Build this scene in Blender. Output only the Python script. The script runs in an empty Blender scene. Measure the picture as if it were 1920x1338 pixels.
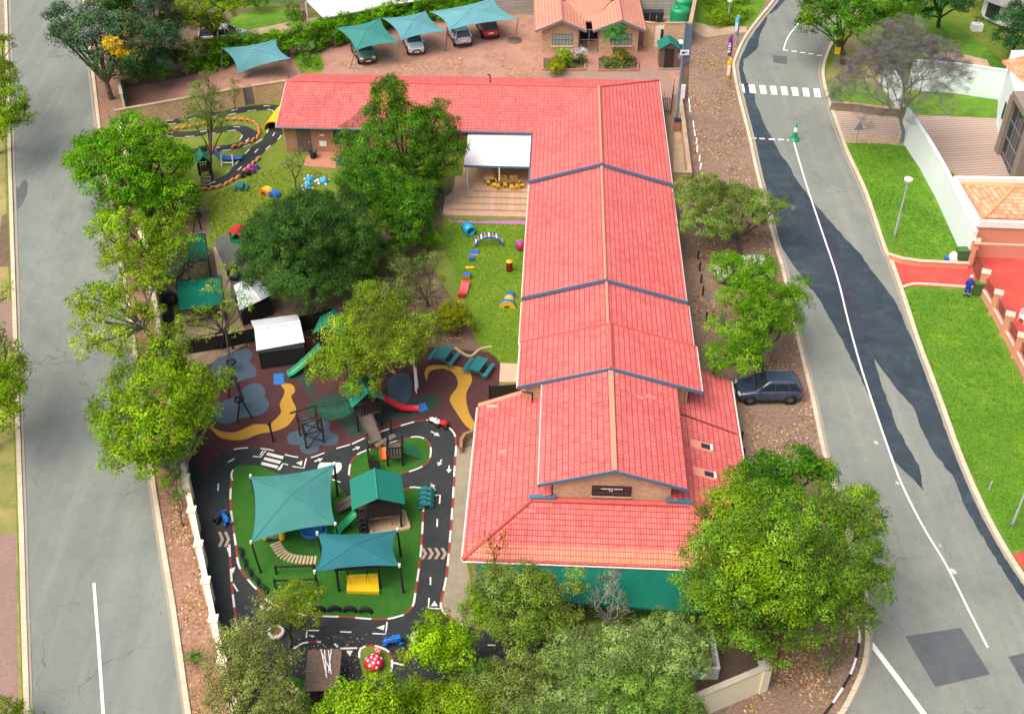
import bpy, bmesh, math, random
import numpy as np
from mathutils import Vector, Matrix
R = math.radians
# ------------------------------------------------------------------ camera, sky, sun
FPX = 2150.0; PITCH = R(38.9); CAMH = 48.0
sc = bpy.context.scene
cam_d = bpy.data.cameras.new('camera'); cam = bpy.data.objects.new('camera', cam_d)
sc.collection.objects.link(cam); sc.camera = cam
cam.location = (0, 0, CAMH); cam.rotation_euler = (R(90) - PITCH, 0, 0)
cam_d.sensor_width = 36; cam_d.lens = 36 * FPX / 1920; cam_d.clip_end = 3000
sc.render.resolution_x = 1024; sc.render.resolution_y = 713
SUN_EL, SUN_AZ = 60, 238           # degrees; azimuth clockwise from +Y (north); light comes from the left and near side
w = bpy.data.worlds.new('World'); sc.world = w; w.use_nodes = True
nt = w.node_tree; nt.nodes.clear()
sky = nt.nodes.new('ShaderNodeTexSky'); sky.sky_type = 'NISHITA'; sky.sun_disc = False
sky.sun_elevation = R(SUN_EL); sky.sun_rotation = R(SUN_AZ); sky.dust_density = 9; sky.air_density = 0.8; sky.ozone_density = 0.2
bg = nt.nodes.new('ShaderNodeBackground'); bg.inputs[1].default_value = 0.15
wo = nt.nodes.new('ShaderNodeOutputWorld')
nt.links.new(sky.outputs[0], bg.inputs[0]); nt.links.new(bg.outputs[0], wo.inputs[0])
sd = bpy.data.lights.new('sun', 'SUN'); sd.energy = 1.5; sd.angle = R(65); sd.color = (1, .95, .86)
so = bpy.data.objects.new('sun', sd); sc.collection.objects.link(so)
az, el = R(SUN_AZ), R(SUN_EL)
so.rotation_euler = (-Vector((math.sin(az) * math.cos(el), math.cos(az) * math.cos(el), math.sin(el)))).to_track_quat('-Z', 'Y').to_euler()
sc.view_settings.view_transform = 'Standard'; sc.view_settings.look = 'None'
sc.view_settings.exposure = 0.2; sc.view_settings.gamma = 1
sc.render.engine = 'CYCLES'
sc.cycles.max_bounces = 6; sc.cycles.diffuse_bounces = 4; sc.cycles.transparent_max_bounces = 8

# ------------------------------------------------------------------ helpers
K = 0.06; Y0 = 85.0               # the whole site slopes gently down towards the near side
cP, sP = math.cos(PITCH), math.sin(PITCH)
def zg(y): return K * (y - Y0)
def _d(px, py):
    a = (px - 960) / FPX; b = -(py - 669) / FPX
    return a, cP + b * sP, -sP + b * cP
def G(px, py, h=0.0):              # point of the photo at height h above the sloping site
    dx, dy, dz = _d(px, py); t = (CAMH + K * Y0 - h) / (K * dy - dz)
    return Vector((dx * t, dy * t, CAMH + dz * t))
def A(px, py, z):                  # the same at absolute height z
    dx, dy, dz = _d(px, py); t = (z - CAMH) / dz
    return Vector((dx * t, dy * t, z))
YAW = R(2.5)
C = sc.collection
def prop(o, label=None, cat=None, group=None, kind=None):
    if label: o['label'] = label
    if cat: o['category'] = cat
    if group: o['group'] = group
    if kind: o['kind'] = kind
    return o
def thing(name, label, cat, loc=(0, 0, 0), rz=0, group=None):
    o = bpy.data.objects.new(name, None); C.objects.link(o)
    o.location = loc; o.rotation_euler = (0, 0, rz); o.empty_display_size = .2
    return prop(o, label, cat, group)
def tree_copy(root, loc, rz=None, label=None, group=None, scale=None):
    r = root.copy(); C.objects.link(r); r.location = loc
    if rz is not None: r.rotation_euler = (0, 0, rz)
    if scale: r.scale = (scale,) * 3
    if label: r['label'] = label
    if group: r['group'] = group
    for ch in list(root.children):
        c = ch.copy(); C.objects.link(c); c.parent = r
        for g in list(ch.children):
            d = g.copy(); C.objects.link(d); d.parent = c
    return r
class MB:
    def __init__(s): s.v = []; s.f = []; s.m = []; s.sm = []
    def add(s, vs, fs, mi=0, smooth=False):
        n = len(s.v); s.v += [tuple(v) for v in vs]
        s.f += [tuple(i + n for i in f) for f in fs]; s.m += [mi] * len(fs); s.sm += [smooth] * len(fs); return s
    def box(s, c, d, rz=0, mi=0, rx=0, ry=0):
        M = Matrix.Translation(c) @ Matrix.Rotation(rz, 4, 'Z') @ Matrix.Rotation(ry, 4, 'Y') @ Matrix.Rotation(rx, 4, 'X')
        x, y, z = d[0] / 2, d[1] / 2, d[2] / 2
        vs = [M @ Vector(p) for p in [(-x,-y,-z),(x,-y,-z),(x,y,-z),(-x,y,-z),(-x,-y,z),(x,-y,z),(x,y,z),(-x,y,z)]]
        return s.add(vs, [(0,3,2,1),(4,5,6,7),(0,1,5,4),(1,2,6,5),(2,3,7,6),(3,0,4,7)], mi)
    def beam(s, a, b, w, h=None, mi=0, up=(0, 0, 1)):
        a, b = Vector(a), Vector(b); h = h or w; d = (b - a).normalized(); u = Vector(up)
        if abs(d.dot(u)) > .98: u = Vector((0, 1, 0))
        x = d.cross(u).normalized(); y = x.cross(d).normalized()
        vs = [p + x * i * w / 2 + y * j * h / 2 for p in (a, b) for i, j in ((-1,-1),(1,-1),(1,1),(-1,1))]
        return s.add(vs, [(0,3,2,1),(4,5,6,7),(0,1,5,4),(1,2,6,5),(2,3,7,6),(3,0,4,7)], mi)
    def tube(s, a, b, r0, r1=None, n=8, mi=0, cap=True):
        a, b = Vector(a), Vector(b); r1 = r0 if r1 is None else r1; d = (b - a).normalized()
        u = Vector((0, 0, 1)) if abs(d.z) < .95 else Vector((1, 0, 0))
        x = d.cross(u).normalized(); y = d.cross(x)
        vs = [p + (x * math.cos(t) + y * math.sin(t)) * r for p, r in ((a, r0), (b, r1)) for t in [2 * math.pi * i / n for i in range(n)]]
        s.add(vs, [(i, (i + 1) % n, n + (i + 1) % n, n + i) for i in range(n)], mi, True)
        if cap: s.add(vs, [tuple(range(n))[::-1], tuple(range(n, 2 * n))], mi)
        return s
    def path(s, pts, r, n=6, mi=0):
        for i in range(len(pts) - 1):
            ra, rb = (r[i], r[i + 1]) if isinstance(r, (list, tuple)) else (r, r)
            s.tube(pts[i], pts[i + 1], ra, rb, n, mi)
        return s
    def prism(s, poly, h, mi=0, top=None):    # polygon of 3-D points (top face), thickness h straight down
        n = len(poly); P = [Vector(p) for p in poly]
        if sum((P[i].x * P[(i+1) % n].y - P[(i+1) % n].x * P[i].y) for i in range(n)) < 0: P.reverse()
        lo = [p - Vector((0, 0, h)) for p in P]
        s.add(P + lo, [tuple(range(n))], mi if top is None else top)
        s.add(P + lo, [tuple(range(n, 2 * n))[::-1]] + [(i, n + i, n + (i + 1) % n, (i + 1) % n) for i in range(n)], mi)
        return s
    def lathe(s, prof, c=(0, 0, 0), n=16, mi=0, M=None):
        M = M or Matrix.Translation(c); vs = []
        for r, z in prof: vs += [M @ Vector((r * math.cos(2 * math.pi * i / n), r * math.sin(2 * math.pi * i / n), z)) for i in range(n)]
        fs = [(k * n + i, k * n + (i + 1) % n, (k + 1) * n + (i + 1) % n, (k + 1) * n + i) for k in range(len(prof) - 1) for i in range(n)]
        return s.add(vs, fs, mi, True)
    def grid(s, rows, mi=0, smooth=True):     # rows of 3-D points
        n = len(rows[0]); vs = [p for r in rows for p in r]
        return s.add(vs, [(k * n + i, k * n + i + 1, (k + 1) * n + i + 1, (k + 1) * n + i) for k in range(len(rows) - 1) for i in range(n - 1)], mi, smooth)
    def build(s, name, mats, parent=None, label=None, bevel=0, solid=0):
        me = bpy.data.meshes.new(name); me.from_pydata(s.v, [], s.f)
        for m in (mats if isinstance(mats, (list, tuple)) else [mats]): me.materials.append(m)
        me.polygons.foreach_set('material_index', s.m); me.polygons.foreach_set('use_smooth', s.sm)
        uv = me.uv_layers.new(name='UVMap'); V = me.vertices
        for p in me.polygons:
            nn = p.normal
            if abs(nn.z) > .985: ux, vx = Vector((1, 0, 0)), Vector((0, 1, 0))
            else:
                ux = Vector((0, 0, 1)).cross(nn)
                ux = ux.normalized() if ux.length > 1e-6 else Vector((1, 0, 0)); vx = nn.cross(ux)
            for li in p.loop_indices:
                co = V[me.loops[li].vertex_index].co; uv.data[li].uv = (co.dot(ux), co.dot(vx))
        me.update(); o = bpy.data.objects.new(name, me); C.objects.link(o)
        if parent: o.parent = parent
        if label: o['label'] = label
        if bevel:
            b = o.modifiers.new('bevel', 'BEVEL'); b.width = bevel; b.segments = 2; b.limit_method = 'ANGLE'
        if solid:
            b = o.modifiers.new('solid', 'SOLIDIFY'); b.thickness = solid; b.offset = 0
        return o
def smooth(pts, closed=False, k=5):
    P = [Vector(p).to_3d() for p in pts]; n = len(P); out = []
    rng = range(n) if closed else range(n - 1)
    for i in rng:
        if closed: a, b, c, d = P[(i-1) % n], P[i], P[(i+1) % n], P[(i+2) % n]
        else: a, b, c, d = P[max(i-1, 0)], P[i], P[i+1], P[min(i+2, n-1)]
        for j in range(k):
            t = j / k
            out.append(.5 * ((2*b) + (c-a)*t + (2*a-5*b+4*c-d)*t*t + (3*b-3*c+d-a)*t**3))
    if not closed: out.append(P[-1])
    return out
LY = .008
def W(px_pts, layer=0, sm=False, closed=True, k=5):
    pts = [G(p[0], p[1], layer * LY) for p in px_pts]
    return smooth(pts, closed, k) if sm else pts
def clean(name, pts, mats, layer=0):
    n = len(pts); bm = bmesh.new(); vs = [bm.verts.new(p) for p in pts]
    ed = [bm.edges.new((vs[i], vs[(i + 1) % n])) for i in range(n)]
    bmesh.ops.triangle_fill(bm, use_beauty=True, use_dissolve=False, edges=ed)
    me = bpy.data.meshes.new(name); bmesh.ops.recalc_face_normals(bm, faces=bm.faces)
    for f in bm.faces:
        if f.normal.z < 0: f.normal_flip()
    uvl = bm.loops.layers.uv.new('UVMap')
    for f in bm.faces:
        for l in f.loops: l[uvl].uv = l.vert.co.xy
    bm.to_mesh(me); bm.free(); me.materials.append(mats)
    return me
def sheet(name, px_pts, layer, m, sm=False, kind='structure', label=None, k=5):
    me = clean(name, W(px_pts, layer, sm, True, k), m)
    o = bpy.data.objects.new(name, me); C.objects.link(o); return prop(o, label, kind=kind)
def resample(pts, step):
    P = [Vector(p) for p in pts]; out = [P[0]]; acc = 0
    for a, b in zip(P, P[1:]):
        L = (b - a).length
        if L < 1e-9: continue
        t = step - acc
        while t <= L: out.append(a + (b - a) * (t / L)); t += step
        acc = (acc + L) % step
    return out
def ribbon_mb(mb, pts, wd, mi=0, h=0):
    P = [Vector(p) for p in pts]; L = []; Rr = []
    for i, p in enumerate(P):
        d = (P[min(i+1, len(P)-1)] - P[max(i-1, 0)]); d.z = 0; d.normalize(); nrm = Vector((-d.y, d.x, 0)) * wd / 2
        L.append(p + nrm); Rr.append(p - nrm)
    for i in range(len(P) - 1):
        if h: mb.prism([Rr[i] + Vector((0,0,h)), Rr[i+1] + Vector((0,0,h)), L[i+1] + Vector((0,0,h)), L[i] + Vector((0,0,h))], h + .02, mi)
        else: mb.add([Rr[i], Rr[i+1], L[i+1], L[i]], [(0, 1, 2, 3)], mi)
    return mb
def kerb(name, px_pts, wd, m, h=.12, sm=True, layer=0, label=None):   # solid kerb following a line of the photo
    P = W(px_pts, layer, sm, False, 6); mb = MB(); ls = []; rs = []
    for i, p in enumerate(P):
        d = (P[min(i+1, len(P)-1)] - P[max(i-1, 0)]); d.z = 0; d.normalize(); nn = Vector((-d.y, d.x, 0)) * wd / 2
        ls.append(p + nn); rs.append(p - nn)
    up = Vector((0, 0, h)); dn = Vector((0, 0, .02))
    mb.grid([[a - dn for a in ls], [a + up for a in ls], [a + up for a in rs], [a - dn for a in rs]], smooth=False)
    o = mb.build(name, m); o.data.flip_normals()
    return prop(o, label, kind='structure')
def dashes(mb, pts, on, off, wd, mi=0, mi2=None, z=0):
    P = resample(pts, .1); n_on = max(1, round(on * 10)); n_off = max(1, round(off * 10)); i = 0
    up = Vector((0, 0, z))
    while i < len(P) - 2:
        seg = [p + up for p in P[i:i + n_on + 1]]
        if len(seg) > 1: ribbon_mb(mb, seg[::3] + ([seg[-1]] if (len(seg)-1) % 3 else []), wd, mi)
        j = i + n_on
        if mi2 is not None:
            seg = [p + up for p in P[j:j + n_off + 1]]
            if len(seg) > 1: ribbon_mb(mb, seg[::3] + ([seg[-1]] if (len(seg)-1) % 3 else []), wd, mi2)
        i = j + n_off
    return mb

# ------------------------------------------------------------------ materials
def hexc(r, g, b):
    f = lambda c: ((c / 255 + .055) / 1.055) ** 2.4 if c > 10 else c / 255 / 12.92
    return (f(r), f(g), f(b), 1)
def nmat(name):
    m = bpy.data.materials.new(name); m.use_nodes = True; t = m.node_tree
    b = t.nodes['Principled BSDF']; return m, t, b
def noise(t, scale, detail=4, vec=None, rough=.6, dist=0):
    n = t.nodes.new('ShaderNodeTexNoise'); n.inputs['Scale'].default_value = scale
    n.inputs['Detail'].default_value = detail; n.inputs['Roughness'].default_value = rough; n.inputs['Distortion'].default_value = dist
    if vec: t.links.new(vec, n.inputs['Vector'])
    return n.outputs['Fac']
def mixc(t, fac, a, b, mode='MIX'):
    n = t.nodes.new('ShaderNodeMix'); n.data_type = 'RGBA'; n.blend_type = mode
    for s, v in ((n.inputs['Factor'], fac), (n.inputs['A'], a), (n.inputs['B'], b)):
        pass
    ins = [i for i in n.inputs if i.enabled]
    for s, v in zip(ins, (fac, a, b)):
        if isinstance(v, bpy.types.NodeSocket): t.links.new(v, s)
        else: s.default_value = v
    return [o for o in n.outputs if o.enabled][0]
def ramp(t, fac, a, b):
    n = t.nodes.new('ShaderNodeMapRange'); n.inputs['From Min'].default_value = a; n.inputs['From Max'].default_value = b
    t.links.new(fac, n.inputs['Value']); return n.outputs[0]
def bump(t, b, h, st, dist=.02):
    n = t.nodes.new('ShaderNodeBump'); n.inputs['Strength'].default_value = st; n.inputs['Distance'].default_value = dist
    t.links.new(h, n.inputs['Height']); t.links.new(n.outputs[0], b.inputs['Normal'])
def tc(t, which='Object'):
    return t.nodes.new('ShaderNodeTexCoord').outputs[which]
def mul(c, k): return (min(c[0]*k, 1), min(c[1]*k, 1), min(c[2]*k, 1), 1)
def M_gen(name, col, rough=.6, var=.15, scale=2.0, col2=None, metallic=0, bmp=.2, spec=.5, fine=60):
    m, t, b = nmat(name); v = tc(t)
    f1 = ramp(t, noise(t, scale, 5, v), .35, .65); f2 = ramp(t, noise(t, fine, 3, v), .3, .7)
    c = mixc(t, f1, mul(col, 1 - var), col2 or mul(col, 1 + var)); c = mixc(t, f2, c, mul(col, 1 - var * .7)); 
    c2 = mixc(t, .35, c, col)
    t.links.new(c2, b.inputs['Base Color']); b.inputs['Roughness'].default_value = rough; b.inputs['Metallic'].default_value = metallic
    b.inputs['Specular IOR Level'].default_value = spec
    if bmp: bump(t, b, noise(t, fine, 3, v), bmp, .01)
    return m
def M_ground(name, cols, scales=(.12, .6, 5, 40), rough=.95, bmp=.5, thr=(.42, .62), w3=.5, crack=0, dry=None):
    # cols: base, large-patch colour, mid colour, fine dark colour
    m, t, b = nmat(name); v = tc(t)
    c = mixc(t, ramp(t, noise(t, scales[0], 6, v, .65, .4), thr[0], thr[1]), cols[0], cols[1])
    c = mixc(t, ramp(t, noise(t, scales[1], 6, v, .7, .3), .45, .7), c, cols[2])
    f = ramp(t, noise(t, scales[2], 6, v, .8), .4, .75); mm = t.nodes.new('ShaderNodeMath'); mm.operation = 'MULTIPLY'
    t.links.new(f, mm.inputs[0]); mm.inputs[1].default_value = w3; c = mixc(t, mm.outputs[0], c, cols[3])
    f4 = ramp(t, noise(t, scales[3], 3, v, .6), .3, .7); c = mixc(t, f4, mixc(t, .3, c, (0, 0, 0, 1)), mixc(t, .03, c, (1, 1, 1, 1)))
    if dry:
        c = mixc(t, ramp(t, noise(t, .33, 8, v, .75, .5), .56, .72), c, dry)
    if crack:
        nz = t.nodes.new('ShaderNodeTexNoise'); nz.inputs['Scale'].default_value = .8; nz.inputs['Detail'].default_value = 6; t.links.new(v, nz.inputs['Vector'])
        ad = t.nodes.new('ShaderNodeVectorMath'); ad.operation = 'MULTIPLY_ADD'; t.links.new(nz.outputs['Color'], ad.inputs[0]); ad.inputs[1].default_value = (1.6,) * 3; t.links.new(v, ad.inputs[2])
        vo = t.nodes.new('ShaderNodeTexVoronoi'); vo.feature = 'DISTANCE_TO_EDGE'; vo.inputs['Scale'].default_value = crack; t.links.new(ad.outputs[0], vo.inputs['Vector'])
        lt = t.nodes.new('ShaderNodeMath'); lt.operation = 'LESS_THAN'; lt.inputs[1].default_value = .0045; t.links.new(vo.outputs[0], lt.inputs[0])
        m2 = t.nodes.new('ShaderNodeMath'); m2.operation = 'MULTIPLY'; t.links.new(lt.outputs[0], m2.inputs[0]); t.links.new(ramp(t, noise(t, .18, 3, v), .42, .62), m2.inputs[1])
        m3 = t.nodes.new('ShaderNodeMath'); m3.operation = 'MULTIPLY'; t.links.new(m2.outputs[0], m3.inputs[0]); m3.inputs[1].default_value = .45; c = mixc(t, m3.outputs[0], c, (.08, .08, .08, 1))
        mp = t.nodes.new('ShaderNodeMapping'); mp.inputs['Scale'].default_value = (1.1, .035, 1); t.links.new(v, mp.inputs[0])
        c = mixc(t, ramp(t, noise(t, 1.0, 4, mp.outputs[0]), .48, .7), c, mixc(t, .06, c, (.75, .75, .7, 1)))
        c = mixc(t, ramp(t, noise(t, 2.2, 3, v, .6, 1.0), .68, .74), c, mixc(t, .28, c, (.05, .05, .05, 1)))
    t.links.new(c, b.inputs['Base Color']); b.inputs['Roughness'].default_value = rough; b.inputs['Specular IOR Level'].default_value = .2
    bump(t, b, noise(t, scales[3], 4, v), bmp, .03)
    return m
def M_brick(name, c1, c2, mortar, bw, bh, ms=.01, rough=.85, blotch=None, off=.5, rot=0, bmp=.5, coord='UV', bias=0.0, spec=.3, bl=.5):
    m, t, b = nmat(name); v = tc(t, coord)
    mp = t.nodes.new('ShaderNodeMapping'); mp.inputs['Rotation'].default_value = (0, 0, rot); t.links.new(v, mp.inputs[0])
    br = t.nodes.new('ShaderNodeTexBrick'); t.links.new(mp.outputs[0], br.inputs['Vector'])
    for k_, v_ in (('Color1', c1), ('Color2', c2), ('Mortar', mortar), ('Scale', 1), ('Mortar Size', ms), ('Brick Width', bw), ('Row Height', bh), ('Bias', bias), ('Mortar Smooth', .1)):
        br.inputs[k_].default_value = v_
    br.offset = off; o = tc(t)
    c = br.outputs['Color']
    c = mixc(t, ramp(t, noise(t, .5, 6, o, .7), .35, .75), c, mixc(t, bl, c, blotch or mul(c1, .7)))
    c = mixc(t, ramp(t, noise(t, 25, 4, o), .3, .8), c, mixc(t, .25, c, (.9, .8, .7, 1)))
    t.links.new(c, b.inputs['Base Color']); b.inputs['Roughness'].default_value = rough; b.inputs['Specular IOR Level'].default_value = spec
    mm = t.nodes.new('ShaderNodeMath'); mm.operation = 'SUBTRACT'; mm.inputs[0].default_value = 1; t.links.new(br.outputs['Fac'], mm.inputs[1])
    bump(t, b, mm.outputs[0], bmp, .02)
    return m
def M_tiles(name, col, col2, dark, aged, cw=.30, ch=.345, amt=.35, orange=0.0):
    # concrete roof tiles: UV u along the eaves, v up the slope
    m, t, b = nmat(name); v = tc(t, 'UV'); o = tc(t)
    sx = t.nodes.new('ShaderNodeSeparateXYZ'); t.links.new(v, sx.inputs[0])
    def mth(op, a, b_=None):
        n = t.nodes.new('ShaderNodeMath'); n.operation = op
        for i, x in enumerate((a, b_)):
            if x is None: continue
            if isinstance(x, (int, float)): n.inputs[i].default_value = x
            else: t.links.new(x, n.inputs[i])
        return n.outputs[0]
    row = mth('FRACT', mth('DIVIDE', sx.outputs[1], ch)); colf = mth('FRACT', mth('DIVIDE', sx.outputs[0], cw))
    # course line: dark at the butt edge of each course
    rl = mth('LESS_THAN', row, .14)
    cl = mth('ABSOLUTE', mth('SUBTRACT', colf, .5)); wave = mth('COSINE', mth('MULTIPLY', colf, 2 * math.pi * 2))
    cl2 = mth('LESS_THAN', cl, .07)
    wn = t.nodes.new('ShaderNodeTexWhiteNoise'); wn.noise_dimensions = '2D'
    cx = t.nodes.new('ShaderNodeCombineXYZ'); t.links.new(mth('FLOOR', mth('DIVIDE', sx.outputs[0], cw)), cx.inputs[0]); t.links.new(mth('FLOOR', mth('DIVIDE', sx.outputs[1], ch)), cx.inputs[1])
    t.links.new(cx.outputs[0], wn.inputs['Vector'])
    c = mixc(t, ramp(t, noise(t, .25, 5, o, .6), .35, .65), col, col2)
    c = mixc(t, mth('MULTIPLY', wn.outputs['Value'], amt), c, mul(aged, 1.0))
    c = mixc(t, mth('MULTIPLY', ramp(t, noise(t, 1.1, 7, o, .75), .5, .85), .6), c, aged)
    c = mixc(t, mth('MULTIPLY', ramp(t, noise(t, 14, 5, o, .8), .5, .75), .4), c, (.82, .5, .42, 1))
    c = mixc(t, mth('MULTIPLY', ramp(t, noise(t, .45, 7, o, .8, .6), .6, .78), .5), c, mixc(t, .5, dark, (.2, .14, .12, 1)))
    c = mixc(t, mth('MULTIPLY', cl2, .38), c, dark)
    c = mixc(t, mth('MULTIPLY', rl, .85), c, dark)
    t.links.new(c, b.inputs['Base Color']); b.inputs['Roughness'].default_value = .62; b.inputs['Specular IOR Level'].default_value = .3
    h = mth('ADD', mth('MULTIPLY', row, -.6), mth('MULTIPLY', wave, .35)); bump(t, b, h, .9, .045)
    return m
def M_plain(name, col, rough=.5, metallic=0, spec=.5):
    m, t, b = nmat(name); v = tc(t)
    c = mixc(t, ramp(t, noise(t, 3, 5, v), .3, .7), mul(col, .88), mul(col, 1.06))
    t.links.new(c, b.inputs['Base Color']); b.inputs['Roughness'].default_value = rough; b.inputs['Metallic'].default_value = metallic; b.inputs['Specular IOR Level'].default_value = spec
    return m
def M_paint(name, col):
    m, t, b = nmat(name); b.inputs['Base Color'].default_value = col; b.inputs['Roughness'].default_value = .35; b.inputs['Metallic'].default_value = .35
    b.inputs['Coat Weight'].default_value = .8; b.inputs['Coat Roughness'].default_value = .08
    c = mixc(t, ramp(t, noise(t, 6, 4, tc(t)), .4, .7), col, mul(col, .85)); t.links.new(c, b.inputs['Base Color']); return m
def M_fabric(name, col, trans=.35, stripe=(1, 0)):
    m, t, b = nmat(name); v = tc(t)
    wv = t.nodes.new('ShaderNodeTexWave'); wv.inputs['Scale'].default_value = 9; wv.inputs['Distortion'].default_value = 1.5; wv.inputs['Detail'].default_value = 3
    t.links.new(v, wv.inputs[0])
    c = mixc(t, wv.outputs['Fac'], mul(col, .9), mul(col, 1.08)); c = mixc(t, ramp(t, noise(t, .8, 6, v), .35, .75), c, mul(col, .82))
    t.links.new(c, b.inputs['Base Color']); b.inputs['Roughness'].default_value = .8; b.inputs['Specular IOR Level'].default_value = .25
    tr = t.nodes.new('ShaderNodeBsdfTranslucent'); t.links.new(c, tr.inputs[0]); mx = t.nodes.new('ShaderNodeMixShader'); mx.inputs[0].default_value = trans
    t.links.new(b.outputs[0], mx.inputs[1]); t.links.new(tr.outputs[0], mx.inputs[2]); t.links.new(mx.outputs[0], t.nodes['Material Output'].inputs[0])
    mp = t.nodes.new('ShaderNodeMapping'); mp.inputs['Scale'].default_value = (3.2, .5, 1); t.links.new(v, mp.inputs[0])
    bump(t, b, noise(t, 1.0, 4, mp.outputs[0], .6, 1.2), .55, .06); return m
def M_leaf():
    m, t, b = nmat('leaf'); a = t.nodes.new('ShaderNodeVertexColor'); a.layer_name = 'tint'
    t.links.new(a.outputs[0], b.inputs['Base Color']); b.inputs['Roughness'].default_value = .6; b.inputs['Specular IOR Level'].default_value = .12
    tr = t.nodes.new('ShaderNodeBsdfTranslucent'); t.links.new(a.outputs[0], tr.inputs[0]); mx = t.nodes.new('ShaderNodeMixShader'); mx.inputs[0].default_value = .16
    t.links.new(b.outputs[0], mx.inputs[1]); t.links.new(tr.outputs[0], mx.inputs[2]); t.links.new(mx.outputs[0], t.nodes['Material Output'].inputs[0]); return m
m_leaf = M_leaf()
m_bark = M_gen('bark', hexc(96, 84, 70), .9, .3, 4)
m_barkpale = M_gen('pale_bark', hexc(150, 145, 138), .9, .25, 4)
m_asph = M_ground('asphalt', (hexc(132,142,137), hexc(140,149,143), hexc(124,133,130), hexc(108,115,112)), (.05, .35, 3, 45), .9, .3, w3=.35, crack=.14)
m_asph2 = M_ground('asphalt_east', (hexc(137,144,138), hexc(147,152,144), hexc(124,132,129), hexc(108,114,110)), (.07, .3, 3, 45), .9, .3, w3=.35, crack=.16)
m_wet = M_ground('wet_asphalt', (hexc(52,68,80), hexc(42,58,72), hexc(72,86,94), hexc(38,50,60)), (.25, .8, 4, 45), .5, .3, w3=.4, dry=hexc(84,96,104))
m_patch = M_ground('patch_asphalt', (hexc(96,104,110), hexc(88,96,102), hexc(104,112,114), hexc(82,88,92)), (.4, 1, 6, 50), .9, .3)
m_track = M_ground('track_asphalt', (hexc(36,46,52), hexc(44,52,56), hexc(60,62,58), hexc(28,34,40)), (.25, .5, 3, 45), .85, .3, w3=.5)
m_kerb = M_brick('kerb_stone', hexc(214,202,176), hexc(202,190,166), hexc(126,116,100), 1.0, 30, .012, blotch=hexc(150,138,118), coord='Object', rot=R(90), bmp=.2)
m_gutter = M_gen('gutter_concrete', hexc(160,152,138), .9, .15, 1.2)
m_verge = M_brick('verge_paver', hexc(160,120,110), hexc(136,104,98), hexc(112,92,84), .22, .11, .016, .95, hexc(110,88,80), coord='Object', bmp=.3, bl=.7)
m_paveR = M_brick('red_brown_paver', hexc(172,128,112), hexc(146,108,98), hexc(120,96,86), .22, .11, .014, .95, hexc(128,100,92), coord='Object', bmp=.3, rot=R(20), bl=.6)
m_litter = M_ground('pavers_with_leaf_litter', (hexc(122,98,86), hexc(136,112,96), hexc(98,80,70), hexc(196,168,144)), (.15, .9, 7, 22), .95, .8, w3=.9)
m_court = M_ground('courtyard_pavers', (hexc(178,130,112), hexc(186,142,122), hexc(150,110,96), hexc(206,164,142)), (.12, .8, 6, 24), .95, .6, w3=.6)
m_leafverge = M_ground('leafy_verge_pavers', (hexc(138,102,86), hexc(150,114,94), hexc(112,84,72), hexc(206,168,142)), (.2, 1.0, 6, 20), .95, .8, w3=.9)
m_soil = M_ground('soil', (hexc(112,92,76), hexc(134,112,90), hexc(92,78,62), hexc(146,128,104)), (.2, 1, 7, 40), .95, .7, w3=.5)
m_sand = M_ground('sand_path', (hexc(196,172,144), hexc(180,156,128), hexc(206,184,156), hexc(160,138,112)), (.3, 1.2, 7, 40), .95, .4, w3=.4)
m_grass = M_ground('grass', (hexc(94,146,18), hexc(118,152,30), hexc(74,126,12), hexc(140,158,50)), (.12, .5, 3.5, 30), .95, .9, w3=.35)
m_lawnE = M_ground('lush_lawn', (hexc(98,148,26), hexc(76,128,20), hexc(120,160,42), hexc(66,110,18)), (.16, .7, 4, 28), .95, .9, w3=.5, dry=hexc(140,170,48))
m_turf = M_ground('artificial_turf', (hexc(44,110,12), hexc(36,98,10), hexc(54,120,16), hexc(30,84,8)), (.3, 1, 8, 50), .95, .6, w3=.3)
m_drygrass = M_ground('dry_grass', (hexc(146,148,78), hexc(180,164,110), hexc(112,136,56), hexc(170,146,104)), (.25, .7, 4, 30), .95, .8, w3=.5)
m_dirtgrass = M_ground('worn_grass', (hexc(112,142,32), hexc(92,130,20), hexc(144,146,60), hexc(122,118,62)), (.15, .6, 4, 30), .95, .8, w3=.4)
m_rubber = M_ground('maroon_rubber', (hexc(84,46,48), hexc(74,40,42), hexc(90,54,54), hexc(62,36,38)), (.2, .8, 8, 55), .9, .2, w3=.3)
m_rubgrey = M_gen('grey_rubber', hexc(68,88,104), .9, .08, 1.5)
m_rubyel = M_gen('yellow_rubber', hexc(184,142,52), .9, .08, 1.5)
m_rubgreen = M_gen('green_rubber', hexc(42,64,56), .9, .1, 1.5)
m_conc = M_ground('concrete', (hexc(160,152,132), hexc(142,134,114), hexc(174,164,144), hexc(122,114,96)), (.2, .8, 5, 40), .9, .3, w3=.4)
m_white = M_plain('white_paint', hexc(250,250,248), .6)
m_wline = M_gen('road_line_paint', hexc(248,248,244), .8, .08, 3)
m_red = M_plain('red_paint', hexc(150,50,52), .6)
m_black = M_plain('black_paint', hexc(34,34,36), .6)
m_tile = M_tiles('red_roof_tiles', hexc(224,106,104), hexc(212,91,91), hexc(146,48,54), hexc(238,150,144), amt=.34)
m_tile2 = M_tiles('brown_roof_tiles', hexc(216,150,126), hexc(206,138,114), hexc(146,92,80), hexc(226,174,154))
m_tileO = M_tiles('mottled_orange_tiles', hexc(228,140,100), hexc(222,128,92), hexc(170,92,66), hexc(240,206,168), amt=.8)
m_ridge = M_gen('ridge_tile', hexc(226,140,128), .8, .12, 3)
m_ridgered = M_gen('red_ridge_tile', hexc(212,100,94), .8, .12, 3)
m_ridgepale = M_gen('pale_ridge_tile', hexc(226,150,126), .8, .12, 3)
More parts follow.
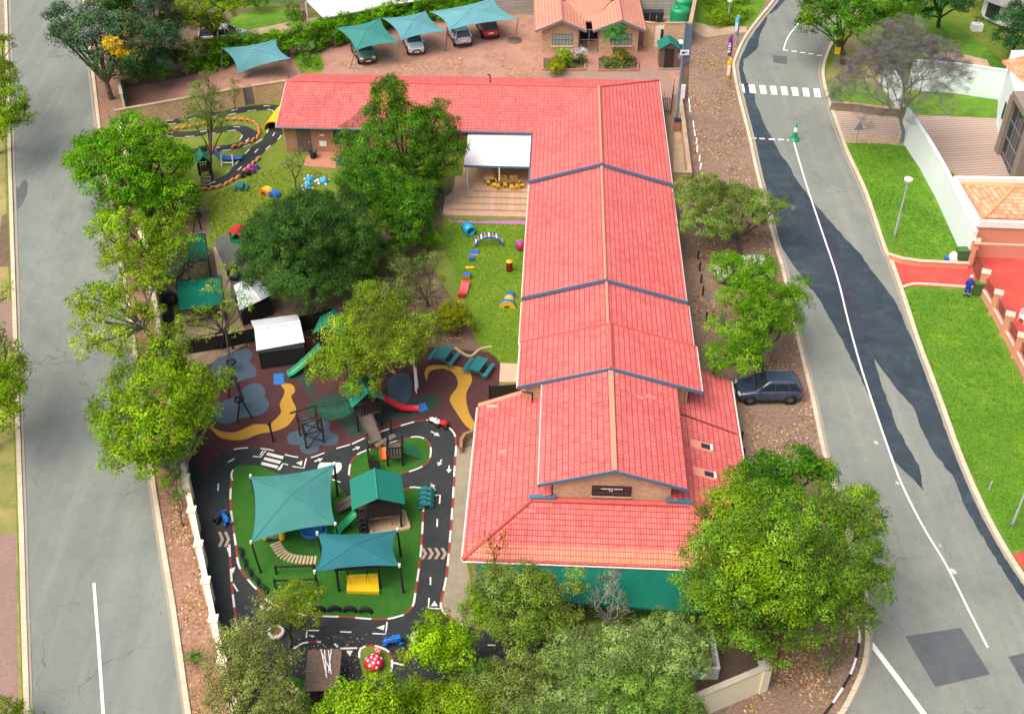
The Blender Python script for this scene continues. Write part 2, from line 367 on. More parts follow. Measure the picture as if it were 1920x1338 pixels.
m_fascia = M_plain('blue_grey_fascia', hexc(76,124,156), .5)
m_gut = M_plain('white_gutter', hexc(226,222,214), .5)
m_brickw = M_brick('face_brick', hexc(232,192,142), hexc(190,142,96), hexc(226,206,174), .22, .085, .012, .9, hexc(120,84,56), coord='UV', bmp=.6)
m_brickred = M_brick('red_face_brick', hexc(200,124,84), hexc(164,98,66), hexc(176,146,116), .22, .085, .012, .9, hexc(120,70,50), coord='UV')
m_steel = M_plain('dark_steel', hexc(60,62,66), .5, .3)
m_glass, _t, _b = nmat('window_glass'); _b.inputs['Base Color'].default_value = (.025, .035, .05, 1); _b.inputs['Roughness'].default_value = .06; _b.inputs['Specular IOR Level'].default_value = .9
m_dark = M_plain('dark_timber', hexc(52,42,36), .8)
m_timber = M_brick('brown_timber', hexc(96,70,52), hexc(78,56,42), hexc(40,30,24), 3, .12, .012, .85, coord='UV', bmp=.3)
m_vdark = M_plain('black_timber', hexc(34,32,32), .85)
m_net = M_fabric('teal_shade_net', hexc(82,156,154), .3)
m_netb = M_fabric('blue_teal_shade_net', hexc(112,178,192), .3)
m_netd = M_fabric('green_shade_net', hexc(8,116,96), .2)
m_cream = M_gen('cream_plaster', hexc(246,236,206), .85, .08, 1)
m_whitew = M_gen('white_plaster', hexc(232,244,248), .8, .05, .7)
m_peach = M_gen('peach_plaster', hexc(224,156,130), .85, .06, 1)
m_redpave = M_ground('red_brick_drive', (hexc(206,84,74), hexc(196,74,66), hexc(214,98,86), hexc(178,70,62)), (.2, .8, 6, 45), .9, .3, w3=.3)
m_peachtop = M_plain('peach_coping', hexc(240,196,174), .7)
def P_(n, *c, **k): return M_plain(n, hexc(*c), **k)
m_yel = P_('yellow_plastic', 244, 196, 24, rough=.4); m_blu = P_('blue_plastic', 30, 110, 200, rough=.4); m_rdp = P_('red_plastic', 206, 40, 50, rough=.4)
m_grn = P_('green_plastic', 22, 150, 100, rough=.4); m_org = P_('orange_plastic', 234, 120, 50, rough=.5); m_teal = P_('teal_plastic', 40, 124, 130, rough=.5)
m_cyan = P_('cyan_plastic', 50, 170, 215, rough=.4); m_tyre = P_('tyre_rubber', 30, 32, 36, rough=.8); m_pur = P_('purple_plastic', 130, 60, 170, rough=.5)
m_otyre = M_gen('orange_painted_tyre', hexc(222,140,80), .7, .2, 6)
m_matblue = P_('blue_vinyl', 52, 112, 190, rough=.5); m_matyel = P_('yellow_vinyl', 236, 190, 60, rough=.5); m_matred = P_('red_vinyl', 196, 50, 56, rough=.5)
m_picnic = M_brick('teal_slats', hexc(70,140,142), hexc(60,126,130), hexc(30,60,64), 9, .14, .02, .6, coord='Object', bmp=.2)
m_corr = M_gen('corrugated_zinc', hexc(222,232,242), .4, .08, 2, metallic=.2)
m_groof = M_gen('green_sheet_roof', hexc(20,122,104), .5, .12, 2)
# ------------------------------------------------------------------ ground, roads, paving
def far(p, name, layer, m):
    return sheet(name, p, layer, m)
gp = [Vector((-500, -150, zg(-150))), Vector((500, -150, zg(-150))), Vector((500, 700, zg(700))), Vector((-500, 700, zg(700)))]
o = bpy.data.objects.new('ground', clean('ground', gp, m_dirtgrass)); C.objects.link(o); prop(o, kind='structure')
LL = [(8,-300),(16,0),(24,320),(34,635),(39,800),(46,1000),(50,1150),(56,1338),(62,1560)]
LR = [(103,-300),(145,0),(148,15),(159,100),(175,240),(205,420),(240,640),(277,912),(300,1057),(313,1134),(342,1338),(374,1560)]
sheet('road', [(x - 5, y) for x, y in LL] + [(x + 9, y) for x, y in LR][::-1], 2, m_asph, sm=False)
sheet('verge', [(x - 14, y) for x, y in LL][::-1] + [(-120,-300),(-160,0),(-260,1560)], 1, m_drygrass)
for p in ([(-60,540),(21,565),(27,660),(-60,660)], [(-80,1010),(29,1000),(34,1338),(38,1420),(-90,1420)]):
    sheet('pavement', p, 2, m_verge)
sheet('pavement', [(-40,0),(8,0),(10,70),(-40,90)], 2, m_conc)
sheet('pavement', [(4,405),(14,400),(18,500),(-10,500)], 2, m_soil)
kerb('kerb', [(x - 5, y) for x, y in LL], .28, m_kerb, .11, False)
kerb('gutter', [(x + 3, y) for x, y in LL], .16, m_gutter, .03, False, 2)
kerb('kerb', [(x + 11, y) for x, y in LR], .28, m_kerb, .11, False)
kerb('gutter', [(x + 4, y) for x, y in LR], .22, m_gutter, .03, False, 2)
WALL = [(226,232),(288,550),(306,670),(344,876),(407,1190),(440,1338),(475,1500)]      # coping of the west boundary wall
WB = [(222,140),(226,232)] + WALL[1:]
wbase = [(x + 10, y + 42) for x, y in WALL]
sheet('verge', [(x + 12, y) for x, y in LR][1:] + wbase[::-1] + [(232,200),(205,-60),(180,-300)], 1, m_leafverge)
# parking court and garden to the north
sheet('courtyard', [(232,195),(236,165),(420,120),(560,90),(640,80),(960,-10),(1000,-60),(1300,-60),(1290,190),(1262,330),(1245,200),(540,190),(540,150),(455,170),(340,182),(240,205)], 1, m_court)
sheet('pavement', [(1015,128),(1250,128),(1268,175),(1262,330),(1230,240),(1010,170)], 2, m_paveR)
sheet('pavement', [(1205,28),(1290,30),(1283,46),(1200,44)], 2, m_conc)
sheet('garden_soil', [(1240,195),(1270,185),(1291,325),(1262,330)], 2, m_sand)
sheet('garden_soil', [(180,-60),(420,-60),(560,-40),(600,60),(560,92),(420,125),(330,148),(236,165),(200,60)], 2, m_soil)
sheet('lawn', [(400,20),(560,8),(600,-60),(400,-60)], 3, m_lawnE); sheet('lawn', [(420,40),(470,18),(560,15),(566,38),(500,52),(430,58)], 3, m_lawnE)
sheet('path', [(455,58),(500,50),(566,36),(600,32),(600,46),(500,68),(440,76)], 4, m_sand)
sheet('planting', [(552,103),(560,98),(590,100),(606,112),(604,132),(580,137),(560,132)], 3, m_grass, sm=True)
# school garden west
sheet('lawn', [(228,225),(345,215),(455,195),(540,185),(525,238),(540,300),(640,320),(820,420),(700,560),(470,640),(325,640),(306,600),(288,500)], 2, m_dirtgrass)
sheet('garden_soil', [(250,395),(330,370),(368,372),(392,400),(390,440),(355,470),(330,560),(298,560),(280,480)], 3, m_soil, sm=True)
sheet('garden_soil', [(330,480),(400,465),(480,560),(700,560),(720,420),(800,350),(850,330),(830,420),(800,480),(870,600),(905,655),(850,655),(800,650),(600,640),(440,660),(350,640)], 3, m_soil)
sheet('terrace', [(575,293),(640,270),(690,270),(690,312),(637,316),(568,311)], 4, M_brick('terracotta_paving', hexc(196,120,92), hexc(180,104,80), hexc(150,110,90), .3, .15, .01, coord='Object', bmp=.2))
sheet('path', [(400,463),(416,462),(424,500),(436,540),(450,600),(470,640),(380,690),(322,690),(325,600),(345,590),(420,598)], 4, m_sand)
sheet('path', [(404,455),(424,438),(445,428),(470,445),(480,560),(436,560),(432,530),(418,495)], 5, m_rubgrey if False else M_gen('dark_paving', hexc(92,98,94), .9, .12, 1.5), sm=True)
sheet('path', [(300,540),(322,545),(330,640),(312,640)], 4, m_track)
sheet('lawn', [(848,408),(990,414),(975,690),(938,684),(919,661),(901,655),(898,625),(890,600),(870,560),(835,470),(828,430)], 4, M_ground('playground_lawn', (hexc(98,144,18), hexc(118,150,32), hexc(80,130,12), hexc(148,154,58)), (.14, .6, 4, 30), .95, .8, w3=.35))
sheet('path', [(938,680),(976,682),(974,716),(936,716)], 5, M_plain('pink_concrete', hexc(206,176,156), .9))
kerb('garden_edging', [(852,652),(880,668),(900,655),(922,650)], .2, m_sand, .06, True, 5)
sheet('path', [(855,843),(872,820),(890,815),(880,900),(878,1000),(874,1050),(888,1110),(888,1182),(878,1175),(846,1159),(829,1143),(827,1124),(837.5,1075.6),(848,954.6),(853,864)], 4, m_conc)
# rubber play surface
sheet('playground_surface', [(335,860),(325,760),(325,690),(400,655),(440,640),(480,632),(600,600),(700,640),(800,650),(850,655),(901,658),(919,661),(932,671),(938,682),(937,715),(925,790),(885,835),(860,842),(854,819),(700,860),(560,900),(389,900),(375,880)], 4, m_rubber)
def cloud(pts, off, m, layer, name='playground_surface', z=4.46):
    sheet(name, [(off[0] + x / z, off[1] + y / z) for x, y in pts], layer, m, sm=True, k=6)
cloud([(160,420),(200,330),(290,290),(380,255),(470,240),(505,290),(485,345),(535,410),(525,470),(440,495),(340,530),(220,520)], (360,600), m_rubgrey, 5)
cloud([(180,800),(220,700),(330,650),(400,600),(470,540),(560,530),(612,590),(608,640),(648,690),(620,760),(540,800),(420,820),(320,860),(240,860)], (360,600), m_rubgrey, 5)
cloud([(795,990),(815,945),(880,925),(930,900),(915,850),(960,815),(1040,850),(1090,835),(1150,860),(1150,925),(1215,960),(1220,1020),(1150,1050),(1070,1045),(1050,1100),(960,1120),(905,1085),(900,1045),(820,1040)], (360,600), m_rubgrey, 5)
cloud([(155,890),(250,930),(360,935),(450,900),(520,870),(640,865),(710,815),(745,765),(735,700),(775,600),(745,540),(800,528),(850,550),(860,600),(830,640),(870,740),(860,800),(800,880),(700,925),(560,950),(440,995),(320,1000),(220,970)], (360,600), m_rubyel, 6)
cloud([(1160,325),(1142,260),(1180,205),(1290,195),(1400,205),(1500,240),(1540,320),(1490,440),(1510,580),(1560,680),(1620,780),(1500,715),(1420,610),(1355,500),(1365,450),(1420,360),(1390,270),(1310,228),(1220,235),(1180,260)], (540,640), m_rubyel, 6)
cloud([(1030,480),(1130,450),(1230,445),(1275,490),(1240,550),(1140,600),(960,640),(850,650),(760,700),(600,790),(480,760),(400,640),(180,620),(150,560),(250,470),(500,420),(850,440)], (540,640), m_rubgreen, 5)
cloud([(670,490),(700,440),(800,440),(900,400),(1000,440),(1020,640),(940,580),(900,510),(800,490),(700,510)], (360,600), m_rubgreen, 5)
cloud([(840,440),(850,300),(1000,270),(1040,400),(980,520),(880,500)], (540,640), m_rubgrey, 6)
# kiddie track
m_wornw = M_gen('worn_white_paint', hexc(236,234,228), .8, .14, 2.5, col2=hexc(150,150,146), fine=9)
TO = [(389,900),(391,885),(400,865),(416,850),(438,842),(461,839),(495,841),(517,845.5),(539,853),(562,857),(584,857),(607,849),(629,841),(660,832),(688,819),(719,807),(753,797),(787,788),(809,788),(831.5,795),(847,806),(854,819),(855,842),(853,864),(848,954.6),(837.5,1075.6),(827,1124),(829,1143),(845.6,1159),(878,1175)]
sheet('playground_track', [(352,865),(372,872)] + TO + [(900,1180),(960,1200),(960,1262),(800,1420),(470,1420),(425,1240),(408,1170)], 5, m_track)
I1 = [(434,887),(442,875),(461,871),(488,874),(514.6,884.6),(541.5,894),(570,897),(600,893),(630,905),(649,927),(665,936),(754,917),(770,913),(788,914),(795,925),(794,949),(789,1035),(778,1116),(773,1137),(757,1152),(730,1159),(703,1160),(649,1156),(595,1154),(568,1152),(512,1132),(488,1111),(461,1081),(447,1057),(442,1022),(436.5,981),(432,941)]
sheet('lawn', I1, 6, m_turf, sm=True, k=3)
I2 = [(654,890),(656,872),(662,860),(676,848),(712,836),(751,824),(782,818),(802,826),(808,842),(803.5,864),(786.6,876.5),(755,886.6),(710,893),(670,902)]
sheet('lawn', I2, 6, m_turf, sm=True, k=3)
cloud([(410,440),(385,480),(365,560),(385,610),(490,650),(530,700),(540,879),(300,879),(380,600)], (440,1100), m_turf, 6, 'lawn', 3.69)
cloud([(862,490),(870,430),(920,405),(990,405),(1060,440),(1090,500),(1080,590),(1000,640),(900,620)], (440,1100), m_dirtgrass, 6, 'lawn', 3.69)
def marks(name, segs, m, layer, parent=None, label=None, wd=.09):
    mb = MB()
    for sgm in segs: ribbon_mb(mb, W(sgm, layer, False, False), wd)
    return prop(mb.build(name, m), label, kind='structure')
mb = MB()
dashes(mb, W(TO[4:14], 8, True, False), .9, .8, .1, 0)
dashes(mb, W(TO[13:], 8, True, False), .9, .8, .12, 0, 1)
dashes(mb, W(I1[19:] + [I1[0]], 8, True, False), .9, .9, .12, 0, 1)
dashes(mb, W(I1[10:20], 8, True, False), .9, .8, .12, 0, 1)
dashes(mb, W(I2 + [I2[0]], 8, True, False), .9, .9, .11, 0, 1)
dashes(mb, W([(436,900),(434,887),(442,875),(461,871)], 8, True, False), .9, 1.4, .1, 0)
dashes(mb, W([(430,1020),(436,1110),(445,1170),(452,1200),(470,1240)], 8, True, False), .9, .9, .12, 0, 1)
z = 3.69
for pts in ([(405,430),(460,390),(540,378),(600,380)], [(690,390),(720,420)], [(385,480),(392,545)], [(730,424),(862,420)], [(862,490),(870,425),(950,403),(1060,440),(1090,520),(1075,600)], [(1095,522),(1180,540)]):
    dashes(mb, W([(440 + x / z, 1100 + y / z) for x, y in pts], 8, True, False), .9, .5, .12, 0, 1)
prop(mb.build('track_marking', [m_wornw, m_red]), kind='structure')
def c1(*p): return [(380 + x / 3.716, 820 + y / 3.716) for x, y in p]
def c2(*p): return [(440 + x / 3.69, 1100 + y / 3.69) for x, y in p]
def c3(*p): return [(540 + x / 4.46, 640 + y / 4.46) for x, y in p]
marks('track_marking', [c1((175,172),(222,145)), c1((110,320),(107,370)), c1((172,765),(188,810)), c1((212,1015),(245,1070)), c1((1635,565),(1633,620)), c1((1587,970),(1587,1025)), c1((778,165),(836,145)),
    c1((350,130),(405,135),(440,90)), c1((420,90),(400,122)), c1((595,190),(560,180),(525,225)), c1((555,192),(535,225)), c1((625,200),(705,212),(722,145)), c1((1578,1115),(1572,1185),(1650,1190)), c1((1620,400),(1655,400),(1650,460)),
    c1((418,1225),(490,1165)), c2((730,308),(808,311)), c2((953,320),(1045,325),(1055,240)), c2((495,350),(500,298),(585,300)), c2((1750,400),(1805,402)), c1((900,290),(960,310))], m_wornw, 8)
mb = MB()
for tri in (c1((650,175),(695,160),(690,195)), c1((1590,1172),(1615,1135),(1638,1172)), c1((188,915),(228,900),(212,945)), c1((395,1165),(440,1180),(405,1205)), c2((980,280),(1038,260),(1032,298)), c2((772,440),(818,438),(797,480)), c2((510,330),(555,335),(540,350)),
    c1((120,540),(133,515),(148,540))):
    mb.add(W(tri, 8), [(0, 1, 2)])
def arrow(a, b, wd=.09):
    a, b = W([a, b], 8); d = (b - a); L = d.length; d.normalize(); n = Vector((-d.y, d.x, 0))
    ribbon_mb(mb, [a, a + d * L * .6], wd); mb.add([a + d * L * .5 + n * .18, a + d * L * .5 - n * .18, b], [(0, 1, 2)])
for a, b in ((c3((1195,750))[0], c3((1270,790))[0]), (c3((1285,985))[0], c3((1255,1040))[0]), (c3((1348,1035))[0], c3((1345,1100))[0]), (c3((1232,1245))[0], c3((1192,1185))[0]), (c3((220,1003))[0], c3((292,978))[0]), (c3((540,905))[0], c3((605,878))[0])): arrow(a, b)
for k_ in range(3):      # zebra
    q = c1((452 - k_*19, 102 + k_*33), (566 - k_*19, 130 + k_*33), (556 - k_*19, 150 + k_*33), (442 - k_*19, 121 + k_*33)); mb.add(W(q, 8), [(0,1,2,3)])
rc = W(c1((885, 205)), 8)[0]        # roundabout disc
n = 28; mb.add([rc + Vector((math.cos(6.283*i/n), math.sin(6.283*i/n), 0)) * .75 for i in range(n)], [tuple(range(n))])
prop(mb.build('track_marking', m_wornw), kind='structure')
m_chev = M_gen('chevron_paint', hexc(168,146,134), .9, .2, 4); mb = MB()
for off, cols in ((c1((1520,768))[0], 4), (c1((105,655))[0], 2)):
    for k_ in range(cols):
        s_ = 14.2 if cols == 4 else 13; x0, y0 = off[0] + k_ * s_ * .87, off[1]; h_ = 10.5 if cols == 4 else 14
        q = [(x0, y0), (x0 + 6, y0), (x0 + 12, y0 + h_), (x0 + 6, y0 + 2*h_), (x0, y0 + 2*h_), (x0 + 6, y0 + h_)]
        P_q = W(q, 8); mb.add(P_q, [(0, 1, 2, 5), (5, 2, 3, 4)])
prop(mb.build('track_marking', m_chev), kind='structure')
# garden track in the north-west lawn
def c7(*p): return [(320 + x / 5.576, 180 + y / 5.576) for x, y in p]
def band(name, pts, wd, layer, m, k=6):
    mb = MB(); ribbon_mb(mb, W(pts, layer, True, False, k), wd); return prop(mb.build(name, m), kind='structure')
T1 = c7((-40,260),(100,240),(260,190),(500,180),(700,140),(900,112),(1050,105),(1150,140),(1120,290),(1060,430),(950,520),(830,640),(740,740),(640,820),(480,890),(300,950),(200,985))
T2 = c7((-40,380),(200,385),(400,360),(560,335),(700,320),(790,350),(830,410),(790,470),(690,510),(560,530),(400,545),(150,580))
band('garden_track', T1, 1.45, 4, m_track); band('garden_track', T2, 1.35, 4, m_track)
mb = MB()
for T in (T1, T2):
    P_ = W(T, 5, True, False, 6)
    for s_ in (-1, 0, 1):
        Q = []
        for i, p in enumerate(P_):
            d = (P_[min(i+1, len(P_)-1)] - P_[max(i-1, 0)]); d.z = 0; d.normalize(); Q.append(p + Vector((-d.y, d.x, 0)) * s_ * .68)
        dashes(mb, Q, .8 if s_ else .55, 1.0 if s_ else 2.3, .1)
prop(mb.build('track_marking', m_wornw), kind='structure')
# east road
EL = [(1560,-300),(1500,-60),(1462,0),(1430,40),(1405,75),(1388,113),(1386,130),(1394,175),(1413,250),(1432,335),(1464,460),(1478,507),(1506,636),(1532,742),(1554,846),(1578,932),(1600,1010),(1622,1070),(1633,1122),(1636,1190),(1630,1240),(1610,1290),(1583,1338),(1540,1390),(1440,1500)]
ER = [(1760,-300),(1650,-60),(1610,0),(1583,40),(1565,65),(1550,83),(1536,120),(1535,150),(1545.5,190),(1563,240),(1581,289),(1614,361),(1649,464),(1661,488),(1683,550),(1712,639),(1736,703),(1757,760),(1793,859),(1837,959),(1880,1037),(1920,1097),(2010,1220),(2150,1400),(2230,1500)]
sheet('road', [(x - 8, y) for x, y in EL] + [(x + 7, y) for x, y in ER][::-1], 2, m_asph2, sm=True, k=2)
sheet('road', [(1440,1490),(1300,1640),(2300,1640),(2230,1490)], 2, m_asph2)
kerb('kerb', [(x - 10, y - (1 if y < 1150 else -6)) for x, y in EL], .26, m_kerb, .11)
kerb('gutter', [(x - 2.5, y) for x, y in EL], .2, m_gutter, .03, True, 2)
kerb('kerb', [(x + 9, y) for x, y in ER], .3, m_kerb, .11)
kerb('gutter', [(x + 2, y) for x, y in ER], .14, m_gutter, .03, True, 2)
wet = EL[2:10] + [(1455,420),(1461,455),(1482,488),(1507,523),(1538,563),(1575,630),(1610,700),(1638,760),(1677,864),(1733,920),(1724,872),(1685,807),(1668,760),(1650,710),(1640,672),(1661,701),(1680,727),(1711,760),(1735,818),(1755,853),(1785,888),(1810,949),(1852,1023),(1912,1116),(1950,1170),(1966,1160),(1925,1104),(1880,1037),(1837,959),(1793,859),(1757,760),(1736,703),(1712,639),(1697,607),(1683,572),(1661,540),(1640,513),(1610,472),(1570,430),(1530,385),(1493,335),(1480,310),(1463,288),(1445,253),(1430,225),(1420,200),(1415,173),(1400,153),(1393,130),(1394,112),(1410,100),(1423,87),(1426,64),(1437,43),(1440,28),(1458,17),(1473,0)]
def jag(pts, a=1.6, n=4, seed=3):
    r = random.Random(seed); out = []
    for p, q in zip(pts, pts[1:] + pts[:1]):
        L = math.hypot(q[0]-p[0], q[1]-p[1]); m_ = max(1, int(L / 9))
        for i in range(m_):
            t = i / m_; j = a if i else 0
            out.append((p[0] + (q[0]-p[0])*t + r.uniform(-j, j), p[1] + (q[1]-p[1])*t + r.uniform(-j, j)))
    return out
sheet('wet_or_shade_patch', jag([(x - .5, y) for x, y in wet], 1.5), 3, m_wet)
sheet('wet_or_shade_patch', jag([(1534,420),(1552,416),(1565,450),(1590,520),(1618,600),(1618,640),(1596,640),(1580,590),(1560,520),(1545,460)], 1.5), 4, M_ground('darker_wet_asphalt', (hexc(58,66,82), hexc(48,54,70), hexc(70,78,92), hexc(46,52,66)), (.3, .9, 4, 45), .5, .3))
sheet('wet_or_shade_patch', jag([(104/4,350),(26.5,400),(40,385),(50,365),(52,345),(48,336),(40,340),(36,352)], 1.2), 3, m_patch)  # shade below the left edge tree, painted on the dry road as a darker sheet
sheet('road_patch', [(1697,1192),(1802,1176),(1857,1263),(1754,1287)], 3, m_patch); sheet('road_patch', [(1450,104),(1476,106),(1475,121),(1450,117)], 3, m_patch)
sheet('road_patch', [(1890,1230),(1960,1215),(2000,1290),(1930,1300)], 3, m_patch)
mb = MB()
ribbon_mb(mb, W([(1487,262),(1510,340),(1540,430),(1570,520),(1590,600),(1612,680),(1638,760),(1662,830),(1690,905),(1730,985),(1775,1060),(1820,1150),(1852,1213)], 5, True, False), .12)
ribbon_mb(mb, W([(1633,1205),(1683,1271),(1738,1345),(1800,1430)], 5, False, False), .3)
ribbon_mb(mb, W([(1524,0),(1497,44),(1484,60),(1475,75),(1469,94)], 5, True, False), .12)
ribbon_mb(mb, W([(176,1092),(185,1210),(194,1345),(203,1480)], 5, False, False), .16)
for a, b, y in ((1405,1418,259),(1424,1434,260),(1441,1453,261),(1459,1470,261.6),(1476,1488,262.5)): ribbon_mb(mb, W([(a, y), (b, y + .3)], 5, False, False), .2)
for a, b, y in ((1468,1478,94),(1484,1494,96),(1500,1510,98.5),(1515,1525,101),(1532,1543,104)): ribbon_mb(mb, W([(a, y), (b, y + .5)], 5, False, False), .2)
for i in range(8):
    x0 = (580, 652, 733, 812, 893, 973, 1055, 1138)[i] / 3.994 + 1240; y0 = 157.5 + i * 1.25; w_ = 9 if i == 0 else 11.5
    mb.add(W([(x0, y0), (x0 + w_, y0 + .2), (x0 + w_ + 3, y0 + 16.4), (x0 + 3 + (0 if i else 2), y0 + 16)], 5), [(0, 1, 2, 3)])
for (x, y) in ((1642,825),(1684,903),(1786,1070),(1733,984)):
    mb.add(W(jag([(x-5,y-3),(x+3,y-4),(x+7,y+3),(x+4,y+6),(x-2,y+2)], 1), 5), [tuple(range(5))]) if False else None
prop(mb.build('road_marking', m_wline), kind='structure')
m_blot = M_gen('spilt_paint', hexc(196,198,192), .8, .15, 6)
for (x, y, r_) in ((1682,905,.6),(1786,1070,1.0),(1731,987,.6),(1642,829,.6),(1578,1340,1.3),(1762,1022,.4)):
    sheet('road_marking', jag([(x-6*r_,y-5*r_),(x+2*r_,y-4*r_),(x+8*r_,y+2*r_),(x+6*r_,y+6*r_),(x-3*r_,y+2*r_)], 1.3), 6, m_blot, sm=True, k=3)
mb = MB()
for q in ([(207,735),(215,838),(230,842)],[(238,905),(243,955)],[(245,968),(253,1018)],[(265,1032),(262,1078)],[(270,1090),(268,1140)],[(288,1160),(285,1208)],[(298,1220),(292,1270)],[(308,1292),(303,1338)]):
    ribbon_mb(mb, W([(1240 + x / 3.994, y / 3.994) for x, y in q], 4, False, False), .11)
prop(mb.build('pavement_marking', m_wline), kind='structure')
# verge between school and east road
sheet('verge', [(x - 12, y) for x, y in EL[1:]] + [(1300,1560),(1290,1500),(1330,1330),(1300,1180),(1360,1000),(1280,700),(1240,560),(1262,330),(1290,325),(1272,176),(1285,60),(1300,0),(1310,-60)], 1, m_litter)
sheet('verge', [(1300,45),(1322,60),(1400,52),(1415,40),(1440,-5),(1470,-80),(1310,-80)], 2, m_grass)
sheet('verge', [(1300,40),(1300,60),(1322,70),(1400,60),(1400,50),(1330,48)], 3, m_sand)
sheet('garden_soil', [(352,1000),(408,1190),(425,1240),(480,1500),(1310,1500),(1300,1310),(1440,1235),(1410,1090),(1290,1170),(900,1180),(800,1260)], 2, m_soil)
sheet('playground_track', [(900,1190),(1000,1195),(1100,1200),(1150,1225),(1100,1240),(900,1215)], 4, m_track)
mb = MB()
dashes(mb, [p + Vector((0,0,.115)) for p in W([(1607,1175),(1611,1200),(1600,1250),(1580,1290),(1553,1330),(1528,1360),(1480,1420)], 1, True, False)], 1.1, 1.0, .12, 0, 1)
prop(mb.build('kerb_marking', [m_white, m_black]), kind='structure')
# east side plots
sheet('lawn', [(1583,262),(1600,258),(1690,262),(1727,312),(1754,367),(1799,464),(1800,492),(1700,486),(1672,479),(1661,455),(1625,361),(1594,289)], 3, m_lawnE)
sheet('verge', [(1572,100),(1548,135),(1558,190),(1588,262),(1700,265),(1700,215),(1665,190),(1650,130),(1600,60)], 1, m_drygrass)
sheet('verge', [(1552,165),(1600,150),(1650,168),(1690,195),(1640,197),(1560,190)], 2, m_grass, sm=True)
m_stripe = M_brick('striped_block_paving', hexc(198,176,160), hexc(182,160,144), hexc(146,124,112), 30, .36, .1, .9, hexc(170,146,136), coord='Object', bmp=.2, rot=R(-6))
sheet('driveway', [(1558,198),(1580,196),(1690,215),(1700,262),(1660,265),(1585,262),(1568,235)], 3, m_stripe)
sheet('verge', [(1575,258),(1600,252),(1690,258),(1705,275),(1660,270),(1590,268)], 4, m_sand)
sheet('driveway', [(1708,210),(1735,215),(1870,222),(1900,330),(1800,332),(1740,300)], 3, m_stripe)
sheet('lawn', [(1690,165),(1700,170),(1875,186),(1868,222),(1725,216),(1700,215)], 3, m_lawnE)
sheet('lawn', [(1690,1040),(2400,1040),(2400,-100),(1600,-100),(1560,40),(1650,60),(1690,110),(1893,130),(1930,160),(1930,700)][3:8] + [(1940,160)], 1, m_lawnE)
sheet('lawn', [(1690,545),(1720,538),(1830,548),(1850,560),(1900,680),(1960,800),(1990,1000),(1920,1035),(1899,1037),(1860,980),(1806,859),(1768,760),(1748,703),(1724,639)], 3, m_lawnE)
sheet('driveway', [(1665,478),(1695,484),(1790,490),(1850,470),(2000,470),(2000,700),(1905,660),(1850,560),(1828,540),(1700,535),(1690,541),(1680,520)], 4, m_redpave)
sheet('driveway', [(1897,1037),(1960,1030),(2050,1150),(2040,1230),(1960,1120)], 4, m_redpave)
sheet('pond', [(1735,108),(1760,105),(1800,114),(1825,122),(1790,124),(1745,118)], 4, M_plain('pond_water', hexc(60,110,108), .08, spec=1), sm=True)
sheet('pebbles', [(1745,100),(1780,96),(1815,104),(1850,112),(1856,124),(1826,126),(1826,120),(1790,112),(1750,104)], 5, M_ground('pebbles', (hexc(210,180,150), hexc(190,160,134), hexc(220,196,170), hexc(130,104,84)), (.6, 2, 12, 50), .9, .6))
# ------------------------------------------------------------------ the school
OB = A(1126, 342, 2.7); OB.z = 0
sch = thing('school_building', 'long brick school with stepped red tiled gable roofs and a green awning', 'school', OB, -YAW)
TP = .16
def planes(mb, polys, t=TP, mi=0):
    for p in polys: mb.prism(p, t, mi)
    return mb
def gable(x0, x1, y0, y1, ze, zr, xr=None):
    xr = (x0 + x1) / 2 if xr is None else xr
    return [[(x0, y0, ze), (xr, y0, zr), (xr, y1, zr), (x0, y1, ze)], [(xr, y0, zr), (x1, y0, ze), (x1, y1, ze), (xr, y1, zr)]]
def roof(name, polys, m=m_tile, label=None, parent=sch):
    return planes(MB(), polys).build(name, m, parent, label)
def ridge(parent, a, b, m, r=.13, n=1):
    mb = MB(); a, b = Vector(a), Vector(b); L = (b - a).length; k = max(1, int(L / .4))
    for i in range(k):
        p, q = a + (b - a) * (i / k), a + (b - a) * ((i + 1.06) / k); mb.tube(p, q, r * 1.05, r * .92, 8)
    return mb.build('ridge_cap', m, parent)
def fascia(parent, pts, m=m_fascia, h=.26, t=.05):
    mb = MB()
    for a, b in zip(pts, pts[1:]): mb.beam(a, b, t, h)
    return mb.build('fascia', m, parent)
def gutter(parent, a, b, m=m_gut, r=.065): return MB().tube(a, b, r, r, 6).build('gutter', m, parent)
RZ = 4.38
r1 = roof('roof', [[(-5.5,0,2.7),(0,0,RZ),(0,13.1,RZ),(-5.5,8,2.7)], [(0,0,RZ),(5.5,0,2.7),(5.5,18.2,2.7),(0,13.1,RZ)],
    [(-5.5,8,2.7),(0,13.1,RZ),(-26.9,13.1,RZ),(-27.0,8,2.7)], [(0,13.1,RZ),(5.5,18.2,2.7),(-26.7,18.2,2.7),(-26.9,13.1,RZ)]])
ridge(r1, (0,0,RZ+.03), (0,13.1,RZ+.03), m_ridgepale, .12); ridge(r1, (0,13.1,RZ+.03), (-26.9,13.1,RZ+.03), m_ridgered, .1); ridge(r1, (0,13.1,RZ+.02), (5.5,18.2,2.73), m_ridgered, .1)
MB().beam((-5.5,8,2.70),(0,13.1,RZ-.01),.12,.03).build('valley', m_ridgered, r1)
fascia(r1, [(-5.55,-.04,2.62),(0,-.04,RZ-.1),(5.55,-.04,2.62)]); fascia(r1, [(-27.05,8,2.6),(-26.95,13.1,RZ-.1),(-26.75,18.2,2.6)], m_gut, .2)
gutter(r1, (-27,7.93,2.62), (-5.6,7.93,2.62), m_fascia); gutter(r1, (5.57,0,2.6), (5.57,18.2,2.6), m_gut, .05); gutter(r1, (-5.57,0,2.6),(-5.57,7.9,2.6), m_fascia, .05)
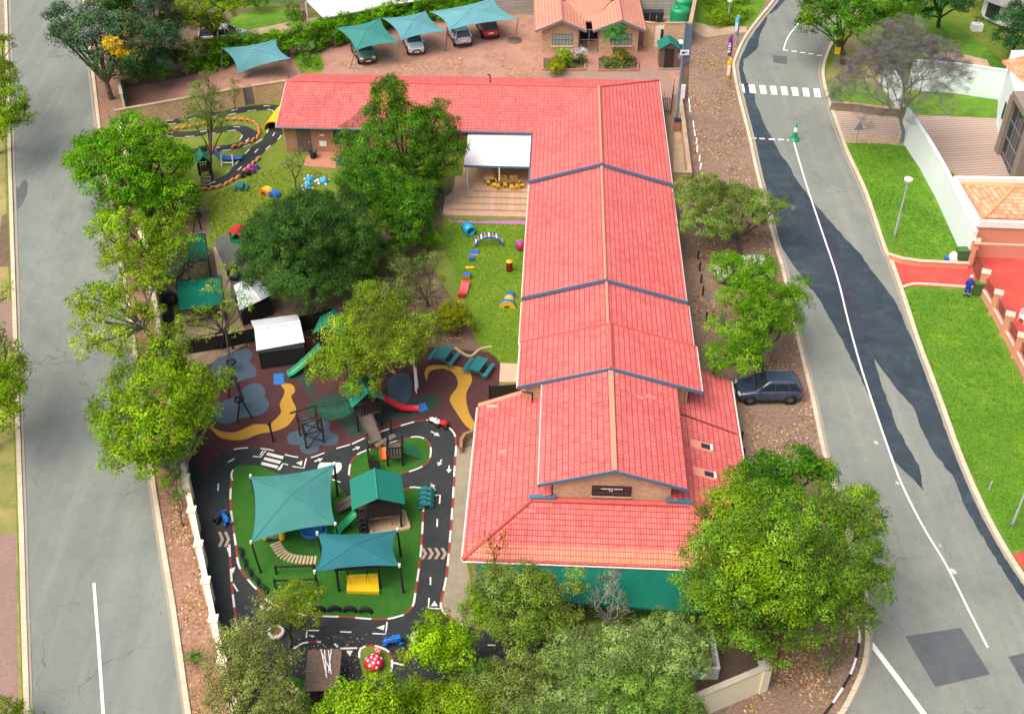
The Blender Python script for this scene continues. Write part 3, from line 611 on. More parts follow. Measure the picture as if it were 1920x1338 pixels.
mb = MB().path([(-9.4,14.6,3.9),(-9.4,14.6,4.5),(-9.5,14.6,4.65),(-9.62,14.6,4.62)], .07); mb.build('vent_pipe', M_gen('rusty_metal', hexc(120,60,50), .8, .3), r1)
r2 = roof('roof', gable(-5.5, 5.55, -15.0, .3, 2.4, 4.08)); ridge(r2, (0.02,.3,4.11), (.02,-15,4.11), m_ridgepale, .11)
fascia(r2, [(-5.55,-15.04,2.32),(.02,-15.04,3.98),(5.6,-15.04,2.32)]); gutter(r2, (5.6,0,2.3), (5.6,-15,2.3), m_gut, .05); gutter(r2, (-5.57,0,2.3),(-5.57,-15,2.3), m_gut, .05)
r3 = roof('roof', gable(-5.5, 5.7, -19.75, -14.7, 2.1, 3.8)); ridge(r3, (.1,-14.8,3.83), (.1,-19.7,3.83), m_ridgepale, .11); gutter(r3, (5.75,-15,2.0), (5.75,-19.7,2.0), m_gut, .05); gutter(r3, (-5.57,-15,2.0),(-5.57,-19.7,2.0), m_gut, .05)
r4 = roof('roof', gable(-5.45, 5.85, -24.1, -19.7, 2.22, 3.93)); ridge(r4, (.2,-19.7,3.95), (.2,-24.1,3.95), m_ridgered, .13)
fascia(r4, [(-5.5,-24.14,2.14),(.2,-24.14,3.84),(5.9,-24.14,2.14)], h=.24); MB().beam((5.88,-19.7,2.16),(5.88,-24.1,2.16),.05,.18).build('fascia', m_gut, r4)
fascia(r4, [(-5.45,-19.68,2.24),(.2,-19.68,3.95),(5.85,-19.68,2.24)], m_ridgered, .08, .06); gutter(r4, (-5.5,-19.7,2.1),(-5.5,-24.1,2.1))
r5 = roof('roof', gable(-3.95, 4.28, -32.7, -23.9, 2.45, 3.72)); MB().prism([(.02,-23.9,3.765),(.32,-23.9,3.765),(.32,-32.7,3.765),(.02,-32.7,3.765)], .04).build('ridge_cap', m_ridgepale, r5)
fascia(r5, [(-4.0,-32.74,2.38),(.17,-32.74,3.64),(4.33,-32.74,2.38)], h=.2); MB().beam((-4.0,-23.9,2.42),(-4.0,-32.7,2.42),.06,.14).build('fascia', m_gut, r5); MB().beam((4.32,-23.9,2.4),(4.32,-32.7,2.4),.05,.12).build('gutter', M_plain('dark_red_gutter', hexc(130,50,54), .6), r5)
E0 = 0.0
def sz(d): return E0 + d * .31
XL, XR = -8.0, 8.15
r6 = roof('roof', [[(XL,-36.2,E0),(-4.4,-32.65,sz(3.55)),(-3.2,-32.45,sz(4.8)),(-3.2,-23.0,sz(4.8)),(XL,-23.6,E0)],
   [(XL,-36.2,E0),(XR,-36.3,E0),(4.6,-32.7,sz(3.55)),(3.3,-32.4,sz(3.75)),(-3.0,-32.4,sz(3.75)),(-4.4,-32.65,sz(3.55))],
   [(XR,-36.3,E0),(XR+.1,-20.3,E0),(3.3,-19.6,sz(4.85)),(3.3,-32.4,sz(4.85)),(4.6,-32.7,sz(3.55))]])
ridge(r6, (XL,-36.2,E0+.02), (-4.4,-32.65,sz(3.55)+.02), m_ridgered, .13); ridge(r6, (XR,-36.3,E0+.02), (4.6,-32.7,sz(3.55)+.02), m_ridgered, .13)
MB().prism([(XL+.25,-35.3,sz(.93)+.045),(XR-.25,-35.35,sz(.93)+.045),(XR-.1,-36.27,sz(.02)+.045),(XL+.1,-36.17,sz(.02)+.045)], .03).build('eaves_tiles', M_tiles('pale_orange_tiles', hexc(226,140,112), hexc(220,128,104), hexc(160,78,64), hexc(232,164,140)), r6)
MB().prism([(XL,-23.65,E0+.06),(-4.1,-23.1,sz(3.9)+.06),(-4.1,-22.75,sz(3.9)+.06),(XL,-23.3,E0+.06)], .1).build('verge_tiles', m_ridgepale, r6)
MB().beam((-4.3,-32.6,sz(3.6)+.03),(4.5,-32.6,sz(3.6)+.03),.3,.06).build('flashing', m_ridgered, r6)
for sx in (-1, 1): MB().beam((sx*3.1+.1,-32.5,1.3),(sx*4.6+.1,-32.5,1.22),.28,.14).build('flashing', m_fascia, r6)
gutter(r6, (XL-.05,-36.2,E0-.08), (XL-.05,-23.6,E0-.08)); gutter(r6, (XR+.08,-36.3,E0-.08), (XR+.18,-20.3,E0-.08)); gutter(r6, (XL,-36.28,E0-.08), (XR,-36.38,E0-.08), m_gut, .05)
MB().prism([(4.6,-24.9,sz(3.6)+.03),(8.1,-25.4,sz(.05)+.03),(8.1,-25.55,sz(.05)+.03),(4.6,-25.05,sz(3.6)+.03)], .02).build('expansion_joint', M_plain('dark_red_joint', hexc(120,44,48), .8), r6)
for y in (-27.4, -29.75):
    M_ = MB().prism([(5.0,y-.35,sz(3.15)+.03),(6.35,y-.35,sz(1.8)+.03),(6.35,y+.38,sz(1.8)+.03),(5.0,y+.38,sz(3.15)+.03)], .02)
    fr = M_.build('skylight_flashing', m_ridgepale, r6)
    MB().prism([(5.65,y-.16,sz(2.5)+.12),(6.2,y-.16,sz(1.95)+.12),(6.2,y+.16,sz(1.95)+.12),(5.65,y+.16,sz(2.5)+.12)], .1).build('skylight', [m_glass], fr)
    MB().box((6.27, y, sz(1.88)+.1), (.14, .46, .1), ry=R(18)).build('skylight_frame', m_white, fr)
for (x_, y_, w_, h_) in ((-6.2,-28.2,.5,.35),(2.6,-25.6,.6,.2),(1.9,-25.9,.4,.2),(-2.4,-26.6,.3,.15)):
    zz = (sz(8-abs(x_)) if x_ < -4 else 3.72 - abs(x_-.17)*.307) + .012; e = .31 if x_ < -4 else -.307
    MB().prism([(x_-w_/2,y_-h_/2,zz-e*w_/2),(x_+w_/2,y_-h_/2,zz+e*w_/2),(x_+w_/2,y_+h_/2,zz+e*w_/2),(x_-w_/2,y_+h_/2,zz-e*w_/2)], .01).build('replaced_tile', m_ridge, r6 if x_ < -4 else r5)
def stain(nm, poly, par, m): return MB().prism(poly, .012).build(nm, m, par)
def zs(x, y): return 2.7 + (y - 8) * .3294 + .022
m_moss = M_tiles('weathered_tiles', hexc(150,72,72), hexc(120,62,60), hexc(70,34,36), hexc(176,110,100), amt=.8)
stain('weathered_tiles', [(x, y, zs(x, y)) for x, y in ((-21.9,8.05),(-21.3,8.6),(-20.9,8.9),(-20.5,9.6),(-20.0,9.9),(-19.7,10.7),(-19.2,11.0),(-18.6,11.1),(-18.2,8.05))], r1, m_moss)
# walls
B0 = -2.4
def lz(y): return zg(77.67 + y) - .5
def wall(name, x0, y0, x1, y1, z0, z1, t=.22, m=m_brickw, parent=sch):
    return MB().beam((x0,y0,(z0+z1)/2),(x1,y1,(z0+z1)/2), t, z1 - z0).build(name, m, parent)
def gwall(y, x0, x1, z0, ze, zr, xr=0, t=.22, m=m_brickw):
    vs = [(x0, y, z0), (x1, y, z0), (x1, y, ze), (xr, y, zr), (x0, y, ze)]; vs2 = [(a, y + t, c) for a, b, c in vs]
    return MB().add(vs + vs2, [(0,1,2,3,4), (9,8,7,6,5), (0,5,6,1), (1,6,7,2), (2,7,8,3), (3,8,9,4), (4,9,5,0)]).build('wall', m, sch)
gwall(.3, -4.9, 4.9, -.8, 2.55, 4.15); gwall(-14.7, -4.9, 4.9, -1.3, 2.2, 3.85); gwall(-23.9, -4.9, 4.9, -1.6, 2.1, 3.7); gwall(-32.35, -3.15, 3.45, .6, 2.6, 3.58, .17)
wall('wall', -4.9,.3,-4.9,8.6,lz(0),2.65); wall('wall', 4.9,.3,4.9,17.6,lz(0),2.65); wall('wall', 4.9,17.6,-26.5,17.6,lz(17),2.65); wall('wall', -26.5,17.6,-26.5,8.6,lz(8),2.65)
wf = wall('wall', -26.5,8.6,-4.9,8.6,lz(8),2.62, m=m_brickred)
for x in (-4.9, 4.9):
    wall('wall', x,.3,x,-14.7,lz(-15),2.35); wall('wall', x,-14.7,x,-23.9,lz(-24),2.05)
wall('wall', -3.04,-24,-3.04,-32.3,.6,2.45); wall('wall', 3.36,-24,3.36,-32.3,.6,2.45); wall('wall', -7.4,-35.7,-7.4,-23.9,-3.4,0); wall('wall', 7.5,-35.7,7.5,-20.6,-3.4,0); wall('wall', -7.4,-35.75,7.5,-35.75,-3.4,-.05); wall('wall',-7.4,-23.9,-4,-23.9,-3,.4)
MB().path([(-5.2,-24.3,2.0),(-4.55,-24.3,1.9),(-4.55,-24.3,1.2)], .06).build('downpipe', m_steel, sch)
def window(x0, x1, y, z0, z1, bars, frm=m_steel, parent=sch, gl=m_glass, axis='y'):
    f = MB(); t = .06; yy = y - .03
    for a, b in (((x0,yy,z0),(x1,yy,z0)), ((x0,yy,z1),(x1,yy,z1))): f.beam(a, b, t, t)
    for i in range(bars + 1):
        x = x0 + (x1 - x0) * i / bars; f.beam((x,yy-.005,z0),(x,yy-.005,z1), t if i in (0,bars) else .03)
    f.beam((x0,yy-.01,(z0+z1)/2),(x1,yy-.01,(z0+z1)/2),.03)
    o = f.build('window', frm, parent)
    MB().box(((x0+x1)/2, y + .0, (z0+z1)/2), (x1-x0, .02, z1-z0)).build('pane', gl, o)
    MB().box(((x0+x1)/2, y - .06, z0 - .08), (x1-x0+.1, .12, .06)).build('sill', m_cream if gl is not m_glass else m_brickw, o)
    return o
wn_ = window(-.95, 1.2, -32.36, 1.45, 2.15, 5)
mb = MB()
for x in (-.42,-.3,-.18,-.06): mb.box((x, -32.44, 2.0), (.09,.01,.08))
for x in (.03,.15): mb.box((x, -32.44, 1.93), (.05,.01,.26))
for x in (.3,.42,.55,.68): mb.box((x, -32.44, 2.0), (.09,.01,.08))
mb.build('paper_cutouts', m_white, wn_)
window(-22.3, -19.4, 8.46, .95, 2.3, 4)
d = MB().box((-24.9, 8.46, 1.15), (1.15, .06, 2.3)).build('door', m_timber, sch); MB().tube((-24.5,8.4,1.1),(-24.38,8.4,1.1),.025).build('handle', m_white, d)
MB().box((-23.3, 8.44, .95), (.62, .03, .5)).build('notice', m_white, sch); MB().box((-23.3, 8.44, 1.75), (.4, .03, .16)).build('plaque', m_cream, sch)
window(-3.9, -2.2, .28, .4, 1.4, 3)
# awning over the south verandah
aw = MB(); aw.prism([(-7.2,-36.35,-.12),(-7.2,-38.1,-.62),(7.7,-38.9,-.62),(7.7,-36.45,-.12)], .04)
for i in range(74): aw.box((-7.1 + i*.2, -38.12 - .8*(i/74), -.72), (.18,.02,.16 if i % 2 else .12))
aw.build('awning', m_netd, sch)
for x in (-7.1, -3.4, 0, 3.6, 7.3): MB().tube((x,-37.9-.05*(x+7),-3.2),(x,-37.9-.05*(x+7),-.65),.05).build('awning_post', m_steel, sch)
# patio roof and stepped deck
pr = MB().prism([(-10.9,8.5,2.35),(-5.56,8.5,2.35),(-5.56,3.2,2.14),(-10.9,3.2,2.14)], .1).build('patio_roof', M_plain('white_sheeting', hexc(250,250,250), .4), sch)
MB().beam((-10.9,3.16,2.06),(-5.56,3.16,2.06),.06,.16).build('fascia', m_fascia, pr)
for x, y in ((-10.62,3.0),(-8.02,3.0)): MB().tube((x,y,-.6),(x,y,2.05),.055).build('post', m_white, pr)
m_deck = M_brick('deck_paver', hexc(192,160,132), hexc(178,146,118), hexc(140,112,92), .5, 5, .008, .9, hexc(160,130,108), coord='Object', bmp=.15)
mb = MB(); dz = [-.02-.0, -.14, -.26, -.38, -.50]
for k_ in range(5):
    z_ = .36 - .15 * k_; x0 = -10.1 - k_ * .57; y0 = 2.35 - k_ * .72
    mb.prism([(x0, y0, z_), (-4.95, y0, z_), (-4.95, 8.5, z_ ), (x0, 8.5, z_)], .9)
st = mb.build('deck', m_deck, sch)
MB().add([(-11.7,-1.3,-.44),(-5.4,-1.35,-.44),(-5.4,-.85,-.44),(-11.9,-.8,-.44)],[(0,1,2,3)]).build('painted_edging', M_brick('purple_pavers', hexc(186,96,190), hexc(170,84,176), hexc(150,110,150), .3, .2, .01, coord='Object'), sch)
def pt(x, y, z):   # local school point -> world
    return sch_M @ Vector((x, y, z))
sch_M = Matrix.Translation(OB) @ Matrix.Rotation(-YAW, 4, 'Z')
# gate house with twin gables
gp_ = A(1103, 100, .3); gh = thing('gate_house', 'small brick gate house with twin brown tiled gables north of the school', 'house', (0,0,0), 0)
def a3(px, py, z): p = A(px, py, z); return (p.x, p.y, z)
zE, zR = 3.6, 4.65
gl0 = A(1003,58,zE); gr1 = A(1213,58,zE)
yF = (gl0.y + A(1100,60,zE).y) / 2 + .1; xa, xb, xc = gl0.x, A(1054,43,zR).x, A(1100,60,zE).x; xd, xe, xf = A(1112,59,zE).x, A(1167,41,zR).x, gr1.x
yRdg = yF + 6.6; zT = zE + (xf - xa) * 0 + 1.35
rf = MB()
for q in ([(xa,yF,zE),(xb,yF,zR),(xb,yRdg,zR),(xa,yRdg,zE)], [(xb,yF,zR),(xc,yF,zE),(xc,yF+2.5,zE),(xb,yRdg-1,zR)], [(xd,yF,zE),(xe,yF,zR),(xe,yRdg-1,zR),(xd,yF+2.5,zE)], [(xe,yF,zR),(xf,yF,zE),(xf,yRdg,zE),(xe,yRdg,zR)],
    [(xc-.15,yF+2.45,zE-.04),(xd+.15,yF+2.45,zE-.04),(xe,yRdg,zR+.02),(xb,yRdg,zR+.02)], [(xb,yRdg,zR),(xe,yRdg,zR),(xf,yRdg+4,zE),(xa,yRdg+4,zE)], [(xe,yRdg,zR-.01),(xf,yRdg,zE),(xf,yRdg+4,zE)], [(xb,yRdg,zR-.01),(xa,yRdg+4,zE),(xa,yRdg,zE)]): rf.prism(q, .14)
rf = rf.build('roof', m_tile2, gh)
ridge(rf, (xb,yF,zR+.03),(xb,yRdg,zR+.03),m_ridge,.12); ridge(rf, (xe,yF,zR+.03),(xe,yRdg,zR+.03),m_ridge,.12); ridge(rf, (xb,yRdg,zR+.03),(xe,yRdg,zR+.03),m_ridge,.12)
m_gfas = M_plain('grey_fascia', hexc(128,132,140), .6)
fascia(rf, [(xa,yF-.03,zE-.08),(xb,yF-.03,zR-.08),(xc,yF-.03,zE-.08)], m_gfas, .22); fascia(rf, [(xd,yF-.03,zE-.08),(xe,yF-.03,zR-.08),(xf,yF-.03,zE-.08)], m_gfas, .22)
yW = yF + .55
for (p, q, r_) in ((xa+.7, xb, xc-.7), (xd+.7, xe, xf-.7)):
    wl = MB(); vs = [(p,yW,0),(r_,yW,0),(r_,yW,zE+.15),(q,yW,zR-.18),(p,yW,zE+.15)]; wl.add(vs + [(a, yW+5, c) for a, b, c in vs], [(0,1,2,3,4),(9,8,7,6,5),(0,5,6,1),(1,6,7,2),(2,7,8,3),(3,8,9,4),(4,9,5,0)])
    wl = wl.build('wall', m_brickw, gh)
    cx_ = q + .1; f = MB(); z0_, z1_ = 1.95, 3.05
    for i in range(7): f.beam((cx_-.95+i*1.9/6, yW-.04, z0_), (cx_-.95+i*1.9/6, yW-.04, z1_), .05)
    for z_ in (z0_, (z0_+z1_)/2, z1_): f.beam((cx_-.98, yW-.04, z_), (cx_+.98, yW-.04, z_), .05)
    f = f.build('window', m_gfas, wl); MB().box((cx_, yW-.01, (z0_+z1_)/2), (1.9,.02,z1_-z0_)).build('pane', M_gen('net_curtain', hexc(170,180,172), .6, .2, 3), f); MB().box((cx_,yW-.08,z0_-.09),(2.1,.16,.07)).build('sill', m_cream, f)
MB().box(((xc+xd)/2, yF+2.9, 2.1), (xd-xc+.6, .15, 2.6)).build('door', m_vdark, gh)
gt = MB(); xg0, xg1 = xc-.6, xd+.6
for z_ in (1.2, 2.4, 3.4): gt.beam((xg0,yW+.2,z_),(xg1,yW+.2,z_),.07)
for i in range(3): x = xg0 + (xg1-xg0)*i/2; gt.beam((x,yW+.2,.8),(x,yW+.2,3.4),.08)
gt.build('gate', m_gfas, gh)
MB().box(((xg0+xg1)/2, yW+1.4, 1.22), (xg1-xg0, 2.8, .08)).build('entrance_floor', m_conc, gh)
# ------------------------------------------------------------------ vegetation
def lin(c): return np.array(hexc(*c)[:3])
LIME = ((122,158,36), (96,140,30), (150,176,60)); MIDG = ((80,126,40), (60,106,34), (104,148,50)); DEEP = ((52,88,38), (40,74,32), (72,106,46))
OLIVE = ((112,134,66), (92,116,56), (140,154,88)); GREY = ((138,142,112), (116,122,98), (158,160,132)); BRIGHT = ((92,148,24), (66,122,22), (128,170,40))
BLUEG = ((76,108,72), (56,88,60), (100,128,92)); BLUISH = ((112,132,118), (90,112,98), (138,152,138)); GOLD = ((150,160,30), (120,140,24), (176,180,50)); TWIG = ((128,128,124), (150,148,144), (108,108,104))
GAIN = 1.0
def leaves(blobs, pal, ls, dens, rng, sub=.55, flat=.8, droop=0.0, ell=.6, hole=0.0):
    # blobs: local (x, y, z, r); many small leaf faces on sub-clumps spread through each lobe
    Cc, Nn, Tt = [], [], []
    pal = [lin(c) for c in pal]; ls = ls * .68; pal = [np.clip(p + (p - p.mean()) * .13, .004, 1) for p in pal]
    for (bx, by, bz, r) in blobs:
        bz += rng.normal() * .22 * r; lobe = .72 + .5 * rng.random(); r *= 1.06
        ns = max(6, int(4.2 * (r / sub) ** 2 * (1 - hole)))
        u = rng.normal(size=(ns, 3)); u /= np.linalg.norm(u, axis=1)[:, None]; u[:, 2] = np.where(rng.random(ns) < .8, np.abs(u[:, 2]), u[:, 2] * .7)
        rad = r * .88 * (rng.random(ns) ** .35 * .55 + .45) * (1 + .12 * np.sin(u[:, 0] * 5 + bx) * np.cos(u[:, 1] * 4 + by)); 
        cs = np.array([bx, by, bz]) + u * rad[:, None] * np.array([1, 1, flat])
        rc = sub * (.6 + .7 * rng.random(ns)) * min(1, .5 + r / 3)
        mixv = rng.random((ns, 2)) ** 1.3
        for k in range(ns):
            m = max(6, int(dens * .45 * 3.14 * rc[k] ** 2 / (.5 * ls * ls * ell)))
            v = rng.normal(size=(m, 3)); v /= np.linalg.norm(v, axis=1)[:, None]; v[:, 2] = np.where(rng.random(m) < .75, np.abs(v[:, 2]), v[:, 2])
            p = cs[k] + v * (rc[k] * (rng.random(m) ** .4))[:, None] * np.array([1, 1, .85])
            if droop: p[:, 2] -= droop * rng.random(m) ** 2 * rc[k] * 2
            nr = v * .8 + u[k] * .4 + rng.normal(size=(m, 3)) * .38 + np.array([0, 0, .2]); Cc.append(p); Nn.append(nr)
            base = pal[0] * (1 - mixv[k, 0]) + pal[1] * mixv[k, 0]; base = (base * (1 - mixv[k, 1] * .7) + pal[2] * mixv[k, 1] * .7) * (.6 + .8 * rng.random() ** 1.2) * lobe
            Tt.append(base[None, :] * (.78 + .44 * rng.random((m, 1))) * (1 + .08 * rng.normal(size=(m, 3))))
    c = np.concatenate(Cc); n = np.concatenate(Nn); t = np.clip(np.concatenate(Tt) * GAIN, 0.003, .9)
    n /= np.linalg.norm(n, axis=1)[:, None]; N = len(c)
    a = np.cross(n, rng.normal(size=(N, 3))); a /= np.linalg.norm(a, axis=1)[:, None] + 1e-9; b = np.cross(n, a)
    L = ls * (.7 + .6 * rng.random((N, 1))); W_ = L * ell
    V = np.stack([c - a * L / 2, c + b * W_ / 2 + n * L * .06, c + a * L / 2, c - b * W_ / 2 + n * L * .06], 1).reshape(-1, 3)
    return V, np.repeat(t, 4, 0)
def leaf_mesh(name, V, T, parent=None, mat=None):
    me = bpy.data.meshes.new(name); N = len(V) // 4
    me.vertices.add(len(V)); me.vertices.foreach_set('co', V.astype(np.float32).ravel())
    me.loops.add(len(V)); me.loops.foreach_set('vertex_index', np.arange(len(V), dtype=np.int32))
    me.polygons.add(N); me.polygons.foreach_set('loop_start', np.arange(0, len(V), 4, dtype=np.int32))
    try: me.polygons.foreach_set('loop_total', np.full(N, 4, dtype=np.int32))
    except Exception: pass
    ca = me.color_attributes.new('tint', 'FLOAT_COLOR', 'POINT'); ca.data.foreach_set('color', np.concatenate([T, np.ones((len(T), 1))], 1).astype(np.float32).ravel())
    me.materials.append(mat or m_leaf); me.update(calc_edges=True)
    o = bpy.data.objects.new(name, me); C.objects.link(o)
    if parent: o.parent = parent
    return o
NT = [0]
def limbs(mb, base, blobs, tr, rng, lean=None, fine=0, twig=.02):
    mean = sum((Vector(b[:3]) for b in blobs), Vector()) / len(blobs)
    fork = Vector((mean.x * .25, mean.y * .25, max(.8, min(b[2] for b in blobs) * .45)))
    if lean is not None: fork = Vector(lean)
    m1 = fork * .5 + Vector((rng.normal() * .1, rng.normal() * .1, 0)); mb.path([Vector((0, 0, -.3)), m1, fork], [tr * 1.25, tr, tr * .85], 8)
    for b in blobs:
        e = Vector(b[:3]); mid = fork * .5 + e * .5 + Vector((rng.normal() * .25, rng.normal() * .25, b[3] * .15)); r0 = min(tr * .6, .06 + b[3] * .06)
        mb.path([fork, mid, e], [r0, r0 * .7, r0 * .4], 6)
        for k in range(4 + fine):
            d = Vector(rng.normal(size=3)); d.z = abs(d.z); d.normalize(); q = mid * .3 + e * .7; t = e + d * b[3] * (.75 + .25 * rng.random())
            qq = q.lerp(t, .5) + Vector(rng.normal(size=3)) * .12; mb.path([q, qq, t], [r0 * .45, r0 * .28, max(twig, r0 * .12)], 5)
            if fine > 6:
                for j in range(5):
                    s0 = qq.lerp(t, .2 + .15 * j); dd = Vector(rng.normal(size=3)); dd.z = abs(dd.z) * .8; e2 = s0 + dd.normalized() * b[3] * .38
                    mb.path([s0, e2], [max(.014, r0 * .15), .008], 4)
def tree(label, base, blobs, pal, ls=.24, dens=1.0, tr=.22, name='tree', cat='tree', group=None, sub=.55, flat=.8, droop=0, ell=.6, bark=None, hole=0, extra=None, fine=0, lean=None, cname='crown', rot=0):
    NT[0] += 1; rng = np.random.default_rng(100 + NT[0]); B = G(*base); B.z = zg(B.y)
    t = thing(name, label, cat, B, 0, group)
    lb = [(p.x - B.x, p.y - B.y, p.z - B.z, b[3]) for b in blobs for p in [G(b[0], b[1], b[2])]]
    if pal:
        V, T = leaves(lb, pal, ls, dens, rng, sub, flat, droop, ell, hole)
        if extra:   # (indices, palette) other coloured foliage on the same crown
            for ids, pp in extra:
                V2, T2 = leaves([(lb[i][0], lb[i][1], lb[i][2] + .1, lb[i][3] * .96) for i in ids], pp, ls, dens * .8, rng, sub, flat, droop, ell, hole); V = np.concatenate([V, V2]); T = np.concatenate([T, T2])
        leaf_mesh(cname, V, T, t)
    mb = MB(); limbs(mb, B, lb, tr, rng, lean, fine)
    mb.build('trunk' if cat == 'tree' else 'stem', bark or m_bark, t)
    return t
def shrub(label, base, blobs, pal, ls=.14, dens=1.0, name='shrub', cat='shrub', group=None, sub=.3, flat=.8, **kw):
    return tree(label, base, blobs, pal, ls, dens, .06, name, cat, group, sub, flat, cname='foliage', **kw)
def bare(label, base, h, spread, r0, levels, seed, m, name='tree', cat='tree', trunk=.3, tint=None):
    B = G(*base); t = thing(name, label, cat, B); rr = random.Random(seed); mb = MB(); tips = []
    def grow(p, d, L, r, lv):
        k = 2 if lv < 3 else 1; q = p
        for i in range(k):
            d2 = (d + Vector((rr.gauss(0, .12), rr.gauss(0, .12), rr.gauss(0, .06)))).normalized(); e = q + d2 * L / k
            mb.tube(q, e, r * (1 - .15 * i), r * (1 - .15 * (i + 1)), 6 if lv < 2 else (4 if lv < 4 else 3), cap=False); q = e; d = d2
        tips.append((q, lv))
        if lv >= levels: return
        n = 3 if lv < levels - 1 else 4
        for i in range(n):
            a = 6.283 * (i + rr.random() * .6) / n; x = d.orthogonal().normalized(); y = d.cross(x); sp = rr.uniform(.55, 1.05) * spread
            nd = (d + (x * math.cos(a) + y * math.sin(a)) * sp + Vector((0, 0, .12))).normalized(); grow(q, nd, L * rr.uniform(.66, .86), r * .62, lv + 1)
    grow(Vector((0, 0, -.2)), Vector((.03, 0, 1)), h * trunk, r0, 0)
    mb.build('branch', m, t)
    if tint:
        rng = np.random.default_rng(seed); V, T = leaves([(q.x, q.y, q.z, .35) for q, lv in tips if lv >= levels - 1][::3], tint, .09, .3, rng, .35, hole=.3, ell=.18); leaf_mesh('twig', V, T, t)
    return t
# west road and garden
tree('broad bright green tree overhanging the left road beside the small track garden', (262,420), [(240,290,5,2.7),(180,310,4,2.3),(305,300,4.6,2.4),(240,250,5.2,2.2),(185,355,3.2,2.0),(250,355,3.6,2.3),(315,345,3.4,2.2),(148,315,3.4,1.3),(338,310,3.6,1.3),(200,268,4.6,1.9),(285,262,4.8,1.8),(212,375,2.8,1.6),(290,378,2.6,1.5),(168,275,4,1.4)], BRIGHT, .26, 1.1, .3)
tree('big dark round evergreen tree in the middle of the play garden', (590,560), [(580,455,6,3.3),(510,460,4.6,2.5),(650,455,4.8,2.6),(582,408,5.0,2.2),(528,425,4.4,2.0),(640,405,4.6,2.1),(520,520,3.8,2.3),(580,530,4,2.5),(645,515,4,2.3),(480,480,3.6,1.7),(685,450,3.8,1.6),(575,390,4.6,1.2),(672,495,3.6,1.6),(478,452,3.6,1.2),(590,450,4.4,2.3),(560,440,4.2,2.0),(620,450,4.2,2.1),(585,490,3.4,2.2)], ((58,94,42),(44,78,34),(80,116,52)), .17, 1.3, .32, sub=.5)
tree('tall narrow leafy tree in front of the tiled wing roof', (750,345), [(733,180,8.0,1.5),(725,215,7,1.9),(760,225,6.6,1.9),(805,215,6.6,1.4),(820,250,5.6,1.9),(770,270,5.2,2.2),(710,260,5.6,1.7),(730,300,4.2,1.9),(840,280,4.6,1.6),(800,310,4,1.8),(830,205,6.2,.9),(735,155,8.8,.9),(835,320,3.2,1.3),(810,335,2.8,1.3),(790,300,4.4,1.4)], MIDG, .2, 1.1, .2, sub=.5, extra=[([0,11],LIME)])
tree('bushy green tree between the dark round tree and the patio steps', (735,440), [(700,310,5,2.1),(660,300,4.4,1.7),(740,350,4.6,2.0),(690,360,4.6,2.2),(760,390,3.8,1.9),(720,410,3.6,2.0),(665,345,4,1.6),(785,375,3.4,1.4),(800,400,2.4,1.2),(760,440,2.6,1.5),(650,265,4.6,1.1)], ((70,120,36),(50,98,32),(100,144,48)), .2, 1.1, .22, sub=.5)
tree('light green tree leaning over the left road behind the teal net roofs', (300,520), [(230,420,4.6,1.6),(190,440,4.2,1.3),(265,450,4.4,1.7),(310,430,4.4,1.6),(220,470,3.6,1.4),(320,470,3.8,1.6),(275,495,3.8,1.6),(345,410,3.8,.9),(190,410,4.4,1.0),(350,460,3.4,1.0)], LIME, .24, .95, .2, sub=.5, hole=.15)
tree('lime green tree with long gappy branches over the left road', (290,640), [(225,500,5,1.4),(260,520,4.6,1.5),(290,530,4.4,1.3),(200,560,5,1.5),(160,555,5,1.2),(230,580,4.6,1.4),(165,600,4.8,1.3),(210,630,4.4,1.4),(160,650,4.4,1.1),(260,600,4.2,1.2),(220,660,4,1.0),(290,590,3.8,1.0),(145,570,5,.7)], ((136,166,36),(112,150,34),(158,182,64)), .22, .8, .2, sub=.45, hole=.1, bark=m_barkpale)
tree('dull olive tree with fine leaves beside the larger teal net roof', (330,540), [(350,480,3.6,1.2),(320,500,3.4,1.1),(300,530,2.6,1.0),(368,500,3.0,.9),(385,480,2.8,.7)], BLUEG, .13, .7, .12, sub=.35, hole=.25)
tree('young lime green tree with sprays drooping over the teal net roof', (420,640), [(430,520,3.6,.8),(400,540,3.4,.8),(440,550,3.2,.9),(460,575,2.8,.7),(380,590,3,.9),(350,610,2.6,.9),(420,590,2.8,.8),(385,630,2.4,.8),(440,625,2.2,.6)], LIME, .16, .6, .1, sub=.32, hole=.3)
tree('large yellow-green tree at the wall beside the rubber play surface', (345,930), [(300,760,5.6,2.2),(250,770,5.2,2.0),(350,720,5.0,1.9),(240,720,5,1.7),(300,690,5,1.7),(215,800,4.8,1.6),(260,830,4.6,1.9),(310,820,4.6,2.0),(360,780,4.4,1.7),(230,860,4.2,1.4),(290,870,3.8,1.4),(395,720,4.2,1.1),(420,705,4,.8),(330,660,4.8,1.2),(190,780,4.8,1.0),(350,840,3.4,1.1),(325,900,2.2,.8),(300,640,4.2,.9),(340,630,4,.8)], LIME, .22, 1.0, .26, sub=.5, hole=.1, bark=m_barkpale, extra=[([4,13],OLIVE)])
shrub('thin sapling standing against the boundary wall below the large yellow-green tree', (345,985), [(330,905,2.4,.5),(336,930,1.8,.5),(325,925,2.2,.35)], MIDG, .16, .8, name='sapling', cat='sapling')
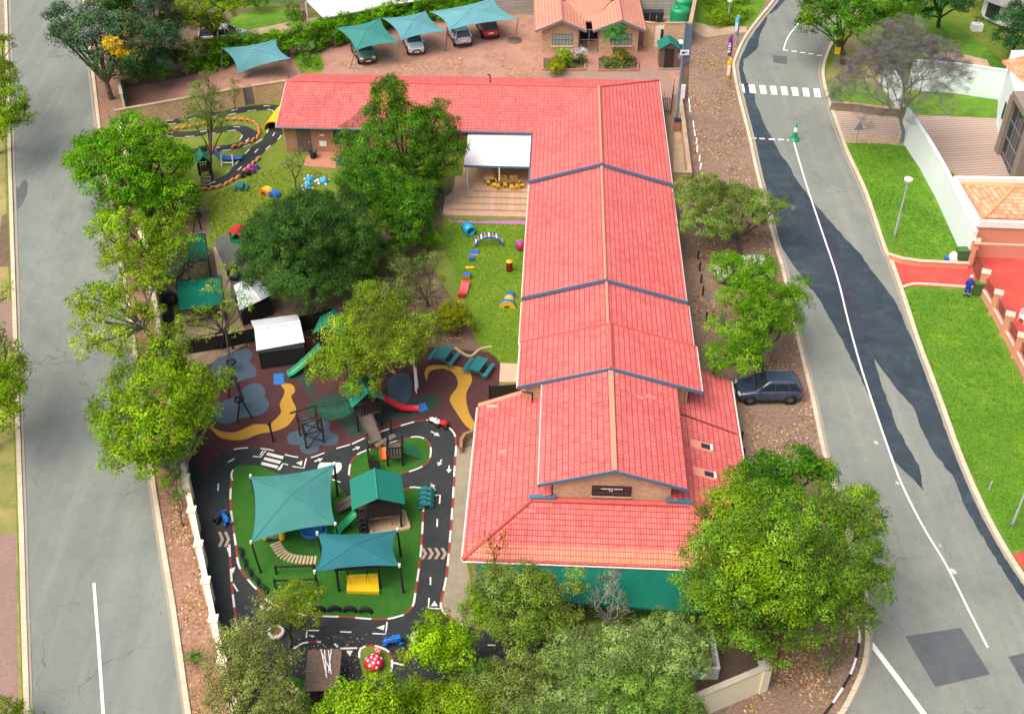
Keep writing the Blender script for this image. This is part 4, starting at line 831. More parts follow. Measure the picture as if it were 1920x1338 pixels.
tree('feathery willow-like tree hanging over the roofed play tower', (700,700), [(700,590,5.6,2.0),(650,620,5,1.8),(750,620,5,1.7),(700,650,4.8,2.0),(640,670,4.4,1.6),(610,690,4,1.3),(740,670,4.4,1.6),(680,700,3.8,1.4),(740,570,5.2,1.3),(790,610,4.6,1.2),(595,700,3.6,.8),(690,550,5,1.1),(780,660,3.6,1.0),(815,625,3.8,.8)], ((126,154,50),(98,134,40),(150,170,72)), .16, 1.05, .2, sub=.42, droop=.6, hole=.05, extra=[([8,9,13],OLIVE)])
bare('bare grey twiggy shrub behind the feathery tree', (668,640), 3.6, .9, .06, 4, 8, m_barkpale, 'bare_shrub', 'shrub')
tree('sparse olive tree with several stems between the arms of the small black track', (398,335), [(380,165,6.0,1.2),(375,200,5.2,1.4),(400,180,5,1.1),(365,235,4,1.2),(405,220,4,1.2),(390,145,6,.8),(420,240,3.2,.8)], OLIVE, .12, .75, .14, sub=.4, hole=.25)
tree('slim young tree beside the brick wall at the back of the track garden', (440,208), [(440,160,2.6,.55),(440,180,2.0,.6),(445,170,2.2,.5)], OLIVE, .12, .8, .05, sub=.3)
tree('tall spreading blue-green street tree at the top of the left road', (210,185), [(150,60,6.5,2.0),(110,30,6.5,1.6),(190,70,6,2.2),(120,70,6,1.3),(205,110,5,2.0),(100,60,6.2,.9),(170,30,6.5,1.7),(160,95,5.4,1.2),(225,140,3.4,1.6),(230,60,6,1.8),(240,100,4.6,1.6)], BLUEG, .26, .95, .25, sub=.55, hole=.1, extra=[([2,6],BLUISH),([9,10],OLIVE)])
shrub('bright yellow flowering bush among the dark trees by the left road', (220,125), [(212,88,7.6,.9),(226,96,7.2,.8),(204,80,7.6,.55),(232,104,6.6,.5),(218,100,7.2,.6)], ((236,196,20),(214,176,20),(244,214,60)), .2, .9, name='flowering_bush', cat='bush')
tree('dark green tree with layered branches at the top left', (225,70), [(210,0,7,2.6),(240,20,6,2.4),(215,-40,8,2.5),(262,-10,7,2.0)], DEEP, .26, 1.0, .25)
tree('blue-green cedar with drooping layers at the top left', (292,125), [(290,10,7,2.0),(275,60,5.4,2.0),(305,70,4.6,1.8),(285,110,2.8,1.8),(295,-30,9,1.4),(320,40,5,1.6)], ((70,112,72),(48,88,54),(104,136,100)), .16, 1.05, .22, sub=.45, droop=.5, extra=[([0,2],BLUISH)])
tree('yellow-green tree with forked trunk above the white pickup', (412,95), [(380,10,5.6,2.2),(420,10,5.2,1.8),(350,30,5,1.7),(400,40,4,1.4),(440,0,5,1.3),(360,-20,6,2.0),(330,15,5,1.2)], ((116,146,34),(90,126,30),(138,160,60)), .2, 1.0, .2, sub=.45)
shrub('dark leafy bush at the end of the long hedge nearest the left road', (260,155), [(250,130,1.6,1.5),(280,125,1.8,1.6),(310,110,1.8,1.5),(240,110,2,1.3),(300,140,1.2,1.2),(330,100,1.8,1.2)], MIDG, .2, 1.0, sub=.4)
shrub('pale olive bush overhanging the drive behind the dark leafy bush', (345,140), [(345,105,2.2,.9),(340,85,2.6,.9),(350,125,1.4,.8)], OLIVE, .16, .8)
# left edge
tree('light green tree at the left frame edge, uppermost of the edge trees', (-8,290), [(10,190,5,1.9),(-20,160,5,2.2),(35,215,4,1.3),(0,130,5,1.6),(15,235,3.4,1.3),(-20,240,4,2.0),(5,90,5,1.2)], LIME, .22, 1.0, .2)
tree('light green tree at the left frame edge halfway down', (-20,850), [(5,680,5,1.5),(-20,720,5,2.2),(10,740,4.4,1.2),(0,790,4,1.5),(-30,640,5,1.6),(15,650,4.6,.8),(-10,550,4,1.0)], LIME, .22, 1.0, .2)
shrub('green shrub at the bottom left corner by the kerb', (5,1375), [(10,1330,1.6,.9),(45,1340,1.2,.7),(-15,1340,1.5,1.0),(75,1345,.8,.3)], LIME, .16, 1.0)
shrub('small lone shrub in the paved verge beside the lower left road', (366,1245), [(362,1225,.7,.45),(372,1235,.6,.4),(358,1238,.5,.35)], MIDG, .12, 1.0)
# hedge
def hedge(label, pts, r, h, pal, name='hedge'):
    NT[0] += 1; rng = np.random.default_rng(NT[0]); P_ = resample(W(pts, 0, True, False), r * .8); B = P_[0].copy(); t = thing(name, label, 'hedge', B)
    bl = []
    for p in P_:
        for k in range(3): bl.append((p.x - B.x + rng.normal() * .2, p.y - B.y + rng.normal() * .2, p.z - B.z + h * (.25 + .32 * k), r * (1.05 - .1 * k)))
    V, T = leaves(bl, pal, .2, 1.15, rng, .42, .8); leaf_mesh('foliage', V, T, t)
    mb = MB(); [mb.tube((p.x - B.x, p.y - B.y, p.z-B.z-.1), (p.x - B.x, p.y - B.y, p.z-B.z+h), .05, .03, 5) for p in P_]; mb.build('stem', m_bark, t); return t
hedge('long clipped green hedge behind the row of shade sails', [(370,133),(440,118),(520,108),(570,100),(640,80),(700,62),(760,48),(840,30),(940,10)], 1.0, 2.3, ((92,152,28),(70,128,24),(124,172,48)))
# north strip
shrub('fan palm with green ground cover between the shade sails', (575,112), [(572,108,.5,.6),(585,112,.4,.7),(570,120,.3,.7),(592,122,.3,.6)], BRIGHT, .16, .9, name='ground_cover_bed', cat='plants')
def palm(label, base, h, n, L, m):
    B = G(*base); t = thing('fan_palm', label, 'palm', B); rr = random.Random(4); mb = MB()
    for i in range(n):
        a = 6.283 * i / n + rr.random() * .4; e = rr.uniform(.3, 1.1); d = Vector((math.cos(a) * math.cos(e), math.sin(a) * math.cos(e), math.sin(e))); s_ = Vector((0, 0, h)); tip = s_ + d * L
        mb.path([s_, s_ + d * L * .5], .015, 4); sd_ = d.cross(Vector((0, 0, 1))).normalized(); up = sd_.cross(d)
        for k in range(9):
            th = (k - 4) * .28; dd = d * math.cos(th) + sd_ * math.sin(th); b_ = s_ + d * L * .5; mb.add([b_, b_ + dd * L * .35 + sd_ * .03, b_ + dd * L * .55 - up * .05, b_ + dd * L * .35 - sd_ * .03], [(0, 1, 2, 3)])
    mb.build('frond', m, t); MB().tube((0, 0, 0), (0, 0, h), .09, .07).build('trunk', m_bark, t)
palm('small fan palm rising from the round green bed behind the school', (574,110), .9, 14, 1.1, M_plain('palm_green', hexc(120,160,90), .6))
shrub('clipped bush on the lawn beside the white carport', (556,38), [(555,28,1.0,1.1),(548,20,1.1,.9)], MIDG, .18, .9)
shrub('dark bush in front of the grey house at the top', (480,12), [(478,6,1.0,1.0),(462,6,1,.8),(495,2,1.2,.8)], MIDG, .18, .9)
# gate house beds
def bed(label, x0, y0, x1, y1, nm='flower_bed'):
    a, b, c, d = [G(*p) for p in ((x0,y1),(x1,y1),(x1,y0),(x0,y0))]; NT[0] += 1; rng = np.random.default_rng(NT[0]); o = thing(nm, label, 'flower bed', a)
    bl = []
    for i in range(34):
        p = a.lerp(b, .06 + .88 * rng.random()).lerp(d.lerp(c, rng.random()), .1 + .8 * rng.random()); bl.append((p.x - a.x, p.y - a.y, .22, .5))
    V, T = leaves(bl, ((104,128,66),(84,110,52),(140,150,104)), .13, 1.1, rng, .22); leaf_mesh('foliage', V, T, o)
    mb = MB(); pts = [a, b, c, d, a]
    for p, q in zip(pts, pts[1:]): mb.beam(p - a + Vector((0,0,.1)), q - a + Vector((0,0,.1)), .12, .22)
    mb.build('brick_edging', m_brickred, o); MB().prism([p - a + Vector((0,0,.1)) for p in pts[:4]], .08).build('soil', m_soil, o)
bed('low planted bed in front of the left gable of the gate house', 1018, 112, 1097, 133)
bed('low planted bed in front of the right gable of the gate house', 1121, 112, 1196, 134)
shrub('rounded yellow-green bush at the near left corner of the gate house bed', (1043,140), [(1042,126,.8,.95),(1047,118,.8,.8),(1040,134,.4,.7)], GOLD, .13, 1.0)
shrub('leafy green bush below the left window of the gate house', (1058,118), [(1056,104,.9,.95),(1066,109,.7,.8)], ((120,160,40),(92,140,34),(150,176,60)), .2, .8)
shrub('white flowering rose bush beside the gate of the gate house', (1083,118), [(1078,102,1.0,.7),(1090,104,.9,.7),(1083,110,.6,.6)], ((90,120,60),(70,104,50),(110,140,80)), .12, .6, extra=[([0,1,2],((238,240,232),(230,232,226),(250,250,246)))], name='rose_bush')
tree('small round-headed tree in front of the right gable of the gate house', (1148,118), [(1153,70,2.8,1.15),(1161,63,2.8,.9),(1145,77,2.5,.8),(1164,75,2.5,.8)], ((70,140,70),(50,116,56),(100,160,90)), .18, 1.0, .05, sub=.35)
shrub('clipped round yellow-green bush right of the small tree at the gate house', (1163,115), [(1163,106,.6,.95)], GOLD, .11, 1.2, name='ball_bush', sub=.25)
# east verge trees
tree('spreading olive-green tree with bare twisted trunk beside the upper school roof', (1388,478), [(1340,380,3.6,1.9),(1300,385,3.4,1.5),(1380,370,3.6,1.8),(1310,430,2.8,1.7),(1350,425,3.0,1.6),(1415,385,3.2,1.5),(1440,400,2.8,1.1),(1462,385,3.0,.9),(1410,420,2.6,1.1),(1290,350,3.4,1.0),(1330,350,3.8,1.2)], ((116,146,66),(94,126,54),(140,160,88)), .15, 1.05, .16, sub=.42, flat=.7, bark=m_bark)
tree('bright green tree above the parked dark car, bent like a crescent', (1425,690), [(1380,510,4.6,1.6),(1420,530,4.6,1.7),(1360,495,4.2,1.2),(1390,570,4.2,1.7),(1450,570,4.6,1.8),(1485,570,4.2,1.3),(1470,600,4,1.4),(1420,600,4.2,1.8),(1385,640,3.6,1.5),(1350,665,3.2,1.2),(1395,675,3.0,1.3),(1345,600,3.6,.9),(1415,640,3.4,1.2),(1340,690,2.6,.7),(1500,540,4.2,.8),(1430,500,4.4,1.0)], ((100,150,40),(76,128,34),(132,168,60)), .17, 1.1, .2, sub=.42)
tree('very large green tree covering the south-east corner of the school', (1455,1170), [(1430,985,8.0,1.7),(1475,1010,8.4,1.7),(1370,960,7.2,1.4),(1345,1010,6.6,1.5),(1310,1045,5.8,1.2),(1295,1085,5.0,1.0),(1390,1020,7.8,1.6),(1410,1080,7.4,1.7),(1460,1070,7.8,1.6),(1510,1050,7,1.5),(1540,1000,6.4,1.3),(1575,965,6,1.2),(1610,945,5.6,1.1),(1625,990,5.4,1.1),(1600,1030,6,1.4),(1645,1060,5.2,1.0),(1630,1100,5.2,1.2),(1570,1085,6.4,1.6),(1520,1110,6.6,1.6),(1465,1130,6.4,1.6),(1400,1140,5.8,1.5),(1350,1110,6,1.5),(1320,1150,4.6,1.2),(1345,1180,3.8,1.1),(1580,1140,4.8,1.3),(1530,1165,4.6,1.4),(1480,1180,4.4,1.2),(1445,1215,3.2,.9),(1458,1240,2.4,.6),(1400,1190,4.4,1.1),(1485,955,6.8,1.4),(1420,935,6.6,1.2),(1340,970,6,1.0),(1610,1160,3.8,1.0),(1550,945,5.4,1.0),(1380,905,5,1.0)], ((104,144,46),(78,120,38),(134,166,66)), .19, 1.1, .36, sub=.5, flat=.9, extra=[([4,11,13,24],OLIVE),([2,7,12,19,21],LIME)])
tree('dark green leafy tree at the upper edge of the very large tree', (1470,960), [(1440,890,4,1.8),(1490,885,3.6,1.5),(1420,920,3.6,1.4),(1535,895,3,1.1),(1460,920,3.4,1.5),(1545,880,2.8,.8),(1400,900,3.2,1.0)], ((62,118,30),(44,96,28),(98,142,44)), .24, 1.0, .16, sub=.45, extra=[([3,5],LIME)])
shrub('thin low shrub on the corner verge beneath the very large tree', (1555,1265), [(1545,1235,1.2,.7),(1565,1225,1.2,.6),(1580,1215,1.2,.6)], OLIVE, .14, .5, hole=.3)
# south garden
tree('pale green tree at the lower end of the boundary wall, front left', (450,1310), [(460,1190,4.4,1.2),(500,1150,4.4,1.1),(470,1230,4.2,1.5),(430,1260,3.8,1.3),(500,1250,4,1.3),(535,1310,3.8,1.1),(480,1300,3.8,1.6),(430,1320,3.6,1.3),(520,1330,3.6,1.6),(420,1200,3.6,.8),(540,1225,3.6,.7)], ((136,146,80),(116,130,66),(158,164,104)), .15, .9, .18, sub=.4, droop=.5, hole=.15)
tree('yellow-green young tree at the corner of the turf island by the tyres', (540,1215), [(560,1110,3.4,.9),(530,1120,3.2,.9),(575,1130,3.0,.8),(540,1150,2.8,1.0),(580,1165,2.4,.7),(510,1160,2.6,.8),(595,1110,3,.5)], ((140,160,50),(116,144,44),(160,176,76)), .14, .9, .1, sub=.32, droop=.3)
tree('lime green tree at the bottom edge below the toadstool', (680,1370), [(660,1312,4,1.2),(712,1312,4,1.1),(635,1330,4,1.1),(690,1338,4,1.5),(742,1318,3.6,1.0),(622,1350,3.6,.9),(740,1345,3.6,1.2)], LIME, .18, 1.05, .14, sub=.42)
tree('bright lime green tree beside the white ring planter', (830,1250), [(820,1180,3.6,1.2),(850,1190,3.4,1.1),(800,1210,3.4,1.1),(830,1225,3.2,1.4),(860,1230,3,1.0),(780,1240,2.8,.9),(870,1200,3,.7)], ((128,166,30),(102,146,28),(152,182,54)), .18, 1.05, .12, sub=.4)
tree('mixed green tree in front of the left end of the green awning', (960,1210), [(930,1110,4.6,1.4),(970,1090,4.6,1.3),(900,1150,3.8,1.2),(960,1160,4.2,1.6),(1010,1110,4.2,1.3),(1030,1150,3.6,1.1),(920,1080,4.6,1.0),(1000,1180,3.2,1.2),(1060,1180,2.8,.8)], ((112,140,54),(88,122,46),(142,160,78)), .15, .95, .14, sub=.4, hole=.12, extra=[([0,4],OLIVE),([2],LIME)])
shrub('sprouting branch with orange young leaves rising over the eaves', (925,1125), [(915,1010,4.6,.5),(938,1020,4.4,.5),(925,1035,4,.5),(945,1000,4.4,.3)], ((220,140,80),(196,150,80),(170,160,80)), .13, .4, hole=.3, bark=M_plain('red_twig', hexc(140,70,54), .8), name='sapling', cat='sapling', fine=5)
tree('thin pale olive tree rising over the left part of the awning', (1015,1205), [(1005,1085,4.4,.8),(1035,1100,4.2,.8),(1020,1130,3.6,.9),(985,1105,4.2,.7),(1050,1135,3.2,.7)], OLIVE, .13, .6, .07, sub=.3, hole=.25)
tree('lime leafed branch tree in front of the middle of the awning', (1060,1190), [(1080,1085,4.2,.7),(1070,1105,3.8,.6),(1090,1100,3.8,.5)], ((134,160,60),(110,144,54),(160,176,90)), .14, .8, .06, sub=.3)
tree('pale grey-green wispy tree against the green awning', (1140,1195), [(1140,1105,3.6,.8),(1160,1125,3.2,.7),(1120,1120,3.2,.7),(1150,1080,4,.5)], GREY, .11, .55, .07, sub=.3, hole=.3, fine=5, bark=m_barkpale)
bare('bare grey twiggy shrub under the edge of the awning', (1145,1215), 3.2, .95, .06, 4, 9, m_barkpale, 'bare_shrub', 'shrub')
shrub('yellowish bush right of the mixed green tree below the awning', (1070,1210), [(1060,1160,1.8,.8),(1080,1145,1.8,.6),(1050,1180,1.4,.7)], ((150,164,80),(124,144,66),(176,184,110)), .15, .8)
OLV = ((122,150,80),(98,130,64),(158,178,116))
tree('grey-green olive bush in the bottom row, left of the middle', (960,1330), [(940,1270,3,1.3),(980,1260,3,1.3),(920,1310,2.8,1.3),(980,1310,3,1.5),(1010,1290,2.8,1.1),(900,1270,2.6,.9),(870,1290,2.6,1.0)], OLIVE, .23, 1.0, .1, sub=.36, ell=.3, extra=[([5],MIDG)])
tree('large grey-green olive tree in the middle of the bottom row', (1140,1300), [(1110,1210,3.4,1.5),(1160,1220,3.2,1.5),(1080,1240,3,1.5),(1130,1260,3.2,1.7),(1190,1240,3.2,1.5),(1060,1210,2.8,1.0),(1040,1260,2.6,1.2),(1180,1280,2.6,1.3)], OLV, .24, 1.0, .12, sub=.38, ell=.3)
tree('grey-green olive tree at the right end of the bottom row beside the wall', (1270,1290), [(1250,1200,3.4,1.4),(1290,1215,3,1.2),(1230,1240,3,1.4),(1280,1250,3,1.4),(1305,1240,2.6,.9),(1215,1205,2.8,1.0),(1300,1190,3,.7)], OLV, .24, 1.0, .12, sub=.38, ell=.3)
tree('feathery green bush at the bottom edge right of centre', (1220,1370), [(1180,1320,3,1.5),(1230,1310,3,1.4),(1270,1320,3,1.3),(1150,1345,3,1.4),(1210,1350,3,1.4),(1260,1350,3,1.3),(1300,1350,2.6,.9),(1120,1300,2.6,1.1)], ((110,148,62),(86,126,50),(138,168,90)), .24, 1.0, .1, sub=.36, ell=.25)
tree('pale feathery bush at the bottom edge in the middle', (1060,1375), [(1040,1330,3,1.3),(1080,1320,3,1.2),(1000,1345,3,1.3),(1060,1355,3,1.4),(1110,1350,2.8,1.1),(950,1350,3,1.2)], OLV, .23, 1.0, .1, sub=.36, ell=.25)
tree('yellow-green bush at the bottom edge left of the middle', (870,1380), [(820,1320,3,1.3),(860,1330,3,1.3),(780,1340,3,1.3),(890,1345,2.8,1.2),(830,1355,3,1.4),(780,1300,2.8,.9),(920,1340,2.6,.9)], ((126,158,38),(100,138,34),(150,174,62)), .16, 1.05, .1, sub=.38)
shrub('dark green shrub between the bottom bushes and the inner fence', (890,1290), [(870,1265,1.0,.7),(905,1275,1,.7),(850,1280,1,.6)], DEEP, .14, 1.0)
shrub('dark glossy shrub in the bed left of the bright lime green tree', (760,1330), [(770,1310,1.2,.8),(750,1330,1.2,.8)], MIDG, .14, 1.0)
# garden shrubs
shrub('dense green shrub between the dark round tree and the play lawn', (765,520), [(730,470,1.8,1.1),(760,455,1.8,1.1),(745,500,1.6,1.0),(782,485,1.4,.9),(770,520,1.2,.7),(720,505,1.6,.9)], ((82,124,48),(60,100,40),(108,146,62)), .15, 1.0, sub=.35)
shrub('low dark shrub at the foot of the bushy tree beside the deck steps', (815,390), [(800,372,1.2,.9),(822,362,1.2,.7),(812,395,.9,.7)], DEEP, .15, 1.0)
shrub('thicket of green saplings under the feathery tree, against the black shed', (600,600), [(575,590,1.2,.8),(700,470,1.2,1.0),(690,520,1.4,1.0),(610,590,1.0,.6)], DEEP, .14, .9)
shrub('rounded golden-green bush at the edge of the play lawn', (852,632), [(850,590,1.5,1.1),(830,600,1.2,.9),(868,603,1.1,.8),(848,612,.8,.8),(838,580,1.4,.8),(862,582,1.4,.7)], ((136,150,22),(104,130,22),(170,172,34)), .11, 1.3, sub=.25, name='golden_bush', cat='bush')
shrub('rounded green shrub below the corner of the deck steps', (803,470), [(805,435,1.2,.8),(812,448,1.0,.8),(795,455,.9,.8),(808,420,1.2,.6)], BRIGHT, .12, 1.1, sub=.28)
tree('wispy olive tree between the golden bush and the round dark tree', (800,575), [(800,500,3.2,1.0),(770,520,3,1.1),(815,530,2.8,.9),(785,560,2.2,1.0),(745,500,3.0,1.0),(830,560,1.8,.5),(740,540,2.4,1.0),(820,480,3.0,.6)], ((120,132,80),(98,114,64),(148,156,108)), .12, .7, .1, sub=.35, hole=.3)
shrub('pale leafed bush beside the picnic tables', (790,650), [(790,600,2,.7),(810,625,1.4,.5),(775,625,1.6,.7)], OLIVE, .12, .7, hole=.2)
tree('wispy grey-green shrub on the lawn in front of the brick terrace', (555,360), [(548,300,2.4,.8),(560,285,2.6,.6),(540,310,2.2,.7),(565,310,2.2,.6)], ((130,148,96),(110,130,78),(156,168,120)), .12, .35, .07, sub=.3, hole=.45, fine=5, name='shrub', cat='shrub')
shrub('rounded green bush at the corner of the brick terrace', (660,318), [(655,280,2,.8),(650,300,1.4,.7),(640,312,1,.5)], LIME, .14, 1.0)
# top right
tree('broad green tree overhanging the top of the east road', (1582,120), [(1540,10,5.5,2.3),(1580,0,6,2.4),(1520,30,5,1.4),(1570,40,4.8,1.9),(1600,30,5,1.8),(1550,-30,6,2.4),(1512,40,4.8,.9),(1600,60,3.8,1.1),(1560,70,3.6,1.0)], MIDG, .26, 1.0, .25, sub=.5, hole=.08, extra=[([2,6],LIME)])
tree('rounded green tree behind the bare grey tree', (1660,75), [(1650,20,4.4,2.0),(1690,20,4.4,1.8),(1620,30,4,1.6),(1670,-10,5,2.2),(1680,45,3.4,1.4),(1640,45,3,1.4),(1715,10,4,1.4)], ((86,134,40),(64,110,34),(112,152,54)), .2, 1.0, .2, sub=.5)
tree('dark blue-green tree at the top right behind the bare tree', (1760,50), [(1750,0,4.6,2.0),(1790,0,4.4,1.8),(1730,-20,5,2.2),(1760,-40,6,2.6),(1810,10,3.6,1.2),(1745,30,3,1.2)], ((50,98,56),(36,80,44),(72,118,72)), .18, 1.0, .2, sub=.5)
bare('leafless grey tree beside the white boundary wall', (1690,268), 9.6, .95, .18, 7, 5, M_plain('grey_twig', hexc(138,138,134), .9), tint=TWIG)
tree('dark evergreen tree in front of the thatched house at the right edge', (1900,105), [(1895,50,3.6,1.6),(1925,50,3.6,1.7),(1880,75,2.6,1.2),(1910,80,2.8,1.4),(1905,30,3.6,1.2)], ((48,92,48),(36,76,40),(76,116,66)), .2, 1.0, .15, sub=.45)
# planted slope beside the top of the east road: countless low plants
NT[0] += 1; rng = np.random.default_rng(5); bl = []
for k in range(95):
    u_, v_ = rng.random(), rng.random(); x0 = 1312 + 20 * v_; x1 = 1425 - 45 * (1 - 0) * (v_) * .6; p = G(x0 + (x1 - x0) * u_, -40 + 85 * v_, .3); bl.append((p.x, p.y, p.z, .7))
V, T = leaves(bl, ((110,150,44),(84,126,36),(140,166,60)), .17, .7, rng, .35); prop(leaf_mesh('ground_cover', V, T), 'low leafy ground cover on the bank beside the top of the east road', 'ground cover', kind='stuff')
# drifts of fallen leaves on the verges
def litter(px_poly, n, seed):
    rng = np.random.default_rng(seed); P_ = W(px_poly); xs = [p.x for p in P_]; ys = [p.y for p in P_]
    X = rng.uniform(min(xs), max(xs), n * 3); Y = rng.uniform(min(ys), max(ys), n * 3); ins = np.zeros(n * 3, bool); j = len(P_) - 1
    for i in range(len(P_)):
        xi, yi, xj, yj = xs[i], ys[i], xs[j], ys[j]; ins ^= ((yi > Y) != (yj > Y)) & (X < (xj - xi) * (Y - yi) / (yj - yi + 1e-12) + xi); j = i
    ins &= (np.sin(X * 1.3 + Y * .7) + np.sin(Y * .9 - X * .5) + rng.normal(size=n * 3) * .8) > .1
    X, Y = X[ins][:n], Y[ins][:n]; N = len(X); c = np.stack([X, Y, K * (Y - Y0) + .035], 1); a = rng.random(N) * 6.283; L = .05 + .06 * rng.random((N, 1))
    d = np.stack([np.cos(a), np.sin(a), rng.normal(size=N) * .2], 1) * L; e = np.stack([-np.sin(a), np.cos(a), rng.normal(size=N) * .2], 1) * L * .6
    cols = np.array([lin(q) for q in ((206,170,130),(176,128,84),(150,112,80),(222,196,160),(120,96,66),(170,160,80))]); T = cols[rng.integers(0, 6, N)] * (.8 + .4 * rng.random((N, 1)))
    return np.stack([c - d, c + e, c + d, c - e], 1).reshape(-1, 3), np.repeat(T, 4, 0)
VV, TT = [], []
for i, (pl, n) in enumerate([([(300,912),(340,912),(405,1200),(455,1400),(370,1400),(322,1057)], 2600), ([(1300,340),(1415,345),(1450,480),(1500,650),(1545,860),(1410,900),(1390,700),(1300,600)], 3000), ([(1440,1180),(1600,1180),(1600,1280),(1530,1340),(1350,1400),(1440,1260)], 2600),
    ([(1300,70),(1380,80),(1375,140),(1400,260),(1415,340),(1300,330),(1290,180)], 1800), ([(560,120),(1000,100),(1010,150),(560,140)], 900), ([(420,1200),(900,1180),(1300,1190),(1300,1400),(460,1400)], 2600), ([(330,560),(560,600),(820,560),(880,640),(700,640),(350,650)], 1200)]):
    V, T = litter(pl, n, 60 + i); VV.append(V); TT.append(T)
prop(leaf_mesh('fallen_leaves', np.concatenate(VV), np.concatenate(TT)), 'small dry fallen leaves scattered over the verges and soil', 'fallen leaves', kind='stuff')
# grass tufts on the lawns: short blades
def tufts(px_poly, n, col, seed, h=.035):
    rng = np.random.default_rng(seed); P_ = W(px_poly); xs = [p.x for p in P_]; ys = [p.y for p in P_]; out = []
    X = rng.uniform(min(xs), max(xs), n * 3); Y = rng.uniform(min(ys), max(ys), n * 3); ins = np.zeros(n * 3, bool); j = len(P_) - 1
    for i in range(len(P_)):
        xi, yi, xj, yj = xs[i], ys[i], xs[j], ys[j]; ins ^= ((yi > Y) != (yj > Y)) & (X < (xj - xi) * (Y - yi) / (yj - yi + 1e-12) + xi); j = i
    X, Y = X[ins][:n], Y[ins][:n]; N = len(X); Z = K * (Y - Y0) + .02; a = rng.random(N) * 6.283; w_ = .05 + .04 * rng.random(N); hh = h * (.6 + .8 * rng.random(N)); ln = rng.normal(size=(N, 2)) * .05
    c = np.stack([X, Y, Z], 1); d = np.stack([np.cos(a) * w_, np.sin(a) * w_, np.zeros(N)], 1); t = np.stack([ln[:, 0], ln[:, 1], hh], 1)
    V = np.stack([c - d, c + d, c + d * .6 + t, c - d * .6 + t], 1).reshape(-1, 3); base = lin(col); T = base[None] * (.75 + .5 * rng.random((N, 1))); return V, np.repeat(T, 4, 0)
VV, TT = [], []
for i, (pl, n, col) in enumerate([([(848,412),(985,418),(972,678),(938,680),(901,652),(870,560),(835,470)], 9000, (110,146,26)), ([(1690,550),(1720,545),(1828,555),(1895,680),(1950,800),(1955,1030),(1899,1030),(1806,859),(1768,760),(1724,639)], 10000, (100,150,28)),
    ([(1594,268),(1690,268),(1797,464),(1798,486),(1680,476),(1625,361)], 6000, (100,150,28)), ([(390,370),(540,300),(620,330),(520,420),(430,430),(395,460)], 6000, (130,152,40))]):
    V, T = tufts(pl, n, col, 40 + i); VV.append(V); TT.append(T)
prop(leaf_mesh('grass', np.concatenate(VV), np.concatenate(TT)), 'short green grass blades on the lawns', 'grass', kind='stuff')
# ------------------------------------------------------------------ walls, fences, neighbouring buildings
def rel(t, px, py, h=0): return G(px, py, h) - Vector(t.location)
def wallrun(name, label, base_px, h, m, m2=None, th=.22, coping=None, pillars=None, pil=(.42, .42, .12), cat='wall', inner=None):
    P_ = [G(*p) for p in base_px]; t = thing(name, label, cat, P_[0]); o = P_[0]
    mb = MB(); cp = MB()
    for a, b in zip(P_, P_[1:]):
        a, b = a - o, b - o; d = (b - a).normalized(); b2 = b + d * th * .4
        n = Vector((0, 0, h)); dn = Vector((0, 0, -.3)); s_ = Vector((-d.y, d.x, 0)).normalized() * th / 2
        mb.add([a-s_+dn, a+s_+dn, b2+s_+dn, b2-s_+dn, a-s_+n, a+s_+n, b2+s_+n, b2-s_+n], [(0,1,2,3),(7,6,5,4),(4,5,1,0),(5,6,2,1),(6,7,3,2),(7,4,0,3)])
        if coping: cp.beam(a + n + Vector((0,0,.03)), b2 + n + Vector((0,0,.03)), th + .08, .08)
    w_ = mb.build('wall', m, t); bmx = w_.data; bmx.flip_normals() if False else None
    if inner:
        ib = MB()
        for a, b in zip(P_, P_[1:]):
            a, b = a - o, b - o; d = (b - a).normalized(); s_ = Vector((-d.y, d.x, 0)).normalized() * (th / 2 + .015)
            ib.beam(a + s_ * inner[1] + Vector((0,0,h*.45)), b + s_ * inner[1] + Vector((0,0,h*.45)), .02, h * .85)
        ib.build('brick_panel', inner[0], t)
    if coping: cp.build('coping', coping, t)
    if pillars:
        for p in resample(P_, pillars) + [P_[-1]]:
            q = p - o; mb = MB().box(q + Vector((0, 0, (h + pil[2]) / 2 - .1)), (pil[0], pil[1], h + pil[2] + .2), YAW)
            pp = mb.build('pillar', m, t); MB().box(q + Vector((0, 0, h + pil[2] + .03)), (pil[0] + .1, pil[1] + .1, .08), YAW).build('cap', coping or m, pp)
    return t
wallrun('boundary_wall', 'long cream boundary wall with pillars along the left road', [(x + 9 - (3 if y < 300 else 0), y + 38) for x, y in WALL], 1.75, m_cream, coping=m_cream, pillars=2.65, inner=(m_brickw, -1))
wallrun('boundary_wall', 'short cream wall end beside the green gate at the upper left', [(222,150),(234,205)], 1.5, m_cream, coping=m_cream)
wallrun('brick_wall', 'tan face brick garden wall left of the plank gate', [(222,242),(300,228),(412,207),(458,198)], 1.75, m_brickw, coping=m_sand, th=.25)
wallrun('brick_wall', 'short tan brick wall between the plank gate and the school wing', [(478,195),(541,185)], 1.75, m_brickw, coping=m_sand, th=.25)
t = thing('garden_gate', 'grey plank gate in the tan brick garden wall', 'gate', G(458,198)); a, b = Vector(), rel(t,478,195); mb = MB()
for i in range(9): p = a.lerp(b, (i + .5) / 9); mb.box(p + Vector((0,0,.85)), (.1,.04,1.7), .1)
mb.build('plank', M_plain('grey_timber', hexc(128,120,116), .8), t); MB().beam(a + Vector((0,.04,.4)), b + Vector((0,.04,.4)), .05,.1).beam(a + Vector((0,.04,1.4)), b + Vector((0,.04,1.4)), .05,.1).build('rail', m_steel, t)
t = thing('bar_gate', 'green barred gate at the short cream wall end', 'gate', G(234,172)); b = rel(t,241,205); mb = MB()
for i in range(9): mb.tube(b * (i/8), b * (i/8) + Vector((0,0,1.5)), .03, .03, 5)
